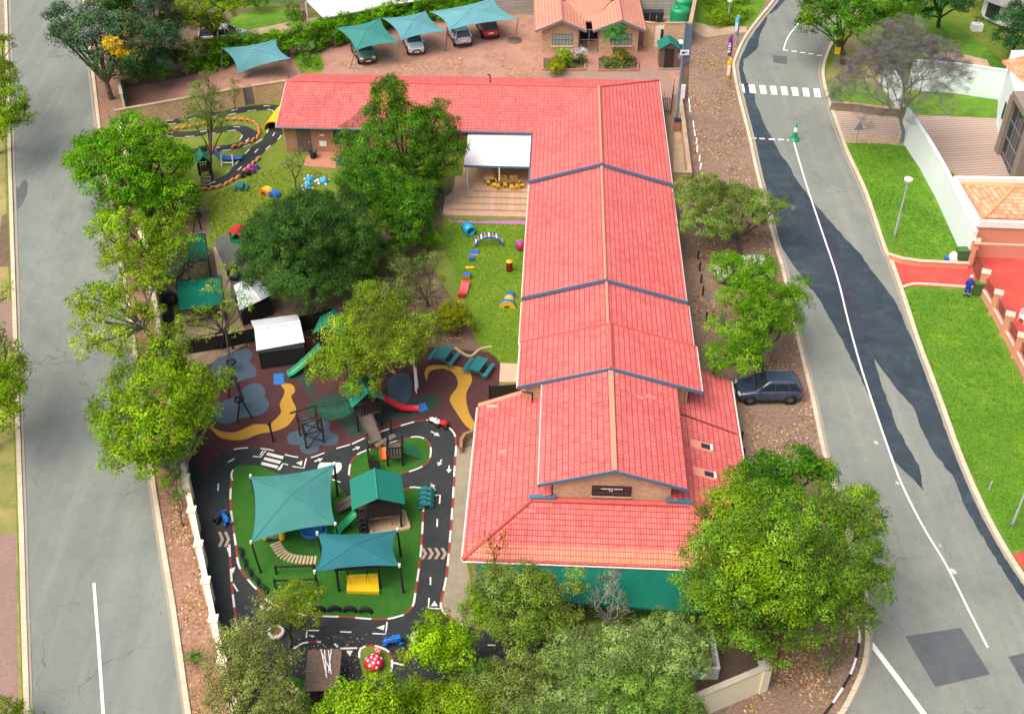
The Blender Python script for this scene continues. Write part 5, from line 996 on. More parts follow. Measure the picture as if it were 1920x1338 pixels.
mb.beam((0,0,1.45), b + Vector((0,0,1.45)), .05).beam((0,0,.3), b + Vector((0,0,.3)), .05); mb.build('bar', M_plain('green_steel', hexc(40,100,90), .5), t)
wallrun('boundary_wall', 'cream boundary wall with an end pillar at the bottom right corner garden', [(1434,1289),(1318,1338),(1180,1400)], 1.9, m_cream, coping=M_plain('weathered_coping', hexc(180,176,160), .9), th=.26)
t = thing('gate_pillar', 'cream square pillar at the end of the bottom right wall', 'pillar', G(1426,1291)); MB().box((0,0,.95),(.5,.5,2.2),R(25)).build('shaft', m_cream, t); MB().box((0,0,2.09),(.6,.6,.1),R(25)).build('cap', M_gen('weathered_cap', hexc(190,186,170), .9, .2, 4), t)
t = thing('store_shed', 'low white walled store with open top by the bottom right wall', 'shed', G(1335,1272)); mb = MB(); mb.box((-.9,.0,.45),(2.2,.1,.9)).box((.25,1.2,.45),(.1,2.5,.9)); mb.build('wall', m_whitew, t); MB().box((-.9,0,.92),(2.3,.16,.06)).box((.25,1.2,.925),(.16,2.5,.06)).build('coping', m_white, t)
wallrun('panel_wall', 'grey precast panel wall behind the gate house', [(925,30),(1000,26),(1262,30)], 1.9, M_brick('precast_panels', hexc(178,178,172), hexc(166,166,160), hexc(120,120,116), 1.5, .3, .02, blotch=hexc(130,128,120)), coping=None, pillars=1.9, pil=(.16,.2,.06))
wallrun('yard_wall', 'tan brick yard wall right of the gate house', [(1206,86),(1223,88)], 2.4, m_brickw, coping=m_sand)
yw = wallrun('yard_wall', 'tan brick yard wall behind the brown timber hut', [(1243,88),(1284,88)], 2.4, m_brickw, coping=m_sand)
t = thing('yard_door', 'white panelled door standing open in the brick yard wall', 'door', G(1223,89)); b = rel(t,1243,89); MB().beam(b*.03 + Vector((0,.1,1.05)), b*.97 + Vector((0,.1,1.05)), .05, 2.1).build('panel', m_cream, t); MB().box((b.x*.8,.04,1.0),(.25,.2,1.6)).build('side_screen', m_steel, t)
wallrun('yard_wall', 'sand coloured brick wall along the upper east verge', [(1302,-30),(1299,40),(1290,84)], 2.2, m_brickw, coping=m_sand, th=.3)
wallrun('low_brick_wall', 'low brick wall in an L round the planting strip right of the school', [(1271,182),(1280,250),(1291,342),(1262,342)], .95, m_brickw, coping=m_sand, th=.28)
t = thing('paling_fence', 'dark metal paling fence behind the upper right school corner', 'fence', G(1258,215)); mb = MB()
for run in (((1262,180),(1257,215)), ((1257,215),(1238,215)), ((1243,205),(1240,240))):
    A_, B_ = rel(t,*run[0]), rel(t,*run[1])
    n = max(3, int((B_ - A_).length / .16))
    for i in range(n + 1): p = A_.lerp(B_, i / n); mb.tube(p, p + Vector((0,0,1.7)), .022, .022, 4)
    mb.beam(A_ + Vector((0,0,1.5)), B_ + Vector((0,0,1.5)), .04).beam(A_ + Vector((0,0,.3)), B_ + Vector((0,0,.3)), .04)
mb.build('paling', m_steel, t)
# east houses
wallrun('plot_wall', 'tall plain white wall between the lawn and the block-paved drive', [(1689,258),(1727,316),(1758,373),(1799,464),(1812,492)], 2.75, m_whitew, coping=m_whitew, th=.25)
wallrun('plot_wall', 'white wall crossing behind the narrow lawn at the upper right', [(1700,167),(1790,174),(1880,188)], 2.8, m_whitew, coping=m_whitew, th=.25)
wallrun('plot_wall', 'short white wall behind the leafless grey tree', [(1650,150),(1684,205)], 2.2, m_whitew, coping=m_whitew, th=.25)
wallrun('retaining_wall', 'brown retaining wall above the striped drive', [(1556,207),(1600,209),(1650,217),(1684,219),(1694,210)], .75, M_plain('brown_plaster', hexc(150,130,112), .9), coping=M_plain('tan_coping', hexc(178,160,140), .9), th=.2)
def house(name, label, foot, h, mwall, cat='house'):
    P_ = [G(x, y, 0) for x, y in foot]; t = thing(name, label, cat, P_[0]); z0 = P_[0].z
    mb = MB(); mb.prism([Vector((p.x - P_[0].x, p.y - P_[0].y, h)) for p in P_], h + .5); mb.build('wall', mwall, t); return t, [Vector((p.x - P_[0].x, p.y - P_[0].y, 0)) for p in P_]
t, F_ = house('house', 'white double storey house with grey framed windows at the right edge', [(1868,232),(1878,288),(1902,338),(2080,338),(2060,170),(1872,178)], 4.6, m_whitew)
m_greyb = M_plain('taupe_plaster', hexc(146,134,122), .8)
pa, pb = rel(t,1875,286), rel(t,1902,345)
MB().box((pa.x+.1,pa.y,1.7),(1.0,.8,6.4)).box((pb.x+.1,pb.y,1.7),(1.0,.8,6.4)).beam((pa.x+.1,pa.y,5.15),(pb.x+.1,pb.y,5.15),1.1,.5).build('portal', m_greyb, t)
g_ = MB(); g_.beam((pa.x-.02,pa.y-.4,2.0),(pb.x-.02,pb.y+.4,2.0),.1,5.6); g_ = g_.build('window', m_glass, t); fr = MB()
for i in range(4): q = Vector((pa.x-.1,pa.y-.4,-.5)).lerp(Vector((pb.x-.1,pb.y+.4,-.8)), i/3); fr.tube(q, q + Vector((0,0,5.4)), .04)
for z_ in (.1, 1.5, 3.0): fr.beam((pa.x-.1,pa.y-.4,z_),(pb.x-.1,pb.y+.4,z_),.06)
fr.build('frame', m_gfas, g_)
wq = rel(t,1872,250); MB().box((wq.x-.02, wq.y-.4, 2.0),(.12,1.3,1.5)).build('window', m_glass, t)
rq = [rel(t,1880,110,4.8), rel(t,1960,100,4.8), rel(t,2000,220,4.8), rel(t,1915,150,4.8)]; MB().prism([(q.x,q.y,4.75 + (.5 if i in (1,2) else 0)) for i, q in enumerate(rq)], .15).build('roof', m_tileO, t)
t = thing('garage', 'peach walled garage with white parapet and mottled orange hipped roof', 'garage', G(1812,485)); zt = 2.9
def rt(px, py, z): p = G(px, py, z) - Vector(t.location); return Vector((p.x, p.y, z))
ct = [rt(1790,331,zt), rt(1834,421,zt), rt(2060,430,zt), rt(2060,335,zt)]
MB().prism(ct, 3.3).build('wall', m_peach, t)
pp = MB()
for a, b in zip(ct, ct[1:] + ct[:1]): pp.beam(a + Vector((0,0,.12)), b + Vector((0,0,.12)), .3, .5)
pp.build('parapet', m_white, t)
e = [rt(1803,337,zt+.15), rt(1847,406,zt+.15), rt(2040,412,zt+.15), rt(2040,338,zt+.15)]; ap, ap2 = rt(1905,345,4.15), rt(1975,347,4.15)
rf = MB()
for q in ([e[0],e[1],ap], [e[1],e[2],ap2,ap], [e[2],e[3],ap2], [e[3],e[0],ap,ap2]): rf.prism(q, .1)
rf = rf.build('roof', m_tileO, t); m_or = M_plain('orange_ridge', hexc(232,170,110), .8); ridge(rf, e[1], ap, m_or, .12); ridge(rf, e[0], ap, m_or, .12); ridge(rf, ap, ap2, m_or, .12)
MB().beam(rt(1826,456,2.0)+Vector((0,-.1,0)), rt(2060,466,2.0)+Vector((0,-.1,0)), .12, .1).build('string_course', m_peachtop, t)
t = thing('house', 'grey thatched round house at the top right corner', 'house', G(1905,30)); mb = MB().lathe([(3.4,0),(3.4,2.6)], n=24); mb.build('wall', m_whitew, t)
MB().lathe([(4.6,2.3),(3.2,3.4),(1.6,4.6),(.05,5.6)], n=28).build('roof', M_ground('thatch', (hexc(150,152,152), hexc(136,138,140), hexc(164,164,162), hexc(110,112,114)), (.5,1.5,12,50), .95, .9), t)
MB().box((-3.0,-1.5,1.3),(.9,1.2,1.7),R(30)).build('window', m_glass, t)
t = thing('planter', 'white block planter with a small plant in front of the thatched house', 'planter', G(1830,57)); MB().box((0,0,.35),(1.0,.8,.7)).build('box', m_white, t); rng = np.random.default_rng(77); V, T = leaves([(0,0,1.0,.55)], DEEP, .15, 1, rng, .25); leaf_mesh('foliage', V, T, t)
# peach fence
base = [(1837,549),(1860,588),(1881,629),(1903,669),(1926,716),(1950,766)]
t = thing('pillared_wall', 'peach wall with square pillars and brown bars beside the red drive', 'wall', G(*base[0])); P_ = [G(*p) - Vector(t.location) for p in base]
for i, p in enumerate(P_):
    q = MB().box(p + Vector((0,0,.85)), (.55,.55,2.0), R(-25)).build('pillar', m_peach, t); MB().box(p + Vector((0,0,1.88)), (.64,.64,.08), R(-25)).build('cap', m_peachtop, q)
    if i < len(P_) - 1:
        n = P_[i+1]; MB().beam(p + Vector((0,0,.15)), n + Vector((0,0,.15)), .22, .9).build('wall', m_peach, t); MB().beam(p + Vector((0,0,.63)), n + Vector((0,0,.63)), .3, .06).build('coping', m_peachtop, t)
        bb = MB(); nb = int((n-p).length/.14)
        for k in range(1, nb): a = p.lerp(n, k / nb) + Vector((0,0,.65)); bb.tube(a, a + Vector((0,0,1.0)), .02, .02, 4)
        bb.beam(p + Vector((0,0,1.5)), n + Vector((0,0,1.5)), .04); bb.build('railing', M_plain('brown_steel', hexc(120,78,54), .6), t)
t = thing('sliding_gate', 'brown barred sliding gate across the red drive', 'gate', G(1822,500)); b = rel(t,1838,543); mb = MB()
for z_ in (.15, .8, 1.5): mb.beam((0,0,z_), b + Vector((0,0,z_)), .05)
nb = 16
for k in range(nb + 1): a = b * (k / nb); mb.tube(a + Vector((0,0,.1)), a + Vector((0,0,1.5)), .02, .02, 4)
mb.build('bar', bpy.data.materials['brown_steel'], t)
t = thing('wall_end_pillar', 'peach pillar at the end of the garage wall by the sliding gate', 'pillar', G(1818,494)); MB().box((0,0,1.0),(.5,.5,2.2),R(-20)).build('shaft', m_peach, t); MB().box((0,0,2.13),(.6,.6,.08),R(-20)).build('cap', m_peachtop, t)
wallrun('drive_edge', 'peach edging wall along the upper side of the red drive', [(1665,486),(1690,494),(1725,499),(1812,503)], .45, m_peach, coping=m_peachtop, th=.2)
kerb('kerb', [(1688,541),(1705,535),(1730,533),(1828,540)], .22, m_peachtop, .1, True, 5)
def boxy(name, label, cat, px, py, d, m, rz=0, top=None):
    t = thing(name, label, cat, G(px, py)); MB().box((0,0,d[2]/2), d, rz).build('cabinet', m, t, bevel=.03); MB().box((0,0,d[2]+.03), (d[0]+.08,d[1]+.08,.07), rz).build('lid', top or m, t); return t
boxy('utility_box', 'green utility box standing on the edging wall beside the white wall', 'utility box', 1800, 492, (.9,.6,1.15), M_plain('box_green', hexc(70,112,58), .6))
boxy('utility_box', 'green utility box beside the first pillar of the peach wall', 'utility box', 1830, 552, (.6,.5,1.0), bpy.data.materials['box_green'])
t = thing('refuse_sack', 'white and blue refuse sack beside the green utility box', 'sack', G(1788,490)); MB().lathe([(.05,0),(.42,.1),(.46,.45),(.3,.75),(.08,.85)], n=12).build('sack', m_white, t); MB().lathe([(.02,0),(.24,.1),(.2,.4),(.03,.5)], (-.45,.1,0), n=10).build('small_sack', m_blu, t)
# north neighbours
t = thing('carport', 'white flat-roofed carport at the top edge', 'carport', G(612,44)); 
q = [rel(t,575,2,2.3), rel(t,607,34,2.3), rel(t,704,15,2.3), rel(t,690,-40,2.3), rel(t,575,-40,2.3)]; MB().prism(q, .12).build('roof', M_gen('old_white_sheet', hexc(214,214,210), .6, .15, .8), t)
MB().prism([rel(t,690,-40,2.5), rel(t,704,13,2.5), rel(t,790,0,2.5), rel(t,790,-60,2.5)], .1).build('roof_extension', m_white, t)
for px, py in ((578,44),(612,44),(704,26)): a = rel(t,px,py); MB().tube(a, a + Vector((0,0,2.25)), .06).build('post', m_white, t)
t = thing('house', 'grey house with a patio behind the lawn at the top edge', 'house', G(505,12)); MB().box((1.6,4,1.4),(9,6,2.8)).build('wall', M_plain('grey_plaster', hexc(150,148,140), .9), t); MB().prism([(-3.5,.6,2.9),(6.6,.6,2.9),(6.6,7.5,3.6),(-3.5,7.5,3.6)], .15).build('roof', M_plain('grey_sheet', hexc(130,130,130), .7), t); MB().box((1.2,.96,1.3),(2.2,.1,1.7)).build('window', m_glass, t); MB().box((4.4,.96,1.1),(1.1,.1,2.1)).build('door', m_vdark, t)
# gate house yard
def tank(label, px, py):
    t = thing('water_tank', label, 'water tank', G(px, py), group='green water tanks'); pr = [(.02,0),(.95,0),(.98,.05)]
    for k in range(7): pr += [(.98,.1+k*.22),(.94,.2+k*.22)]
    pr += [(.9,1.68),(.6,1.8),(.3,1.84),(.02,1.85)]; MB().lathe(pr, n=24).build('body', m_grn, t); MB().lathe([(.3,1.8),(.3,1.92),(.02,1.94)], (-.35,-.2,0), n=14).build('lid', m_grn, t)
tank('front green water tank in the yard corner', 1273, 46); tank('rear green water tank partly behind the other one', 1278, 27)
def wbin(label, px, py, m, m2=None, group=None, rz=0):
    t = thing('wheelie_bin', label, 'bin', G(px, py), rz, group); mb = MB(); mb.add([(-.25,-.3,.05),(.25,-.3,.05),(.25,.25,.05),(-.25,.25,.05),(-.31,-.38,1.0),(.31,-.38,1.0),(.31,.33,1.0),(-.31,.33,1.0)],[(0,3,2,1),(4,5,6,7),(0,1,5,4),(1,2,6,5),(2,3,7,6),(3,0,4,7)]); mb.build('body', m, t, bevel=.02)
    MB().box((0,0,1.03),(.66,.78,.06),0,0,R(4)).build('lid', m2 or m, t); w_ = MB()
    for s_ in (-1,1): w_.tube((s_*.2,.27,.1),(s_*.27,.27,.1),.1,.1,12)
    w_.build('wheel', m_tyre, t)
m_char = M_plain('charcoal_plastic', hexc(44,50,58), .5)
for px, lab in ((1211,'left'),(1224,'middle'),(1237,'right')): wbin(lab + ' one of three charcoal wheelie bins by the panel wall', px, 40, m_char, group='charcoal wheelie bins')
wbin('blue bin with white lid behind the timber hut', 1277, 98, m_blu, m_white); wbin('dark bin with white lid left of the blue bin behind the timber hut', 1266, 98, m_char, m_white)
def hut(name, label, base, w_, d_, h_, rise, m, mr, rz=0, ov=.18):
    t = thing(name, label, 'hut', G(*base), rz); vs = [(-w_/2,-d_/2,-.1),(w_/2,-d_/2,-.1),(w_/2,-d_/2,h_),(0,-d_/2,h_+rise),(-w_/2,-d_/2,h_)]
    MB().add(vs + [(a, d_/2, c) for a, b, c in vs], [(0,1,2,3,4),(9,8,7,6,5),(0,5,6,1),(1,6,7,2),(2,7,8,3),(3,8,9,4),(4,9,5,0)]).build('wall', m, t)
    x1 = w_/2 + ov; ze = h_ - rise * ov / (w_/2) + .03; r_ = MB(); 
    for q in ([(-x1,-d_/2-ov,ze),(0,-d_/2-ov,h_+rise+.03),(0,d_/2+ov,h_+rise+.03),(-x1,d_/2+ov,ze)], [(0,-d_/2-ov,h_+rise+.03),(x1,-d_/2-ov,ze),(x1,d_/2+ov,ze),(0,d_/2+ov,h_+rise+.03)]): r_.prism(q, .05)
    r_.build('roof', mr, t); return t
t = hut('timber_hut', 'small brown timber hut with a green gabled roof by the gate house', (1251,121), 1.7, 1.6, 2.0, .55, m_timber, m_groof); MB().box((0,-.82,1.0),(.9,.04,1.9)).build('door', m_dark, t)
MB().box((0,-.9,-.02),(1.9,.4,.1)).build('step', m_conc, t)
# ------------------------------------------------------------------ vehicles
m_chrome = M_plain('rim_metal', hexc(170,172,176), .3, .8); m_lens = M_plain('headlight_glass', hexc(220,226,230), .1); m_tail = M_plain('tail_light', hexc(180,30,30), .2); m_plate = M_plain('number_plate', hexc(236,236,230), .5)
def car(label, px, py, rz, paint, L=4.25, Wd=1.8, H=1.58, name='parked_car', group=None, pickup=False, rails=False, h0=0):
    t = thing(name, label, 'car' if not pickup else 'pickup', G(px, py), R(rz), group); k = Wd / 1.8; l = L / 4.3; z = H / 1.58
    st = [(2.15,.36,.58,.60),(2.08,.26,.72,.76),(1.85,.22,.82,.85),(1.4,.22,.93,.89),(.98,.22,1.0,.9),(.2,.22,1.02,.905),(-.8,.22,1.03,.905),(-1.55,.24,1.04,.89),(-1.95,.3,1.02,.84),(-2.12,.4,.95,.74)]
    if pickup: st = st[:6] + [(-.45,.24,1.02,.905),(-.5,.24,1.0,.905),(-1.6,.26,1.0,.9),(-2.1,.3,1.0,.86),(-2.15,.36,.95,.84)]
    rows = []
    for y, zb, zt, hw in st:
        y *= l; zb *= z; zt *= z; hw *= k; zm = (zb + zt) / 2
        rows.append([(-hw*.9,y,zb),(-hw,y,zb+.1),(-hw,y,zm),(-hw*.985,y,zt-.1*z),(-hw*.9,y,zt),(-hw*.4,y,zt+.03),(hw*.4,y,zt+.03),(hw*.9,y,zt),(hw*.985,y,zt-.1*z),(hw,y,zm),(hw,y,zb+.1),(hw*.9,y,zb),(-hw*.9,y,zb)])
    mb = MB().grid(rows); n = 12
    mb.add(rows[0][:-1], [tuple(range(n))[::-1]]); mb.add(rows[-1][:-1], [tuple(range(n))]); body = mb.build('body', paint, t); sb = body.modifiers.new('sub', 'SUBSURF'); sb.levels = sb.render_levels = 1
    y1, y2, y3, y4 = (1.0, .25, -1.55, -2.02) if not pickup else (.95, .3, -.38, -.5); bz, tz = 1.0 * z, H - .06; hb, ht = .81 * k, .63 * k
    def gh(f): # ring at fraction f of the glasshouse
        ya, yb = y1 + (y2 - y1) * f, y4 + (y3 - y4) * f; hw = hb + (ht - hb) * f; zz = bz + (tz - bz) * f
        return [(-hw,yb*l,zz),(-hw,ya*l-.12,zz),(-hw*.86,ya*l,zz),(hw*.86,ya*l,zz),(hw,ya*l-.12,zz),(hw,yb*l,zz)]
    a, b = gh(0), gh(1); MB().add(a + b, [(i, (i+1)%6, 6+(i+1)%6, 6+i) for i in range(6)] + [(6,7,8,9,10,11)]).build('window', m_glass, t)
    r0, r1_ = gh(.94), gh(1.0); rr = [(x*1.02, y, zz) for x, y, zz in r0]; rtp = [(x*.86, y*.9 + (-.06 if not pickup else 0), H) for x, y, zz in r1_]
    rf = MB().add(rr + rtp, [(i, (i+1)%6, 6+(i+1)%6, 6+i) for i in range(6)] + [(6,7,8,9,10,11)], smooth=False).build('roof', paint, t, bevel=.03)
    A0, A1 = gh(-.02), gh(.98)
    for i in (0, 1, 4, 5): MB().beam(A0[i], A1[i], .07, .07).build('pillar', paint, t)
    for s_ in (-1, 1):
        MB().beam((s_*(hb+.01), (y1*.25+y4*.25)*l, bz), (s_*(ht+.02), (y1*.25+y4*.25)*l, tz), .05, .08).build('pillar', paint, t)
        if not pickup: MB().beam((s_*(hb+.01), y4*.6*l, bz), (s_*(ht+.02), y3*.68*l, tz), .04, .1).build('pillar', paint, t)
    for s_ in (-1, 1):
        MB().box((s_*(.93*k), .78*l, bz+.02), (.2,.12,.14)).build('mirror', paint, t, bevel=.03)
        MB().box((s_*.62*k, 2.03*l, .70*z), (.36*k,.16,.13*z), s_*R(-14)).build('headlight', m_lens, t, bevel=.02)
        MB().box((s_*.74*k, -2.03*l, .88*z), (.24*k,.12,.2*z), s_*R(10)).build('tail_light', m_tail, t, bevel=.02)
        MB().box((s_*.91*k, .05*l, .86*z), (.03,.16,.03)).box((s_*.91*k, -.85*l, .88*z), (.03,.16,.03)).build('door_handle', m_chrome, t)
        MB().box((s_*.907*k, -.4*l, .62*z), (.006,.012,.62*z)).box((s_*.907*k, .65*l, .6*z), (.006,.012,.6*z)).box((s_*.9*k, 0, .27*z), (.05,2.2*l,.1)).build('sill_trim', m_black, t)
        for yy in (1.32*l, -1.32*l):
            x = s_*(.80*k); w_ = MB().lathe([(.2,-.11),(.31,-.11),(.335,-.06),(.335,.06),(.31,.11),(.2,.11)], n=20, M=Matrix.Translation((x+s_*.02, yy, .335)) @ Matrix.Rotation(R(90),4,'Y')).build('wheel', m_tyre, t)
            rb = MB().lathe([(.02,.1),(.05,.1),(.06,.09)], n=10, M=Matrix.Translation((x+s_*.02, yy, .335)) @ Matrix.Rotation(R(90*s_),4,'Y')).lathe([(.18,.105),(.225,.105),(.225,.0)], n=20, M=Matrix.Translation((x+s_*.02, yy, .335)) @ Matrix.Rotation(R(90*s_),4,'Y'))
            for q in range(5): th = 6.283*q/5; c0 = Vector((x+s_*.115, yy, .335)); rb.beam(c0, c0 + Vector((0, math.cos(th)*.2, math.sin(th)*.2)), .05, .03)
            rb.build('rim', m_chrome, w_)
            MB().lathe([(.34,-.02),(.42,-.02),(.42,.02),(.34,.02)], n=20, M=Matrix.Translation((s_*.893*k, yy, .34)) @ Matrix.Rotation(R(90),4,'Y')).build('wheel_arch', m_black, t)
    MB().box((0, 2.13*l, .45*z), (1.0*k,.06,.16)).box((0, 2.12*l, .62*z), (.7*k,.06,.1)).build('grille', m_black, t)
    MB().box((0, 2.18*l, .42*z), (.5,.02,.11)).build('number_plate', m_plate, t); MB().box((0, -2.14*l, .72*z), (.5,.03,.11)).build('number_plate', m_plate, t)
    MB().box((0,-2.1*l,.36*z),(1.3*k,.1,.18)).build('bumper', m_black, t)
    if rails:
        for s_ in (-1, 1): MB().path([(s_*.56*k,.1*l,H),(s_*.57*k,0,H+.06),(s_*.57*k,-1.2*l,H+.06),(s_*.56*k,-1.35*l,H-.01)], .02).build('roof_rail', m_chrome, t)
    if pickup:
        MB().box((0,-1.3*l,.98*z),(1.5*k,1.45*l,.12)).build('load_bed', m_black, t)
        mb = MB()
        for yy in (-.65,-1.3,-1.95): mb.path([(-.75,yy*l,1.0),(-.75,yy*l,1.45),(.75,yy*l,1.45),(.75,yy*l,1.0)], .03)
        mb.path([(-.75,-.65*l,1.45),(-.75,-1.95*l,1.45)], .03).path([(.75,-.65*l,1.45),(.75,-1.95*l,1.45)], .03).build('canopy_frame', m_black, t)
        MB().box((0,.1*l,H+.06),(1.2,.3,.1)).build('roof_rack', m_white, t)
        MB().box((.905*k,.35*l,.66),(.012,.9,.42)).box((-.905*k,.35*l,.66),(.012,.9,.42)).box((0,1.5*l,.985),(.5,.35,.012)).build('red_decal', m_red if False else M_plain('signal_red', hexc(206,40,36), .4), t)
        MB().box((.91*k,-1.3*l,.66),(.012,1.2,.3)).build('red_panel', bpy.data.materials['signal_red'], t)
    return t
car('dark blue-grey hatchback parked beside the lower right roof', 1438, 741, 91, M_paint('blue_grey_paint', hexc(70,86,108)), 4.3, 1.82, 1.62, rails=True, group='cars parked on the east verge')
car('white car almost hidden under the crescent shaped tree', 1393, 520, 96, M_paint('white_paint_car', hexc(232,232,228)), 4.3, 1.8, 1.6, group='cars parked on the east verge')
car('dark grey-green car under the green shade sail, nose towards the school', 682, 106, 199, M_paint('grey_green_paint', hexc(110,122,114)), 4.1, 1.72, 1.5, group='cars under the shade sails')
car('white small SUV under the second shade sail from the left of the row', 776, 90, 193, M_paint('pearl_white_paint', hexc(236,236,236)), 3.8, 1.68, 1.5, group='cars under the shade sails')
car('silver car with its tail showing under the large pale shade sail', 861, 74, 16, M_paint('silver_paint', hexc(186,194,206)), 4.1, 1.74, 1.55, group='cars under the shade sails')
car('red car with its tail showing under the large pale shade sail', 914, 60, 12, M_paint('red_paint_car', hexc(176,30,40)), 4.0, 1.7, 1.5, group='cars under the shade sails')
car('white pickup with red door panels behind the hedge', 424, 80, -82, M_paint('pickup_white', hexc(236,236,234)), 5.0, 1.8, 1.75, name='pickup', pickup=True)
# ------------------------------------------------------------------ shade sails
def sail(label, cs, posts, m, rise=.5, k=.09, name='shade_sail', group=None, hook=True, pm=None):
    c0 = G(cs[0][0], cs[0][1], 0); t = thing(name, label, 'shade sail', c0, group=group); P_ = [G(*c) - c0 for c in cs]; n = 24; rows = []
    for j in range(n + 1):
        b = 2 * j / n - 1; row = []
        for i in range(n + 1):
            a = 2 * i / n - 1; a2 = a * (1 - k * (1 - b * b)); b2 = b * (1 - k * (1 - a * a)); u, v = (a2 + 1) / 2, (b2 + 1) / 2
            p = (P_[0] * (1-u) + P_[1] * u) * (1-v) + (P_[3] * (1-u) + P_[2] * u) * v
            f = 1 - max(abs(a), abs(b)); g = (1 - a*a) * (1 - b*b); p = p + Vector((0, 0, rise * (.55 * f + .45 * g))); row.append(p)
        rows.append(row)
    sh = MB().grid(rows).build('canopy', m, t)
    hem = MB(); edge = rows[0] + [r[-1] for r in rows[1:]] + rows[-1][::-1][1:] + [r[0] for r in rows[::-1][1:]]; hem.path(edge[::2], .02, 4)
    for (ia, ja) in ((0,0),(0,n),(n,0),(n,n)): 
        pts = []
        for q in range(0, n//2 + 1, 2): ii = q if ia == 0 else n - q; jj = q if ja == 0 else n - q; pts.append(rows[jj][ii] + Vector((0,0,.012)))
        hem.path(pts, .016, 4)
    hem.build('hem', m, sh)
    for q in posts:
        ci, bx, by = q[:3]; base_ = G(bx, by) - c0; top = P_[ci]
        MB().tube(base_ - Vector((0,0,.1)), top + Vector((0,0,.05)), .07 if hook else .04, .06 if hook else .04, 8).build('post', pm or m_vdark, t)
        if hook: MB().tube(top + Vector((0,0,-.1)), top + Vector((0,0,.14)), .075, .075, 8).build('bracket', m_white, t)
    return t
sail('large square teal shade sail over the turf play island', [(471,1017,2.1),(629,983,2.2),(627,870,2.4),(470,893,2.2)], [(0,490,1075),(2,633,932),(1,641,1048),(3,482,952)], m_net, .55, .11)
sail('smaller teal shade sail above the yellow crash mat', [(590,1072,2.1),(749,1060,2.1),(745,993,2.1),(595,1000,2.1)], [(0,602,1122),(1,757,1112),(2,752,1044),(3,606,1050)], M_fabric('deep_teal_shade_net', hexc(56,134,148), .3), .5, .14)
gs = 'shade sails over the parking bays'; pm = M_plain('grey_pole', hexc(120,126,126), .5)
sail('blue-teal shade sail standing alone at the left end of the parking', [(445,139,.6),(545,110,2.3),(518,74,2.4),(416,90,2.5)], [(1,541,146),(2,519,112),(3,415,133)], m_netb, .5, .16, group=gs, pm=pm, hook=False)
sail('green-teal shade sail over the dark grey-green car', [(667,95,2.2),(750,80,2.3),(713,34,2.5),(629,52,2.4)], [(0,655,129),(1,744,118),(3,628,90)], M_fabric('mid_teal_shade_net', hexc(78,160,156), .3), .5, .16, group=gs, pm=pm, hook=False)
sail('pale blue shade sail over the white small SUV', [(752,76,2.3),(838,59,2.3),(798,21,2.5),(717,34,2.5)], [(1,834,97),(2,798,60)], m_netb, .5, .16, group=gs, pm=pm, hook=False)
sail('largest pale blue shade sail over the silver and red cars', [(840,57,2.3),(972,36,2.3),(925,-4,2.6),(805,22,2.5)], [(0,835,95),(1,965,76)], M_fabric('pale_blue_shade_net', hexc(120,190,200), .3), .6, .16, group=gs, pm=pm, hook=False)
t = thing('tree_pit', 'round planted base of the right post of the largest shade sail', 'tree pit', G(965,76)); MB().lathe([(.02,.06),(.7,.06),(.75,0)], n=18).build('soil', m_soil, t)
# ------------------------------------------------------------------ street things
def lamp(label, px, py, h, head=.28, globe=False, group=None, arm=0):
    t = thing('street_lamp', label, 'street lamp', G(px, py), 0, group); MB().tube((0,0,-.1),(0,0,h),.085,.06,10).build('post', M_plain('lamp_grey', hexc(176,190,190), .5), t); MB().lathe([(.13,0),(.13,.25),(.09,.3)], n=10).build('base', m_gfas, t)
    if globe: MB().lathe([(.02,h-.05),(.2,h+.02),(.3,h+.25),(.22,h+.45),(.02,h+.52)], n=16).build('lamp_globe', m_white, t)
    else: MB().lathe([(.1,h-.25),(.3,h),(.33,h+.12),(.28,h+.2),(.02,h+.24)], n=18).build('lamp_head', m_white, t)
    return t
lamp('pale steel lamp post with round white head on the east lawn', 1677, 444, 5.0); lamp('pale steel lamp post at the right edge of the long lawn', 1898, 984, 5.0)
lamp('short lamp with a white globe beside the top of the east road', 1364, 43, 2.1, globe=True)
t = thing('marker_post', 'short pale marker post on the long lawn near the kerb', 'post', G(1854,919)); MB().tube((0,0,0),(0,0,.75),.05).build('post', M_plain('pale_post', hexc(190,200,190), .6), t)
t = thing('road_sign', 'thin sign post with a triangular plate at the striped drive', 'sign', G(1604,272)); MB().tube((0,0,0),(0,0,2.3),.035).build('post', m_gfas, t); MB().add([(-.42,-.05,1.45),(.42,-.05,1.45),(0,-.05,2.25),(-.42,-.02,1.45),(.42,-.02,1.45),(0,-.02,2.25)],[(0,1,2),(5,4,3),(0,3,4,1),(1,4,5,2),(2,5,3,0)]).build('plate', m_gfas, t)
t = thing('road_sign', 'yellow sign box on a pole under the tree at the top of the east road', 'sign', G(1563,125)); MB().tube((0,0,0),(0,0,1.9),.035).build('post', m_gfas, t); MB().box((.1,0,1.6),(.5,.12,.65)).build('plate', m_yel, t)
t = thing('road_sign', 'small white sign on a grey post at the left road entrance', 'sign', G(199,166)); MB().tube((0,0,0),(0,0,1.5),.04).build('post', m_gfas, t); q = MB().box((-.1,-.05,1.45),(.65,.04,.42)).build('plate', m_white, t); MB().path([(-.3,-.08,1.5),(-.2,-.08,1.4),(-.1,-.08,1.5)],.02,4).path([(.02,-.08,1.4),(.12,-.08,1.55)],.02,4).build('marking', m_teal, q)
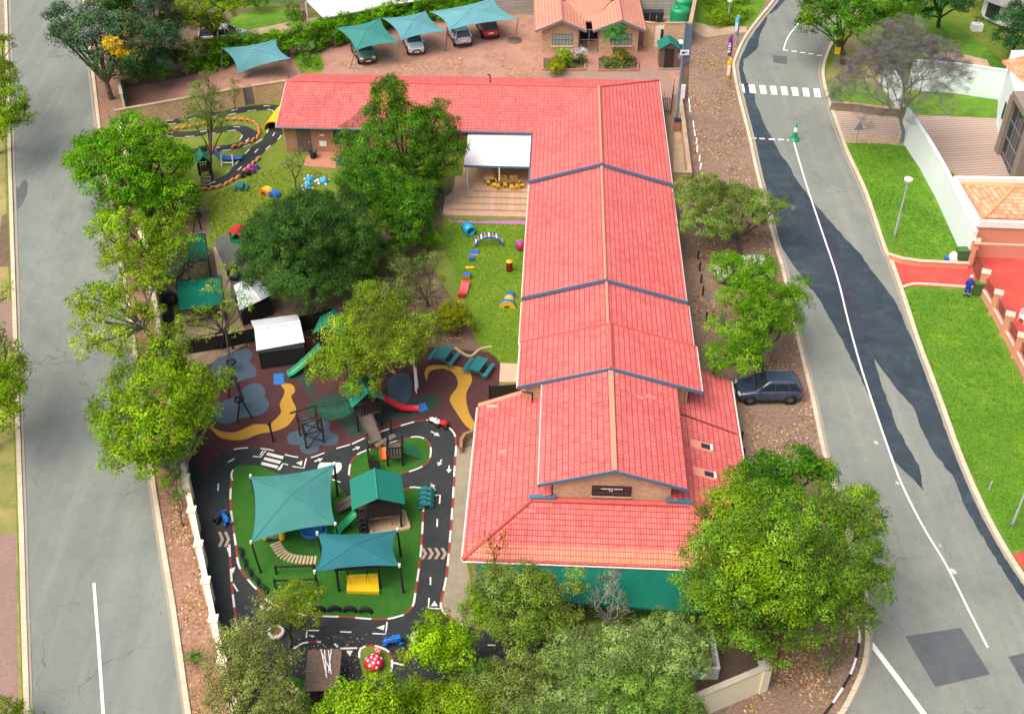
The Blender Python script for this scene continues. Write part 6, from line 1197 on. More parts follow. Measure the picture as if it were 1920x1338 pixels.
t = thing('traffic_cone', 'tall green traffic cone with a white band standing on the road centre line', 'cone', G(1489,262)); MB().lathe([(.02,.02),(.48,.02),(.46,.08),(.3,.12),(.24,.3),(.17,.8)], n=20).lathe([(.12,1.2),(.06,1.5),(.02,1.55)], n=20).build('cone', m_grn, t); MB().lathe([(.172,.8),(.122,1.2)], n=20).build('white_band', m_white, t)
def flag(label, px, py, m, h, txt=None, wd=.42):
    t = thing('feather_flag', label, 'flag', G(px, py), group='feather flags on the verge'); MB().path([(0,0,0),(0,0,h*.6),(-.1,0,h)],.02,5).build('pole', m_steel, t); rows = []
    for k_ in range(13):
        f = k_ / 12; z_ = h * (.3 + .7 * f); w_ = wd * min(1, .55 + f * 2) * (1 if f < .9 else .6); rows.append([(-.02 - .1 * max(0, f-.5) - w_*s_, .03*math.sin(f*6+s_*2), z_) for s_ in (0,.5,1)])
    fl = MB().grid(rows).build('banner', m, t, solid=.01)
    if txt:
        mb = MB()
        for i, (z0, z1) in enumerate(txt): mb.box((-.28,-.045,h*(z0+z1)/2),(.2 if i % 2 else .26,.01,h*(z1-z0)))
        mb.build('lettering', m_white, fl)
    return t
flag('pale blue feather flag, uppermost of the three on the verge', 1382, 84, M_plain('flag_blue', hexc(110,190,226), .7), 3.0, [(.45,.75)])
flag('purple feather flag with white lettering, middle of the three on the verge', 1369, 122, M_plain('flag_purple', hexc(130,50,170), .7), 3.0, [(.42,.5),(.53,.57),(.6,.66),(.69,.73)])
flag('yellow and white feather flag, nearest of the three on the verge', 1368, 164, M_plain('flag_yellow', hexc(250,190,30), .7), 2.9, [(.42,.75)])
t = thing('flag_mast', 'tall blue-grey steel mast with a narrow banner beside the school gate', 'mast', G(1267,238)); MB().tube((0,0,0),(0,0,9.6),.14,.1,10).build('pole', M_plain('mast_blue', hexc(112,136,156), .4), t)
MB().prism([(.1,-.03,9.4),(.62,-.03,9.4),(.62,.03,9.4),(.1,.03,9.4)], 3.3).build('banner', M_plain('banner_blue_grey', hexc(104,124,146), .5), t); q = MB().box((.1,-.2,7.0),(.75,.05,.45)).build('sign_plate', m_white, t); MB().box((.0,-.235,7.0),(.3,.01,.2)).box((.25,-.235,7.05),(.12,.01,.1)).build('sign_marking', m_teal, q); MB().box((.3,-.1,3.4),(.35,.25,1.2)).build('light_box', m_white, t)
t = thing('kiosk_box', 'small brown brick meter box with a dark lid at the foot of the mast', 'meter box', G(1268,243)); MB().box((0,-.2,.5),(.5,.45,1.0)).build('body', m_brickred, t); MB().box((0,-.2,1.04),(.6,.55,.1)).build('lid', m_vdark, t)
for i, (x, y) in enumerate(((1308,486),(1311.5,508),(1314,531),(1317.5,553),(1323.5,602),(1337,706),(1390,826),(1393,858))):
    lab = ['topmost timber bollard beside the upper school roof','second timber bollard from the top beside the school roof','third timber bollard from the top beside the school roof','fourth timber bollard from the top beside the school roof','timber bollard standing alone left of the crescent shaped tree','timber bollard at the corner of the skirting roof','upper of the two timber bollards below the dark hatchback','lower of the two timber bollards below the dark hatchback'][i]
    t = thing('bollard', lab, 'bollard', G(x, y), group='timber bollards beside the school'); MB().tube((0,0,-.1),(0,0,.75),.075,.07,8).build('post', m_dark, t); MB().lathe([(.07,.74),(.075,.77),(.02,.8)],n=8).build('cap', m_dark, t)
# ------------------------------------------------------------------ play equipment
def V3(*a): return Vector(a)
def swing(t, tops, legs, m=m_dark, r=.07):
    b = MB()
    for a, c in zip(tops, tops[1:]): b.tube(a, c, r * .9)
    b.build('top_beam', m, t)
    for tp, ls_ in legs:
        for q in ls_: MB().tube(q, tp, r * .85).build('leg', m, t)
def hang(t, p, drop=1.35, kind='seat'):
    d = V3(0,0,-drop); o = MB(); o.path([p + V3(-.2,0,0), p + V3(-.2,.05,0) + d], .012, 4).path([p + V3(.2,0,0), p + V3(.2,.05,0) + d], .012, 4); o = o.build('chain', m_steel, t)
    if kind == 'tyre': MB().lathe([(.2,-.07),(.33,-.07),(.36,0),(.33,.07),(.2,.07),(.2,-.07)], n=16, M=Matrix.Translation(p + d)).build('tyre_seat', m_tyre, t)
    else: MB().box(p + d + V3(0,.05,0), (.48,.2,.04)).build('swing_seat', m_tyre, t)
t = thing('swing_set', 'long dark timber swing set on the grey rubber patches', 'swing set', G(428,657)); p0, p1, p2 = rel(t,421.5,615,1.95), rel(t,436,700,1.95), rel(t,450,744,1.95)
swing(t, [p0, p1, p2], [(p0,[rel(t,416,655),rel(t,438,655)]), (p1,[rel(t,428,745),rel(t,454,742)]), (p2,[rel(t,445,791),rel(t,473,783)])]); hang(t, p0.lerp(p1,.45), 1.2, 'tyre'); hang(t, p0.lerp(p1,.8), 1.25); hang(t, p1.lerp(p2,.5), 1.2, 'tyre')
t = thing('swing_set', 'dark timber A-frame swing at the edge of the upper garden', 'swing set', G(372,398)); p0, p1 = rel(t,362,340,2.0), rel(t,367,392,2.0)
swing(t, [p0, p1], [(p0,[rel(t,354,394),rel(t,372,392)]), (p1,[rel(t,362,438),rel(t,378,431)])]); hang(t, p0.lerp(p1,.4), 1.3); hang(t, p0.lerp(p1,.75), 1.2, 'tyre')
t = thing('leaning_post', 'leaning dark post with a knotted head beside the yellow path', 'post', G(513,829)); MB().tube((0,0,0), rel(t,505,795,1.45), .07, .07).build('post', m_vdark, t); MB().lathe([(.02,-.12),(.16,-.05),(.17,.08),(.04,.15)], rel(t,504,793,1.5), 10).build('knot', m_dark, t)
# climbing frame
t = thing('timber_climber', 'tall open timber climbing frame with crossed braces on the grey flower patch', 'climbing frame', G(575,841)); B_ = [rel(t,575,841),rel(t,608,830),rel(t,597,806),rel(t,563,817)]; up = V3(0,0,2.1)
for b in B_: MB().tube(b, b + up, .065).build('post', m_dark, t)
bm_ = MB()
for i in range(4):
    a, b = B_[i], B_[(i+1)%4]; bm_.tube(a+up, b+up, .055); bm_.tube(a+up*.55, b+up*.55, .05)
    if i != 2: bm_.tube(a+up*.55, b+up, .04).tube(b+up*.55, a+up, .04)
bm_.tube(B_[0], B_[1]+up*.55, .04).tube(B_[1]+up*.08, B_[0]+up*.55, .04); bm_.build('brace', m_dark, t)
a, b = B_[3]+up, B_[2]+up; MB().tube(a + (a-b)*.35, b + (b-a)*.1, .07).build('top_beam', m_dark, t)
def lattice(mb, c, nu, nv, r, sag=0):
    f = lambda u, v: (c[0]*(1-u)+c[1]*u)*(1-v) + (c[3]*(1-u)+c[2]*u)*v - V3(0,0,sag*4*u*(1-u))
    for j in range(nv+1): mb.path([f(i/8, j/nv) for i in range(9)], r, 4)
    for i in range(nu+1): mb.path([f(i/nu, j/3) for j in range(4)], r, 4)
    return mb
t = thing('net_bridge', 'green rope net bridge between the climbing frame and the roofed tower', 'net bridge', G(625,800)); c = [rel(t,603,786,1.2),rel(t,664,771,1.3),rel(t,660,750,1.3),rel(t,594,766,1.2)]
m_net2 = M_plain('green_rope', hexc(40,130,100), .7); lattice(MB(), c, 14, 7, .022, .25).build('net', m_net2, t); hu = V3(0,0,.6)
q = MB(); q = lattice(q, [c[0], c[1], c[1]+hu, c[0]+hu], 12, 3, .016, .15); q = lattice(q, [c[3], c[2], c[2]+hu, c[3]+hu], 12, 3, .016, .15); q.build('side_net', m_net2, t)
m_play = M_brick('weathered_planks', hexc(84,68,60), hexc(70,56,50), hexc(34,28,26), 3, .12, .014, .9, bmp=.4, coord='Object')
def tower(label, fl, fr_, depth, hf, he, hr, rail=True, roof=True, dirv=None, over=.28):
    t = thing('play_tower', label, 'play tower', G(*fl)); A_, B2 = V3(0,0,0), rel(t,*fr_); A_.z = 0; d = (B2 - A_); n = Vector((-d.y, d.x, 0)).normalized()
    if n.y < 0: n = -n
    if dirv: n = Vector((dirv[0], dirv[1], 0)).normalized()
    C_, D_ = B2 + n * depth, A_ + n * depth; cs = [A_, B2, C_, D_]; up = lambda z: V3(0,0,z)
    for c in cs: MB().tube(c - up(.1), c + up(he), .065).build('post', m_vdark, t)
    MB().prism([c + up(hf) for c in cs], .1).build('platform', m_play, t)
    if rail:
        r_ = MB()
        for a, b in ((A_,B2),(B2,C_),(D_,A_)):
            r_.beam(a+up(hf+.75), b+up(hf+.75), .06,.08); m_ = int((b-a).length/.17)
            for k in range(1, m_): p = a.lerp(b, k/m_); r_.box(p+up(hf+.4),(.09,.04,.7), math.atan2(d.y,d.x))
        r_.build('railing', m_vdark, t)
    if roof:
        dn = d.normalized(); mid0 = (A_+B2)/2 - n*over; mid1 = (C_+D_)/2 + n*over; L0, L1 = A_ - dn*over - n*over, D_ - dn*over + n*over; R0, R1 = B2 + dn*over - n*over, C_ + dn*over + n*over; L0.z = L1.z = R0.z = R1.z = 0; mid0.z = mid1.z = 0
        ro = MB(); ro.prism([L0+up(he-.1), mid0+up(hr), mid1+up(hr), L1+up(he-.1)], .04).prism([mid0+up(hr), R0+up(he-.1), R1+up(he-.1), mid1+up(hr)], .04); ro = ro.build('roof', m_groof, t)
        MB().tube(mid0+up(hr+.01), mid1+up(hr+.01), .04).build('ridge_cap', M_plain('light_green_trim', hexc(60,150,130), .5), ro)
        gm = MB()
        for q0, q1, qm in ((A_, B2, (A_+B2)/2),): gm.add([q0+up(he-.05), q1+up(he-.05), qm+up(hr-.12)], [(0,1,2)])
        gm.build('gable_panel', m_vdark, t, solid=.04)
    return t, cs
t1, c1_ = tower('roofed play tower with a red slide under the feathery tree', (672,809), (716,797), 1.7, 1.25, 2.45, 3.2)
q = MB(); a, b = c1_[0] + V3(.15,-.03,1.22), c1_[0].lerp(c1_[1],.62) + V3(0,-.03,1.22); l0, l1 = rel(t1,692,832,.75), rel(t1,716,824,.75)
MB().add([a,b,l1,l0],[(0,1,2,3)]).build('ramp', m_play, t1, solid=.08); MB().tube(a+V3(0,0,.35), l0+V3(0,0,.35), .045).tube(b+V3(0,0,.35), l1+V3(0,0,.35), .045).build('handrail', m_dark, t1)
def slide(name, label, pts, wd, m, lip=.16, group=None, side=None):
    # pts: [(px,py,h)...] from top to bottom
    o = G(pts[0][0], pts[0][1], 0); t = thing(name, label, 'slide', o, group=group); P_ = smooth([G(*p) - o for p in pts], False, 5); rows = []
    for i, p in enumerate(P_):
        d = P_[min(i+1,len(P_)-1)] - P_[max(i-1,0)]; d.z = 0; d.normalize(); n = Vector((-d.y, d.x, 0)) * wd / 2; u = V3(0,0,lip)
        rows.append([p+n*1.12+u, p+n*1.0+u, p+n*.95, p, p-n*.95, p-n*1.0+u, p-n*1.12+u])
    MB().grid(rows).build('chute', m, t, solid=.02)
    s_ = MB(); q = P_[len(P_)//3]; s_.tube(V3(q.x,q.y,zg(o.y+q.y)-zg(o.y)), q, .04).build('support', m_steel, t); return t
slide('slide', 'red slide running down from the roofed play tower', [(714,745,1.25),(735,757,.75),(755,766,.35),(775,768,.15),(785,769,.12)], .5, m_rdp)
slide('slide', 'green slide beside the small green roofed hut', [(604,650,1.2),(585,668,.85),(563,688,.4),(548,700,.15),(540,704,.1)], .62, m_grn)
slide('slide', 'green slide from the large green roofed tower', [(669,962,1.0),(655,976,.7),(640,990,.35),(630,1002,.12)], .5, m_grn)
slide('slide', 'short orange slide in front of the small open platform', [(718,838,.75),(719,848,.5),(720,862,.15)], .42, m_org)
def mat(label, pts, m, h=.06, name='mat'):
    t = thing(name, label, 'mat', G(*pts[0])); P_ = [rel(t, x, y, h) for x, y in pts]; MB().prism(P_, h).build('pad', m, t, bevel=.015); return t
mat('blue mat at the foot of the red slide', [(770,762),(797,754),(803,767),(776,776)], m_matblue); mat('blue square mat beside the green slide of the small hut', [(513,701),(532,699),(533,720),(513,721)], m_matblue)
t2, c2_ = tower('small open timber platform with slatted rail beside the turf island', (728,874), (755,873), 1.25, .8, 1.35, 0, rail=True, roof=False)
a = [rel(t2,701,832,.78), rel(t2,737,812,.78), rel(t2,744,818,.78), rel(t2,706,838,.78)]; MB().prism(a, .08).build('deck_plank', m_play, t2)
for px, py in ((691,842),(692,868),(710,822),(734,812)): q = rel(t2, px, py); MB().tube(q, q + V3(0,0,1.35), .06).build('post', m_vdark, t2)
MB().beam(rel(t2,692,868,.6), rel(t2,712,874,.6), .05, .9).beam(rel(t2,692,868,.6), rel(t2,691,842,.6), .05, .9).build('side_panel', m_vdark, t2)
t = thing('monkey_ladder', 'green metal climbing ladder sloping onto the small turf island', 'ladder', G(770,870)); c = [rel(t,755,847,.9), rel(t,793,860,.05), rel(t,786,842,.05), rel(t,752,826,.9)]; MB().path([c[0],c[1]],.03).build('rail', m_net2, t); MB().path([c[3],c[2]],.03).build('rail', m_net2, t); q = MB()
for i in range(12): q.tube(c[0].lerp(c[1],i/11), c[3].lerp(c[2],i/11), .022, .022, 5)
q.build('rung', m_net2, t)
t3, c3_ = tower('large play tower with a green roof above the sandpit', (675,998), (753,988), 1.9, 1.05, 2.35, 2.95, over=.3)
q = MB(); q.beam(c3_[0]+V3(0,.05,.5), c3_[3]+V3(0,0,.5), .04, .9).build('side_panel', m_vdark, t3)
MB().beam(c3_[3]+V3(0,0,1.6), c3_[2]+V3(0,0,1.6), .04, 1.1).build('back_panel', m_vdark, t3)
for k_ in range(3): MB().lathe([(.14,-.07),(.25,-.07),(.28,0),(.25,.07),(.14,.07),(.14,-.07)], n=14, M=Matrix.Translation(c3_[0]+V3(.28,-.12,.35+.42*k_)) @ Matrix.Rotation(R(90),4,'X')).build('tyre_step', m_tyre, t3)
a = [rel(t3,626,944,.15), rel(t3,657,928,1.0), rel(t3,664,945,1.0), rel(t3,633,962,.15)]; q = MB().add(a, [(0,1,2,3)]).build('ramp', m_play, t3, solid=.06); MB().tube(a[0]+V3(0,0,.5), a[1]+V3(0,0,.5), .03).tube(a[3]+V3(0,0,.5), a[2]+V3(0,0,.5), .03).build('handrail', m_dark, t3)
t = thing('sandpit', 'square sandpit with timber edging under the large play tower', 'sandpit', G(697,1002)); a = [rel(t,697,1003,.1), rel(t,768,990,.1), rel(t,757,958,.1), rel(t,690,970,.1)]
MB().prism([p - V3(0,0,.03) for p in a], .1).build('sand', m_sand, t); q = MB()
for x, y in zip(a, a[1:] + a[:1]): q.beam(x, y, .16, .22)
q.build('edging', M_gen('pale_log', hexc(190,170,136), .9, .15, 3), t)
t = thing('sand_toy', 'small orange ball lying in the sandpit', 'ball', G(733,985)); MB().lathe([(.01,0),(.09,.04),(.11,.1),(.08,.17),(.01,.2)], n=12).build('ball', m_org, t)
th_ = hut('play_hut', 'small dark play hut with a green gabled roof behind the feathery tree', (626,655), 1.7, 1.6, 2.1, .6, m_vdark, m_groof, R(-8)); MB().box((.1,-.83,.95),(.7,.05,1.3)).build('doorway', m_dark, th_)
# timber sheds with zinc roofs
def shed(label, base, roofp, hts):
    t = thing('shed', label, 'shed', G(*base[0])); Bp = [rel(t,x,y,0) for x, y in base]; Rp = [rel(t,x,y,h) for (x, y), h in zip(roofp, hts)]
    tops = [V3(b.x,b.y,min(hts)-.06) for b in Bp]; mb = MB(); mb.add([b - V3(0,0,.1) for b in Bp] + tops, [(i,(i+1)%4,4+(i+1)%4,4+i) for i in range(4)] + [(4,5,6,7)]); mb.build('wall', m_vdark, t)
    return t, Rp
ts, Rp = shed('black timber shed with a gabled zinc roof on the rubber surface', [(490,693),(575,681),(566,636),(480,648)], [(481,657),(571,641),(563,603),(477,617),(558,589),(470,601)], [1.5,1.5,1.95,1.95,1.6,1.6])
rf = MB().prism([Rp[0],Rp[1],Rp[2],Rp[3]], .04).prism([Rp[3],Rp[2],Rp[4],Rp[5]], .04).build('roof', m_corr, ts); MB().beam(Rp[3]+V3(0,0,.02), Rp[2]+V3(0,0,.02), .22, .03).build('ridge_cap', m_white, rf); q = MB()
for i in range(14): f = (i+.5)/14; q.tube(Rp[0].lerp(Rp[1],f)+V3(0,0,.01), Rp[3].lerp(Rp[2],f)+V3(0,0,.01), .018, .018, 4)
q.build('corrugation', m_corr, rf)
ts, Rp = shed('black shed with a zinc roof half hidden by the dark round tree', [(457,612),(512,590),(492,556),(444,575)], [(449,581),(489,563),(459,524),(438,535),(510,552),(478,518)], [1.45,1.7,1.7,1.45,1.45,1.45])
rf = MB().prism([Rp[0],Rp[1],Rp[2],Rp[3]], .04).prism([Rp[1],Rp[4],Rp[5],Rp[2]], .04).build('roof', m_corr, ts); MB().beam(Rp[1]+V3(0,0,.02), Rp[2]+V3(0,0,.02), .12, .03).build('ridge_cap', m_white, rf)
def screen(label, pts, h, m, name='screen_fence'):
    t = thing(name, label, 'fence', G(*pts[0])); P_ = [rel(t,*p) for p in pts]; q = MB()
    for a, b in zip(P_, P_[1:]): q.beam(a+V3(0,0,h/2), b+V3(0,0,h/2), .05, h)
    q.build('screen', m, t)
    for p in P_: MB().tube(p, p+V3(0,0,h+.1), .05).build('post', m_vdark, t)
    return t
screen('black screen fence between the sand path and the rubber surface', [(350,664),(410,655),(480,640)], 1.15, m_vdark); screen('black screen fence behind the zinc roofed shed', [(560,622),(600,614),(625,606)], 1.3, m_vdark)
screen('dark plank gate beside the step at the school corner', [(918,752),(975,748)], 1.3, m_dark)
t = thing('log_stool', 'round log seats by the black screen fence', 'seat', G(352,646)); q = MB().lathe([(.02,.32),(.5,.32),(.5,0)], n=14).lathe([(.02,.3),(.48,.3),(.5,0)], rel(t,392,636), 14); q.build('seat', m_sand, t)
# flat net roofs over sand pits
def netroof(label, cs, h, posts):
    t = thing('net_roof', label, 'shade roof', G(cs[0][0], cs[0][1])); P_ = [rel(t,x,y,h) for x, y in cs]; rows = []
    for j in range(9):
        rows.append([(P_[0].lerp(P_[1], i/8)).lerp(P_[3].lerp(P_[2], i/8), j/8) - V3(0,0,.12*math.sin(math.pi*i/8)*math.sin(math.pi*j/8)) for i in range(9)])
    MB().grid(rows).build('net', m_netd, t); q = MB()
    for a, b in zip(P_, P_[1:] + P_[:1]): q.beam(a, b, .06, .06)
    q.build('frame', m_vdark, t)
    for i, (x, y) in enumerate(posts): MB().tube(rel(t,x,y), P_[i], .05).build('post', m_vdark, t)
    return t
netroof('teal net roof over a sandpit, the larger one by the boundary wall', [(336,583),(421,571),(414,518),(330,527)], 2.1, [(346,641),(429,620),(420,566),(336,577)])
netroof('small teal net roof above the worn grass, farther from the camera', [(352,492),(391,487),(384,438),(350,442)], 2.0, [(357,536),(398,530),(390,480),(356,486)])
t = thing('sand_box', 'timber edged sand box under the larger teal net roof', 'sandpit', G(346,642)); a = [V3(0,0,.12), rel(t,426,620,.12), rel(t,421,590,.12), rel(t,340,606,.12)]; MB().prism([p - V3(0,0,.03) for p in a], .1).build('sand', m_sand, t); q = MB()
for x, y in zip(a, a[1:] + a[:1]): q.beam(x, y, .12, .2)
q.build('edging', m_timber, t)
for px, py, lab in ((322,570,'black tyre standing against the larger teal net roof'),(441,524,'black tyre standing at the back of the zinc roofed shed under the dark tree')):
    t = thing('tyre', lab, 'tyre', G(px, py)); MB().lathe([(.25,-.12),(.5,-.12),(.55,0),(.5,.12),(.25,.12),(.25,-.12)], n=20, M=Matrix.Translation((0,0,.54)) @ Matrix.Rotation(R(70),4,'X')).build('tread', m_tyre, t)
# tyres in rows
def tyre_row(pts, n, m, r, label_f, group, half=True, tilt=90):
    P_ = W(pts, 0, True, False, 8); L = sum((b-a).length for a, b in zip(P_, P_[1:])); Q = resample(P_, r * 2.06); first = None
    for i, p in enumerate(Q):
        d = (Q[min(i+1,len(Q)-1)] - Q[max(i-1,0)]); az_ = math.atan2(d.y, d.x)
        if first is None:
            first = MB().lathe([(r*.6,-.09),(r*.92,-.1),(r,-.04),(r,.04),(r*.92,.1),(r*.6,.09),(r*.6,-.09)], n=20, M=Matrix.Rotation(R(tilt),4,'X')).build('half_tyre', m); o = first
        else: o = first.copy(); C.objects.link(o)
        o.location = p + V3(0,0,.03 if half else r*.75); o.rotation_euler = (0,0,az_); prop(o, label_f(i), 'tyre', group)
ordn = ['first','second','third','fourth','fifth','sixth','seventh','eighth','ninth','tenth']
g1 = 'orange painted tyres edging the small track'
tyre_row(c7((0,372),(60,360),(160,345),(230,330),(300,318),(380,300)), 8, m_otyre, .3, lambda i: 'orange half tyre in the row on the left side above the small track loop', g1)
tyre_row(c7((600,262),(720,262),(820,275),(890,310),(925,370),(925,420),(890,460),(820,500),(740,525),(650,548)), 19, m_otyre, .3, lambda i: 'orange half tyre in the curved row round the bend of the small track', g1)
tyre_row(c7((285,1010),(360,990),(450,975),(560,945),(660,890),(740,850)), 12, m_otyre, .3, lambda i: 'orange half tyre in the row along the lower edge of the small track', g1)
tyre_row(c7((780,790),(850,730),(900,690),(940,650)), 6, m_otyre, .3, lambda i: 'orange half tyre in the row beside the purple ride-on bikes', g1)
g2 = 'black tyres edging the turf island'
tyre_row([(452,1037),(458,1056),(468,1075),(480,1090),(492,1103),(506,1118)], 8, m_tyre, .38, lambda i: 'black half tyre in the left row at the edge of the turf island', g2)
tyre_row([(598,1146),(620,1145),(645,1146),(670,1147),(700,1149)], 6, m_tyre, .42, lambda i: 'black half tyre in the bottom row at the edge of the turf island', g2)
# smaller things on the turf island
t = thing('crash_mat', 'thick yellow crash mat on the turf under the smaller teal shade sail', 'mat', G(651,1113)); a = [V3(0,0,.28), rel(t,711,1109,.28), rel(t,708,1074,.28), rel(t,650,1077,.28)]; MB().prism(a, .28).build('pad', m_yel, t, bevel=.04)
t = thing('rope_swing', 'dark timber frame with two hanging ropes above the yellow crash mat', 'swing frame', G(636,1109)); p0, p1 = V3(0,.1,1.75), rel(t,713,1103) + V3(0,.1,1.75); MB().tube(p0-(p1-p0)*.05, p1, .07).build('top_beam', m_vdark, t)
for q in (V3(0,0,0), rel(t,713,1103)): MB().tube(q, q+V3(0,.1,1.8), .075).build('post', m_vdark, t)
q = MB()
for f in (.25,.72): p = p0.lerp(p1, f); q.tube(p, p-V3(0,0,.5), .05).tube(p-V3(0,0,.5), p-V3(.12,0,1.3), .012).tube(p-V3(0,0,.5), p-V3(-.12,0,1.3), .012)
q.build('rope', m_vdark, t)
t = thing('balance_frame', 'low dark timber balance frame with two parallel rails', 'play frame', G(515,1110)); q = MB(); R1 = [rel(t,514,1088,.65), rel(t,592,1085,.65)]; R2 = [rel(t,516,1062,.65), rel(t,588,1060,.65)]
for r_ in (R1, R2): MB().tube(r_[0], r_[1], .06).build('rail', m_vdark, t)
for p in R1 + R2: MB().tube(p - V3(0,0,.7), p + V3(0,0,.1), .07).build('post', m_vdark, t)
t = thing('play_barrel', 'grey play barrel with yellow ends under the large teal shade sail', 'barrel', G(516,1008)); Mx = Matrix.Translation((0,0,.42)) @ Matrix.Rotation(R(90),4,'Y'); MB().lathe([(.34,-.45),(.36,0),(.34,.45)], n=20, M=Mx).build('barrel', M_plain('grey_plastic', hexc(130,134,130), .6), t)
for s_ in (-1, 1): MB().lathe([(.1,s_*.62),(.42,s_*.62),(.46,s_*.5),(.42,s_*.36),(.2,s_*.36)], n=20, M=Mx).build('end_ring', m_yel, t)
path_pts = [G(*p) for p in [(517,1020),(524,1032),(534,1042),(550,1048),(566,1050),(584,1051),(592,1051)]]; Q = resample(smooth(path_pts), .21); base_ = Q[0]
m_log = M_gen('sawn_log', hexc(190,172,140), .9, .2, 4); first = None
for i, p in enumerate(Q):
    d = Q[min(i+1,len(Q)-1)] - Q[max(i-1,0)]
    if first is None: first = o = MB().box((0,0,.05),(.15,.62,.1)).build('stepping_log', m_log, bevel=.02)
    else: o = first.copy(); C.objects.link(o)
    o.location = p; o.rotation_euler = (0,0,math.atan2(d.y,d.x)); prop(o, 'sawn log laid crosswise in the curved stepping path on the turf', 'log', 'sawn logs of the curved stepping path')
t = thing('paddling_shell', 'blue plastic water shell under the edge of the large shade sail', 'paddling pool', G(585,995)); MB().lathe([(.02,.08),(.5,.08),(.62,.25),(.68,.25),(.66,0)], n=18).build('shell', m_matblue, t); MB().lathe([(.02,.04),(.25,.06),(.3,.2),(.32,0)], rel(t,605,996), 12).build('small_shell', m_cyan, t)
# ride-on bikes
def bike(label, px, py, rz, m, m2=m_black, group='ride-on toy bikes', L=.8):
    t = thing('toy_bike', label, 'toy bike', G(px, py), R(rz), group); s_ = L / .8
    MB().lathe([(.01,-.34),(.1,-.3),(.14,-.1),(.11,.1),(.14,.25),(.05,.36)], n=12, M=Matrix.Translation((0,0,.3*s_)) @ Matrix.Rotation(R(-90),4,'X') @ Matrix.Scale(s_,4)).build('body', m, t)
    for y in (-.28,.3):
        for x in ((-.14,.14) if y < 0 else (-.07,.07)): MB().lathe([(.02,-.04),(.14,-.04),(.15,0),(.14,.04),(.02,.04)], n=14, M=Matrix.Translation((x*s_,y*s_,.15*s_)) @ Matrix.Rotation(R(90),4,'Y')).build('wheel', m2, t)
    MB().path([(-.2*s_,.22*s_,.56*s_),(0,.26*s_,.5*s_),(.2*s_,.22*s_,.56*s_)],.025).tube((0,.26*s_,.5*s_),(0,.28*s_,.3*s_),.03).build('handlebar', m2, t)
    MB().box((0,-.12*s_,.43*s_),(.2*s_,.32*s_,.06*s_)).build('seat', m, t, bevel=.02); return t
gT = 'teal ride-on bikes parked in a row'
for i, lab in enumerate(('topmost','second','third','lowest')): bike('teal ride-on bike, %s of the four parked beside the turf island' % lab, 800 + i*-.5, 925 + i*9.0, -84, m_teal, m_teal, gT, .95)
bike('blue ride-on bike on the left arm of the play track', 424, 978, 30, m_blu, m_blu, L=1.0); bike('grey and black ride-on bike left of the blue one on the play track', 414, 974, -40, m_char, L=.9)
bike('red and purple ride-on bike at the top bend of the play track', 829, 800, 65, m_rdp, m_black, L=.95); bike('white and black ride-on bike next to the red one at the top bend', 816, 796, 55, m_white, m_black, L=.95)
bike('bright blue ride-on bike lying near the white ring planter', 738, 1208, 100, m_blu, m_blu, L=1.15)
gP = 'ride-on bikes by the orange tyres'; bike('purple ride-on bike with blue trim, uppermost by the orange tyres', 477, 319, -70, m_pur, m_blu, gP, .9); bike('magenta ride-on bike in the middle by the orange tyres', 470, 326, -70, M_plain('magenta_plastic', hexc(180,40,120), .5), m_pur, gP, .9); bike('black ride-on bike, lowest by the orange tyres', 461, 331, -60, m_char, m_black, gP, .9)
# picnic tables
def picnic(label, px, py, rz, sc_=1.0, group='teal picnic tables', m=m_picnic):
    t = thing('picnic_table', label, 'picnic table', G(px, py), R(rz), group); t.scale = (sc_,)*3
    q = MB(); [q.box((x,0,.72),(.13,1.5,.04)) for x in (-.32,-.16,0,.16,.32)]; q.build('table_top', m_teal, t)
    for s_ in (-1,1): q = MB(); [q.box((s_*.78+x,0,.42),(.13,1.5,.04)) for x in (-.075,.075)]; q.build('bench', m_teal, t)
    for y in (-.5,.5):
        for s_ in (-1,1): MB().beam((s_*.62,y,0),(s_*.2,y,.7),.06,.08).build('leg', m_teal, t)
        MB().beam((-.88,y,.38),(.88,y,.38),.05,.08).beam((-.35,y,.68),(.35,y,.68),.05,.07).build('crossbar', m_teal, t)
    return t
picnic('teal slatted picnic table nearer the golden bush', 833, 676, -24); picnic('teal slatted picnic table nearer the play lawn', 897, 697, -24)
picnic('small teal children\'s table set on the lawn beside the orange tyres', 452, 355, 0, .62, m=m_teal); picnic('small green children\'s table set at the edge of the brick terrace', 642, 308, 0, .6)
t = thing('white_frame', 'tall narrow white frame standing on the rubber beside the feathery tree', 'frame', G(781,737)); q = MB()
q.tube((0,0,0), rel(t,775,673,2.3)*1.0, .05).tube(rel(t,784,726), rel(t,779,690,1.4), .05); q.build('post', m_white, t); MB().add([rel(t,776,690,1.75),rel(t,781,692,1.6),rel(t,783,728,.3),rel(t,778,733,.2)],[(0,1,2,3)]).build('panel', m_white, t, solid=.03)
# lawn toys
def arch(t, y0, y1, r0, r1, m, name='arch', M=None, n=14, a0=0, a1=180):
    q = MB(); M = M or Matrix.Identity(4); rows = []
    for i in range(n+1):
        a = R(a0 + (a1-a0)*i/n); c, s_ = math.cos(a), math.sin(a); rows.append([M @ V3(r1*c,y0,r1*s_), M @ V3(r1*c,y1,r1*s_), M @ V3(r0*c,y1,r0*s_), M @ V3(r0*c,y0,r0*s_), M @ V3(r1*c,y0,r1*s_)])
    q.grid(rows, smooth=False); return q.build(name, m, t)
t = thing('crawl_tunnel', 'short bright blue crawl tunnel on the play lawn near the deck steps', 'tunnel', G(879,438), R(25)); MB().lathe([(.3,-.45),(.42,-.45),(.42,.45),(.3,.45),(.3,-.45)], n=20, M=Matrix.Translation((0,0,.42)) @ Matrix.Rotation(R(90),4,'X')).build('tube', m_cyan, t)
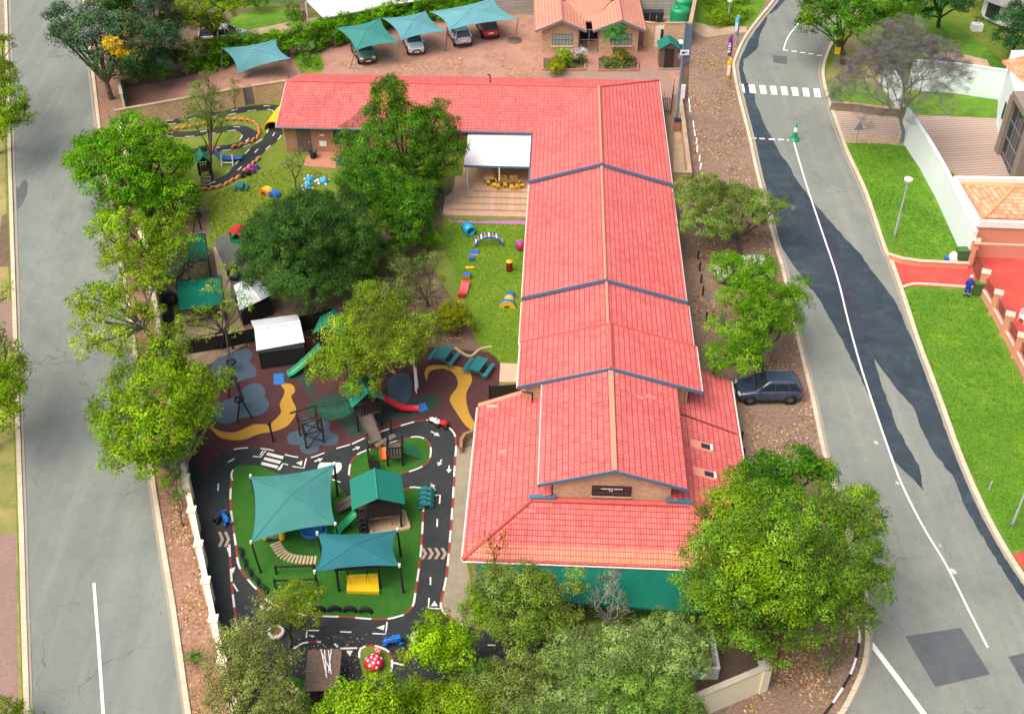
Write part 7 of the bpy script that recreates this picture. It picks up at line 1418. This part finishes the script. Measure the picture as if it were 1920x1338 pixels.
t = thing('climbing_arch', 'striped wooden climbing arch with blue rails on the play lawn', 'climbing arch', G(917,459), R(4)); 
for y in (-.35,.3): arch(t, y, y+.08, 1.12, 1.25, m_matblue, 'side_rail', a0=15, a1=165).location = (0,0,-.32)
for i in range(11):
    a = R(20+14*i); MB().box((1.22*math.cos(a),0,1.22*math.sin(a)-.32),(.05,.66,.12),0,0,0,R(90)-a+R(90)).build('rung', m_white if i % 2 else M_plain('rung_wood_%d' % i, hexc(196,130,90), .7), t)
def slab(label, px, py, d, rz, m, top=None, name='foam_block', cat='foam block'):
    t = thing(name, label, cat, G(px, py), R(rz)); MB().box((0,0,d[2]/2), d).build('block', m, t, bevel=.02); 
    if top: MB().box((0,-d[1]/2+.0,d[2]/2),(d[0]*.98,.03,d[2]*.9)).build('side_face', top, t)
    return t
slab('flat blue foam slab with a yellow edge on the play lawn', 889, 475, (.75,.6,.12), -3, m_matblue, m_matyel); slab('small blue foam cube below the flat blue slab', 884, 488, (.36,.36,.34), 0, m_matblue)
t = thing('foam_roll', 'yellow foam roll lying on the play lawn', 'foam roll', G(882,504)); MB().lathe([(.02,-.38),(.11,-.38),(.11,.38),(.02,.38)], n=16, M=Matrix.Translation((0,0,.11)) @ Matrix.Rotation(R(90),4,'Y')).build('roll', m_matyel, t)
slab('blue foam step with orange side below the yellow roll', 875, 521, (.58,.5,.34), -6, m_matblue, m_org)
t = thing('foam_ramp', 'red wavy foam ramp below the blue foam step', 'foam ramp', G(870,545), R(-10)); rows = []
for i in range(12): f = i/11; y = .65 - 1.35*f; z_ = .32*(1-f)**1.2 + .06*math.sin(f*9) + .08; rows.append([(-.32,y,0),(-.32,y,z_),(.32,y,z_),(.32,y,0)])
MB().grid(rows, smooth=False).build('ramp', M_plain('faded_red_vinyl', hexc(216,92,92), .6), t); MB().box((0,-.75,.15),(.5,.25,.3)).build('end_block', m_matred, t)
slab('small yellow foam piece behind the golden bush', 858, 567, (.28,.2,.1), 0, m_matyel)
t = thing('beach_ball', 'large beach ball in red, green and orange beside the school wall', 'ball', G(976,468)); 
for i, m in enumerate((m_rdp, m_grn, m_org, m_pur, m_matred, m_yel)):
    q = MB(); n = 10; rows = []
    for j in range(9): ph = R(-90 + 180*j/8); rows.append([Matrix.Rotation(R(40),3,'Y') @ V3(.42*math.cos(ph)*math.cos(6.283*(i+k/4)/6), .42*math.cos(ph)*math.sin(6.283*(i+k/4)/6), .42*math.sin(ph)) + V3(0,0,.42) for k in range(5)])
    q.grid(rows); q.build('panel', m, t)
t = thing('foam_cylinder', 'upright dark red cylinder with a yellow top on the play lawn', 'foam cylinder', G(955,508)); MB().lathe([(.24,0),(.24,.85)], n=20).build('side', M_plain('dark_red_vinyl', hexc(130,30,34), .5), t); MB().lathe([(.25,.84),(.25,.9),(.02,.91)], n=20).build('top', m_matyel, t)
t = thing('foam_caterpillar', 'colourful foam tunnel caterpillar on the play lawn', 'play tunnel', G(951,578), R(-5))
arch(t, 0, .34, .24, .62, m_matblue, 'front_arch'); arch(t, -.03, 0, .24, .62, m_matyel, 'front_face'); arch(t, .36, .58, .1, .36, m_matred, 'ring', M=Matrix.Translation((.03,0,.06))); arch(t, .58, 1.1, .1, .37, m_matyel, 'ring', M=Matrix.Translation((.06,0,.05))); arch(t, 1.1, 1.6, .1, .36, m_blu, 'ring', M=Matrix.Translation((.12,0,.04)))
t = thing('playhouse', 'small plastic playhouse with a red roof and green walls', 'playhouse', G(449,452), R(-20)); q = MB().box((0,.4,.45),(.95,.05,.9)).box((-.45,0,.2),(.05,.85,.4)).box((.45,0,.45),(.05,.85,.9)).box((0,-.4,.18),(.9,.05,.36))
for x in (-.45,.45):
    for y in (-.4,.4): q.box((x,y,.5),(.1,.1,1.0))
q.build('wall', m_grn, t); MB().prism([(-.62,-.58,.95),(0,-.58,1.2),(0,.58,1.2),(-.62,.58,.95)], .05).prism([(0,-.58,1.2),(.62,-.58,.95),(.62,.58,.95),(0,.58,1.2)], .05).build('roof', m_rdp, t)
# upper lawn toys
t = thing('seesaw_arches', 'yellow and blue foam arches on the upper lawn', 'foam arches', G(500,362), R(-30)); arch(t, -.35, .3, .28, .52, m_matyel, 'yellow_arch'); arch(t, -.38, -.35, .28, .52, m_org, 'orange_face'); arch(t, -.25, .35, .22, .5, m_matblue, 'blue_arch', M=Matrix.Translation((.85,-.1,0)))
def turtle(label, px, py, rz):
    t = thing('water_toy', label, 'water toy', G(px, py), R(rz), 'light blue turtle toys'); MB().lathe([(.02,.42),(.2,.38),(.38,.2),(.42,.05),(.4,0)], n=16).build('shell', m_cyan, t); q = MB()
    for x, y in ((-.35,-.3),(.35,-.3),(-.35,.3),(.35,.3)): q.lathe([(.02,.1),(.12,.06),(.12,0)], (x,y,0), 8)
    q.lathe([(.02,.25),(.13,.2),(.13,0)], (0,.5,0), 10); q.build('foot', m_white, t); q = MB(); [q.lathe([(.01,.03),(.07,.0)], (.2*math.cos(k),.2*math.sin(k),.39), 6) for k in (0,2,4)]; q.build('shell_spot', m_white, t)
turtle('upper left light blue turtle toy on the upper lawn', 581, 338, 20); turtle('lower light blue turtle toy on the upper lawn', 577, 351, 200); turtle('light blue turtle toy to the right, by the bushes', 607, 341, 80)
t = thing('road_tunnel', 'yellow half-round tunnel over the small track beside the school wing', 'tunnel', G(513,246), R(-10)); arch(t, 0, 3.1, .85, .93, m_yel, 'tunnel_shell', n=18)
t = thing('slide', 'blue slide with white handrail frame beside the sparse olive tree', 'slide', G(425,300)); P_ = smooth([rel(t,398,283,.95), rel(t,412,294,.5), rel(t,430,298,.22), rel(t,455,296,.15)], False, 4); rows = [[p+V3(0,.3,.12),p+V3(0,.25,0),p+V3(0,-.25,0),p+V3(0,-.3,.12)] for p in P_]; MB().grid(rows).build('chute', m_matblue, t, solid=.03)
q = MB()
for x0 in (416,437): q.tube(rel(t,x0,312), rel(t,x0-2,290,.95), .05)
q.tube(rel(t,416,305,.25), rel(t,437,305,.25), .05); q.build('white_frame', m_white, t); MB().add([rel(t,396,283,.2),rel(t,407,283,.2),rel(t,402,266,1.0)],[(0,1,2)]).build('orange_panel', m_org, t, solid=.05)
t4, c4_ = tower('dark timber play tower with a green roof near the bare olive tree', (379,342), (398,338), 1.1, .95, 1.9, 2.4, over=.15)
q = MB(); p = rel(t4,386,262,1.5)
for i in range(7): q.box(c4_[3].lerp(c4_[2], i/6) + V3(0,1.3,1.55), (.1,.04,1.0))
q.build('picket_panel', m_vdark, t4)
for i in range(3): MB().box((.5,-.45-.2*i,.75-.25*i),(.9,.24,.06)).build('step', m_play, t4)
t = thing('plant_pot', 'black plant pot on the brick terrace', 'plant pot', G(588,296)); MB().lathe([(.02,0),(.26,0),(.33,.6),(.36,.62),(.3,.62),(.28,.5),(.02,.5)], n=16).build('pot', m_char, t)
# south corner things
t = thing('ring_planter', 'white ring planter beside the bright lime tree', 'ring planter', G(787,1200)); MB().lathe([(.3,0),(.46,0),(.46,.28),(.3,.28),(.3,.1)], n=24).build('ring', m_white, t); MB().lathe([(.02,.2),(.3,.2)], n=20).build('soil', m_dirtgrass, t)
t = thing('ring_planter', 'white ring planter under the pale green tree at the front left', 'ring planter', G(519,1188)); MB().lathe([(.3,0),(.46,0),(.46,.28),(.3,.28),(.3,.1)], n=24).build('ring', M_plain('old_white', hexc(210,200,186), .8), t); MB().lathe([(.02,.2),(.3,.2)], n=20).build('soil', m_soil, t)
def toad(label, px, py, r, h, lean=0):
    t = thing('toadstool', label, 'toadstool ornament', G(px, py)); MB().tube((0,0,0),(0,0,h),r*.35,r*.28,12).build('stem', m_white, t); cp = MB().lathe([(r*.3,h-.02),(r,h),(r*.97,h+r*.22),(r*.75,h+r*.5),(r*.4,h+r*.68),(.01,h+r*.74)], n=24).build('cap', M_plain('toadstool_red_%d' % int(r*100), hexc(214,34,66), .4), t); rr = random.Random(int(r*100)); q = MB()
    for k in range(11):
        a = k * 2.4; f = math.sqrt((k + .4) / 11) * .93; z_ = h + r * .74 * math.sqrt(max(0, 1 - f * f)) * .98; nn = Vector((math.cos(a)*f, math.sin(a)*f, .9*math.sqrt(max(.02,1-f*f)))).normalized(); rot = nn.to_track_quat('Z','Y').to_matrix().to_4x4(); q.lathe([(.01,.03),(r*.12,.025),(r*.15,-.01)], n=10, M=Matrix.Translation((math.cos(a)*r*f, math.sin(a)*r*f, z_)) @ rot)
    q.build('spot', m_white, cp); return t
toad('large red toadstool ornament with white spots on the round lawn', 702, 1250, .52, .35); toad('small red toadstool ornament behind the large one', 710, 1230, .2, .5)
t = thing('log_cabin', 'small dark log playhouse with white pipes lying on its roof', 'playhouse', G(598,1318), R(3)); MB().box((.3,.9,.7),(1.4,2.0,1.4)).build('wall', m_vdark, t); q = MB()
for i in range(22): q.box((.3 + 0*i,-.25+.115*i,1.5 + .0*i),(1.75,.1,.07))
rf = q.build('roof', m_timber, t); q = MB()
for a, b in (((.1,2.2),(.55,.4)),((.3,2.15),(.5,.5)),((.5,2.1),(.75,.6)),((.65,2.2),(.6,.7)),((.2,1.9),(.7,.8))): q.tube((a[0],a[1],1.58),(b[0],b[1],1.6),.025)
q.build('pipe', m_white, rf)
# patio furniture
def chair(label, px, py, rz, h=0):
    p = A(px, py, .36); t = thing('chair', label, 'chair', p, R(rz), 'yellow plastic chairs on the deck'); MB().box((0,0,.34),(.34,.34,.04)).build('seat', m_yel, t); MB().box((0,-.17,.55),(.32,.04,.14)).box((-.14,-.17,.45),(.04,.04,.3)).box((.14,-.17,.45),(.04,.04,.3)).build('backrest', m_yel, t)
    for x in (-.15,.15):
        for y in (-.15,.15): MB().beam((x*1.15,y*1.15,0),(x,y,.33),.04).build('leg', m_yel, t)
labs = ['yellow plastic chair at the near end of the long table on the deck','yellow plastic chair left of the white post, turned sideways','yellow plastic chair just right of the front white post','second yellow plastic chair right of the front white post','third yellow plastic chair right of the front white post','fourth yellow plastic chair right of the front white post','rightmost yellow plastic chair by the school wall, turned sideways']
for lab, (px, py, rz) in zip(labs, ((915,348,0),(927,352,90),(934,355,5),(947,353,0),(959,356,0),(969,355,0),(978,353,-90))): chair(lab, px, py, rz)
for lab, (px, py) in zip(('white-backed yellow chair behind the low table, left','yellow chair behind the low table, second from the left','yellow chair behind the low table, second from the right','yellow chair behind the low table, right'), ((938,343),(947,343),(959,344),(967,344))): chair(lab, px, py, 180)
for i, lab in enumerate(('yellow chair on the right side of the long table, nearest','yellow chair on the right side of the long table, middle','yellow chair on the right side of the long table, farthest')): chair(lab, 926, 342 - 8*i, 90)
t = thing('table', 'long brown table on the deck under the white patio roof', 'table', A(917,337,.36)); MB().box((0,.2,.52),(.8,2.0,.05)).build('table_top', m_deck, t)
for x in (-.33,.33):
    for y in (-.7,1.1): MB().box((x,y,.25),(.05,.05,.5)).build('leg', m_dark, t)
t = thing('table', 'low dark table between the yellow chairs on the deck', 'table', A(957,349,.36)); MB().box((0,0,.48),(2.0,.5,.05)).build('table_top', m_timber, t)
for x in (-.9,.9): MB().box((x,0,.23),(.05,.4,.46)).build('leg', m_dark, t)
# curved low wall by the concrete path
wallrun('curved_wall', 'low curved brown wall at the school corner beside the concrete path', [(865,850),(865,835),(872,824),(888,818)], .55, M_plain('brown_block', hexc(150,120,92), .9), th=.2)
t = thing('inner_fence', 'low dark timber fence behind the bottom bushes', 'fence', G(880,1262)); q = MB(); 
for i in range(26): p = rel(t, 875 + i*6.4, 1262 - i*.3); q.box(p + V3(0,0,.4), (.09,.04,.85))
q.build('paling', m_vdark, t); MB().beam(rel(t,872,1262,.65), rel(t,1040,1254,.65), .05,.08).build('rail', m_dark, t)
t = thing('garden_hose', 'thin garden hose lying in a long loop on the lawn', 'hose'); P_ = smooth([G(x, y, .05) for x, y in [(1809,562),(1805,572),(1792,580),(1775,598),(1757,618),(1751,640),(1755,670),(1767,692),(1790,712),(1815,727),(1845,740),(1875,744),(1898,740),(1904,728),(1900,712),(1899,695),(1902,690)]], False, 6)
t.location = P_[0]; MB().path([p - P_[0] for p in P_], .014, 5).build('hose', M_plain('hose_green', hexc(140,180,84), .5), t)
t = thing('patio_chair', 'white plastic chair in the red yard at the right edge', 'chair', G(1917,604), R(30)); MB().box((0,0,.42),(.5,.5,.05)).build('seat', m_white, t); MB().box((0,.26,.75),(.5,.04,.6)).build('backrest', m_white, t)
for x in (-.22,.22):
    for y in (-.22,.22): MB().tube((x*1.2,y*1.2,0),(x,y,.42),.025).build('leg', m_white, t)
    MB().box((x*1.1,0,.62),(.05,.45,.04)).build('armrest', m_white, t)
# ------------------------------------------------------------------ the gardener
m_over = M_gen('blue_overall', hexc(36,64,176), .9, .15, 8); m_skin = M_plain('dark_skin', hexc(96,62,44), .6); m_boot = M_plain('boot', hexc(38,50,60), .7)
def skin(name, verts, edges, rad, m, parent, lvl=2):
    me = bpy.data.meshes.new(name); me.from_pydata(verts, edges, []); o = bpy.data.objects.new(name, me); C.objects.link(o); o.parent = parent
    s_ = o.modifiers.new('skin', 'SKIN'); sv = me.skin_vertices[0].data if me.skin_vertices else None
    if sv is None:
        bm = bmesh.new(); bm.from_mesh(me); bm.verts.layers.skin.verify(); bm.to_mesh(me); bm.free(); sv = me.skin_vertices[0].data
    for v, r_ in zip(sv, rad): v.radius = (r_, r_) if not isinstance(r_, tuple) else r_
    sv[0].use_root = True; ss = o.modifiers.new('sub', 'SUBSURF'); ss.levels = lvl; ss.render_levels = lvl; me.materials.append(m); return o
t = thing('person', 'person in blue overalls and white cap watering the lawn, seen from behind', 'person', G(1811,556), R(-15))
vb = [(0,0,.95),(0,.02,1.15),(0,.03,1.35),(0,.02,1.48),(0,.02,1.56),(0,.03,1.66),(0,.02,1.74),(-.17,.02,1.42),(-.24,-.02,1.15),(-.2,.14,.98),(.17,.02,1.42),(.25,-.02,1.15),(.2,.16,.98),(-.09,0,.88),(-.12,.02,.5),(-.14,-.02,.1),(-.15,.1,.04),(.09,0,.88),(.12,.02,.5),(.15,0,.1),(.16,.12,.04),(-.17,.2,.94),(.17,.22,.94)]
eb = [(0,1),(1,2),(2,3),(3,4),(4,5),(5,6),(2,7),(7,8),(8,9),(2,10),(10,11),(11,12),(0,13),(13,14),(14,15),(15,16),(0,17),(17,18),(18,19),(19,20),(9,21),(12,22)]
rb = [.15,.14,.17,.08,.055,.09,.08,.065,.05,.035,.065,.05,.035,.1,.075,.05,.04,.1,.075,.05,.04,.025,.025]
skin('body', vb, eb, rb, m_skin, t)
vo = [(0,0,.95),(0,.02,1.15),(0,.03,1.36),(0,.02,1.45),(-.18,.02,1.42),(-.25,-.02,1.15),(-.21,.12,1.0),(.18,.02,1.42),(.26,-.02,1.15),(.21,.14,1.0),(-.09,0,.88),(-.13,.02,.5),(-.14,-.02,.14),(.09,0,.88),(.13,.02,.5),(.15,0,.14)]
skin('overall', vo, [(0,1),(1,2),(2,3),(2,4),(4,5),(5,6),(2,7),(7,8),(8,9),(0,10),(10,11),(11,12),(0,13),(13,14),(14,15)], [.18,.165,.19,.1,.09,.07,.055,.09,.07,.055,.125,.1,.085,.125,.1,.085], m_over, t)
MB().lathe([(.125,1.72),(.125,1.78),(.1,1.86),(.02,1.89)], (0,.02,0), 16).box((0,.15,1.73),(.18,.12,.02)).build('cap', m_white, t); MB().box((-.14,.04,.05),(.12,.3,.1)).box((.15,.05,.05),(.12,.3,.1)).build('boot', m_boot, t, bevel=.03); MB().lathe([(.115,.3),(.12,.36)], (-.14,0,0), 12).lathe([(.115,.3),(.12,.36)], (.15,0,0), 12).build('reflective_band', m_white, t)
for s_ in (-1, 1):
    hb = V3(s_*.17, .2 if s_ < 0 else .22, .95); q = MB()
    for k in range(4): a = hb + V3((k-1.5)*.022, .03, -.01); q.path([a, a + V3(0,.045,-.01), a + V3(0,.05,-.04-.004*(k % 2))], [.011,.01,.008], 6)
    q.path([hb + V3(-s_*.035,0,0), hb + V3(-s_*.06,.03,-.005), hb + V3(-s_*.05,.06,-.02)], [.013,.011,.009], 6); q.build('finger', m_skin, t)
h_ = thing('hose_end', 'end of the garden hose held in the gardener\'s hands', 'hose', G(1811,556), R(-15)); MB().path([(-.1,.25,.0),(-.15,.3,.5),(-.17,.25,.93),(0,.27,.95),(.17,.27,.93),(.3,.6,.9)], .018, 6).build('hose', bpy.data.materials['hose_green'], h_)
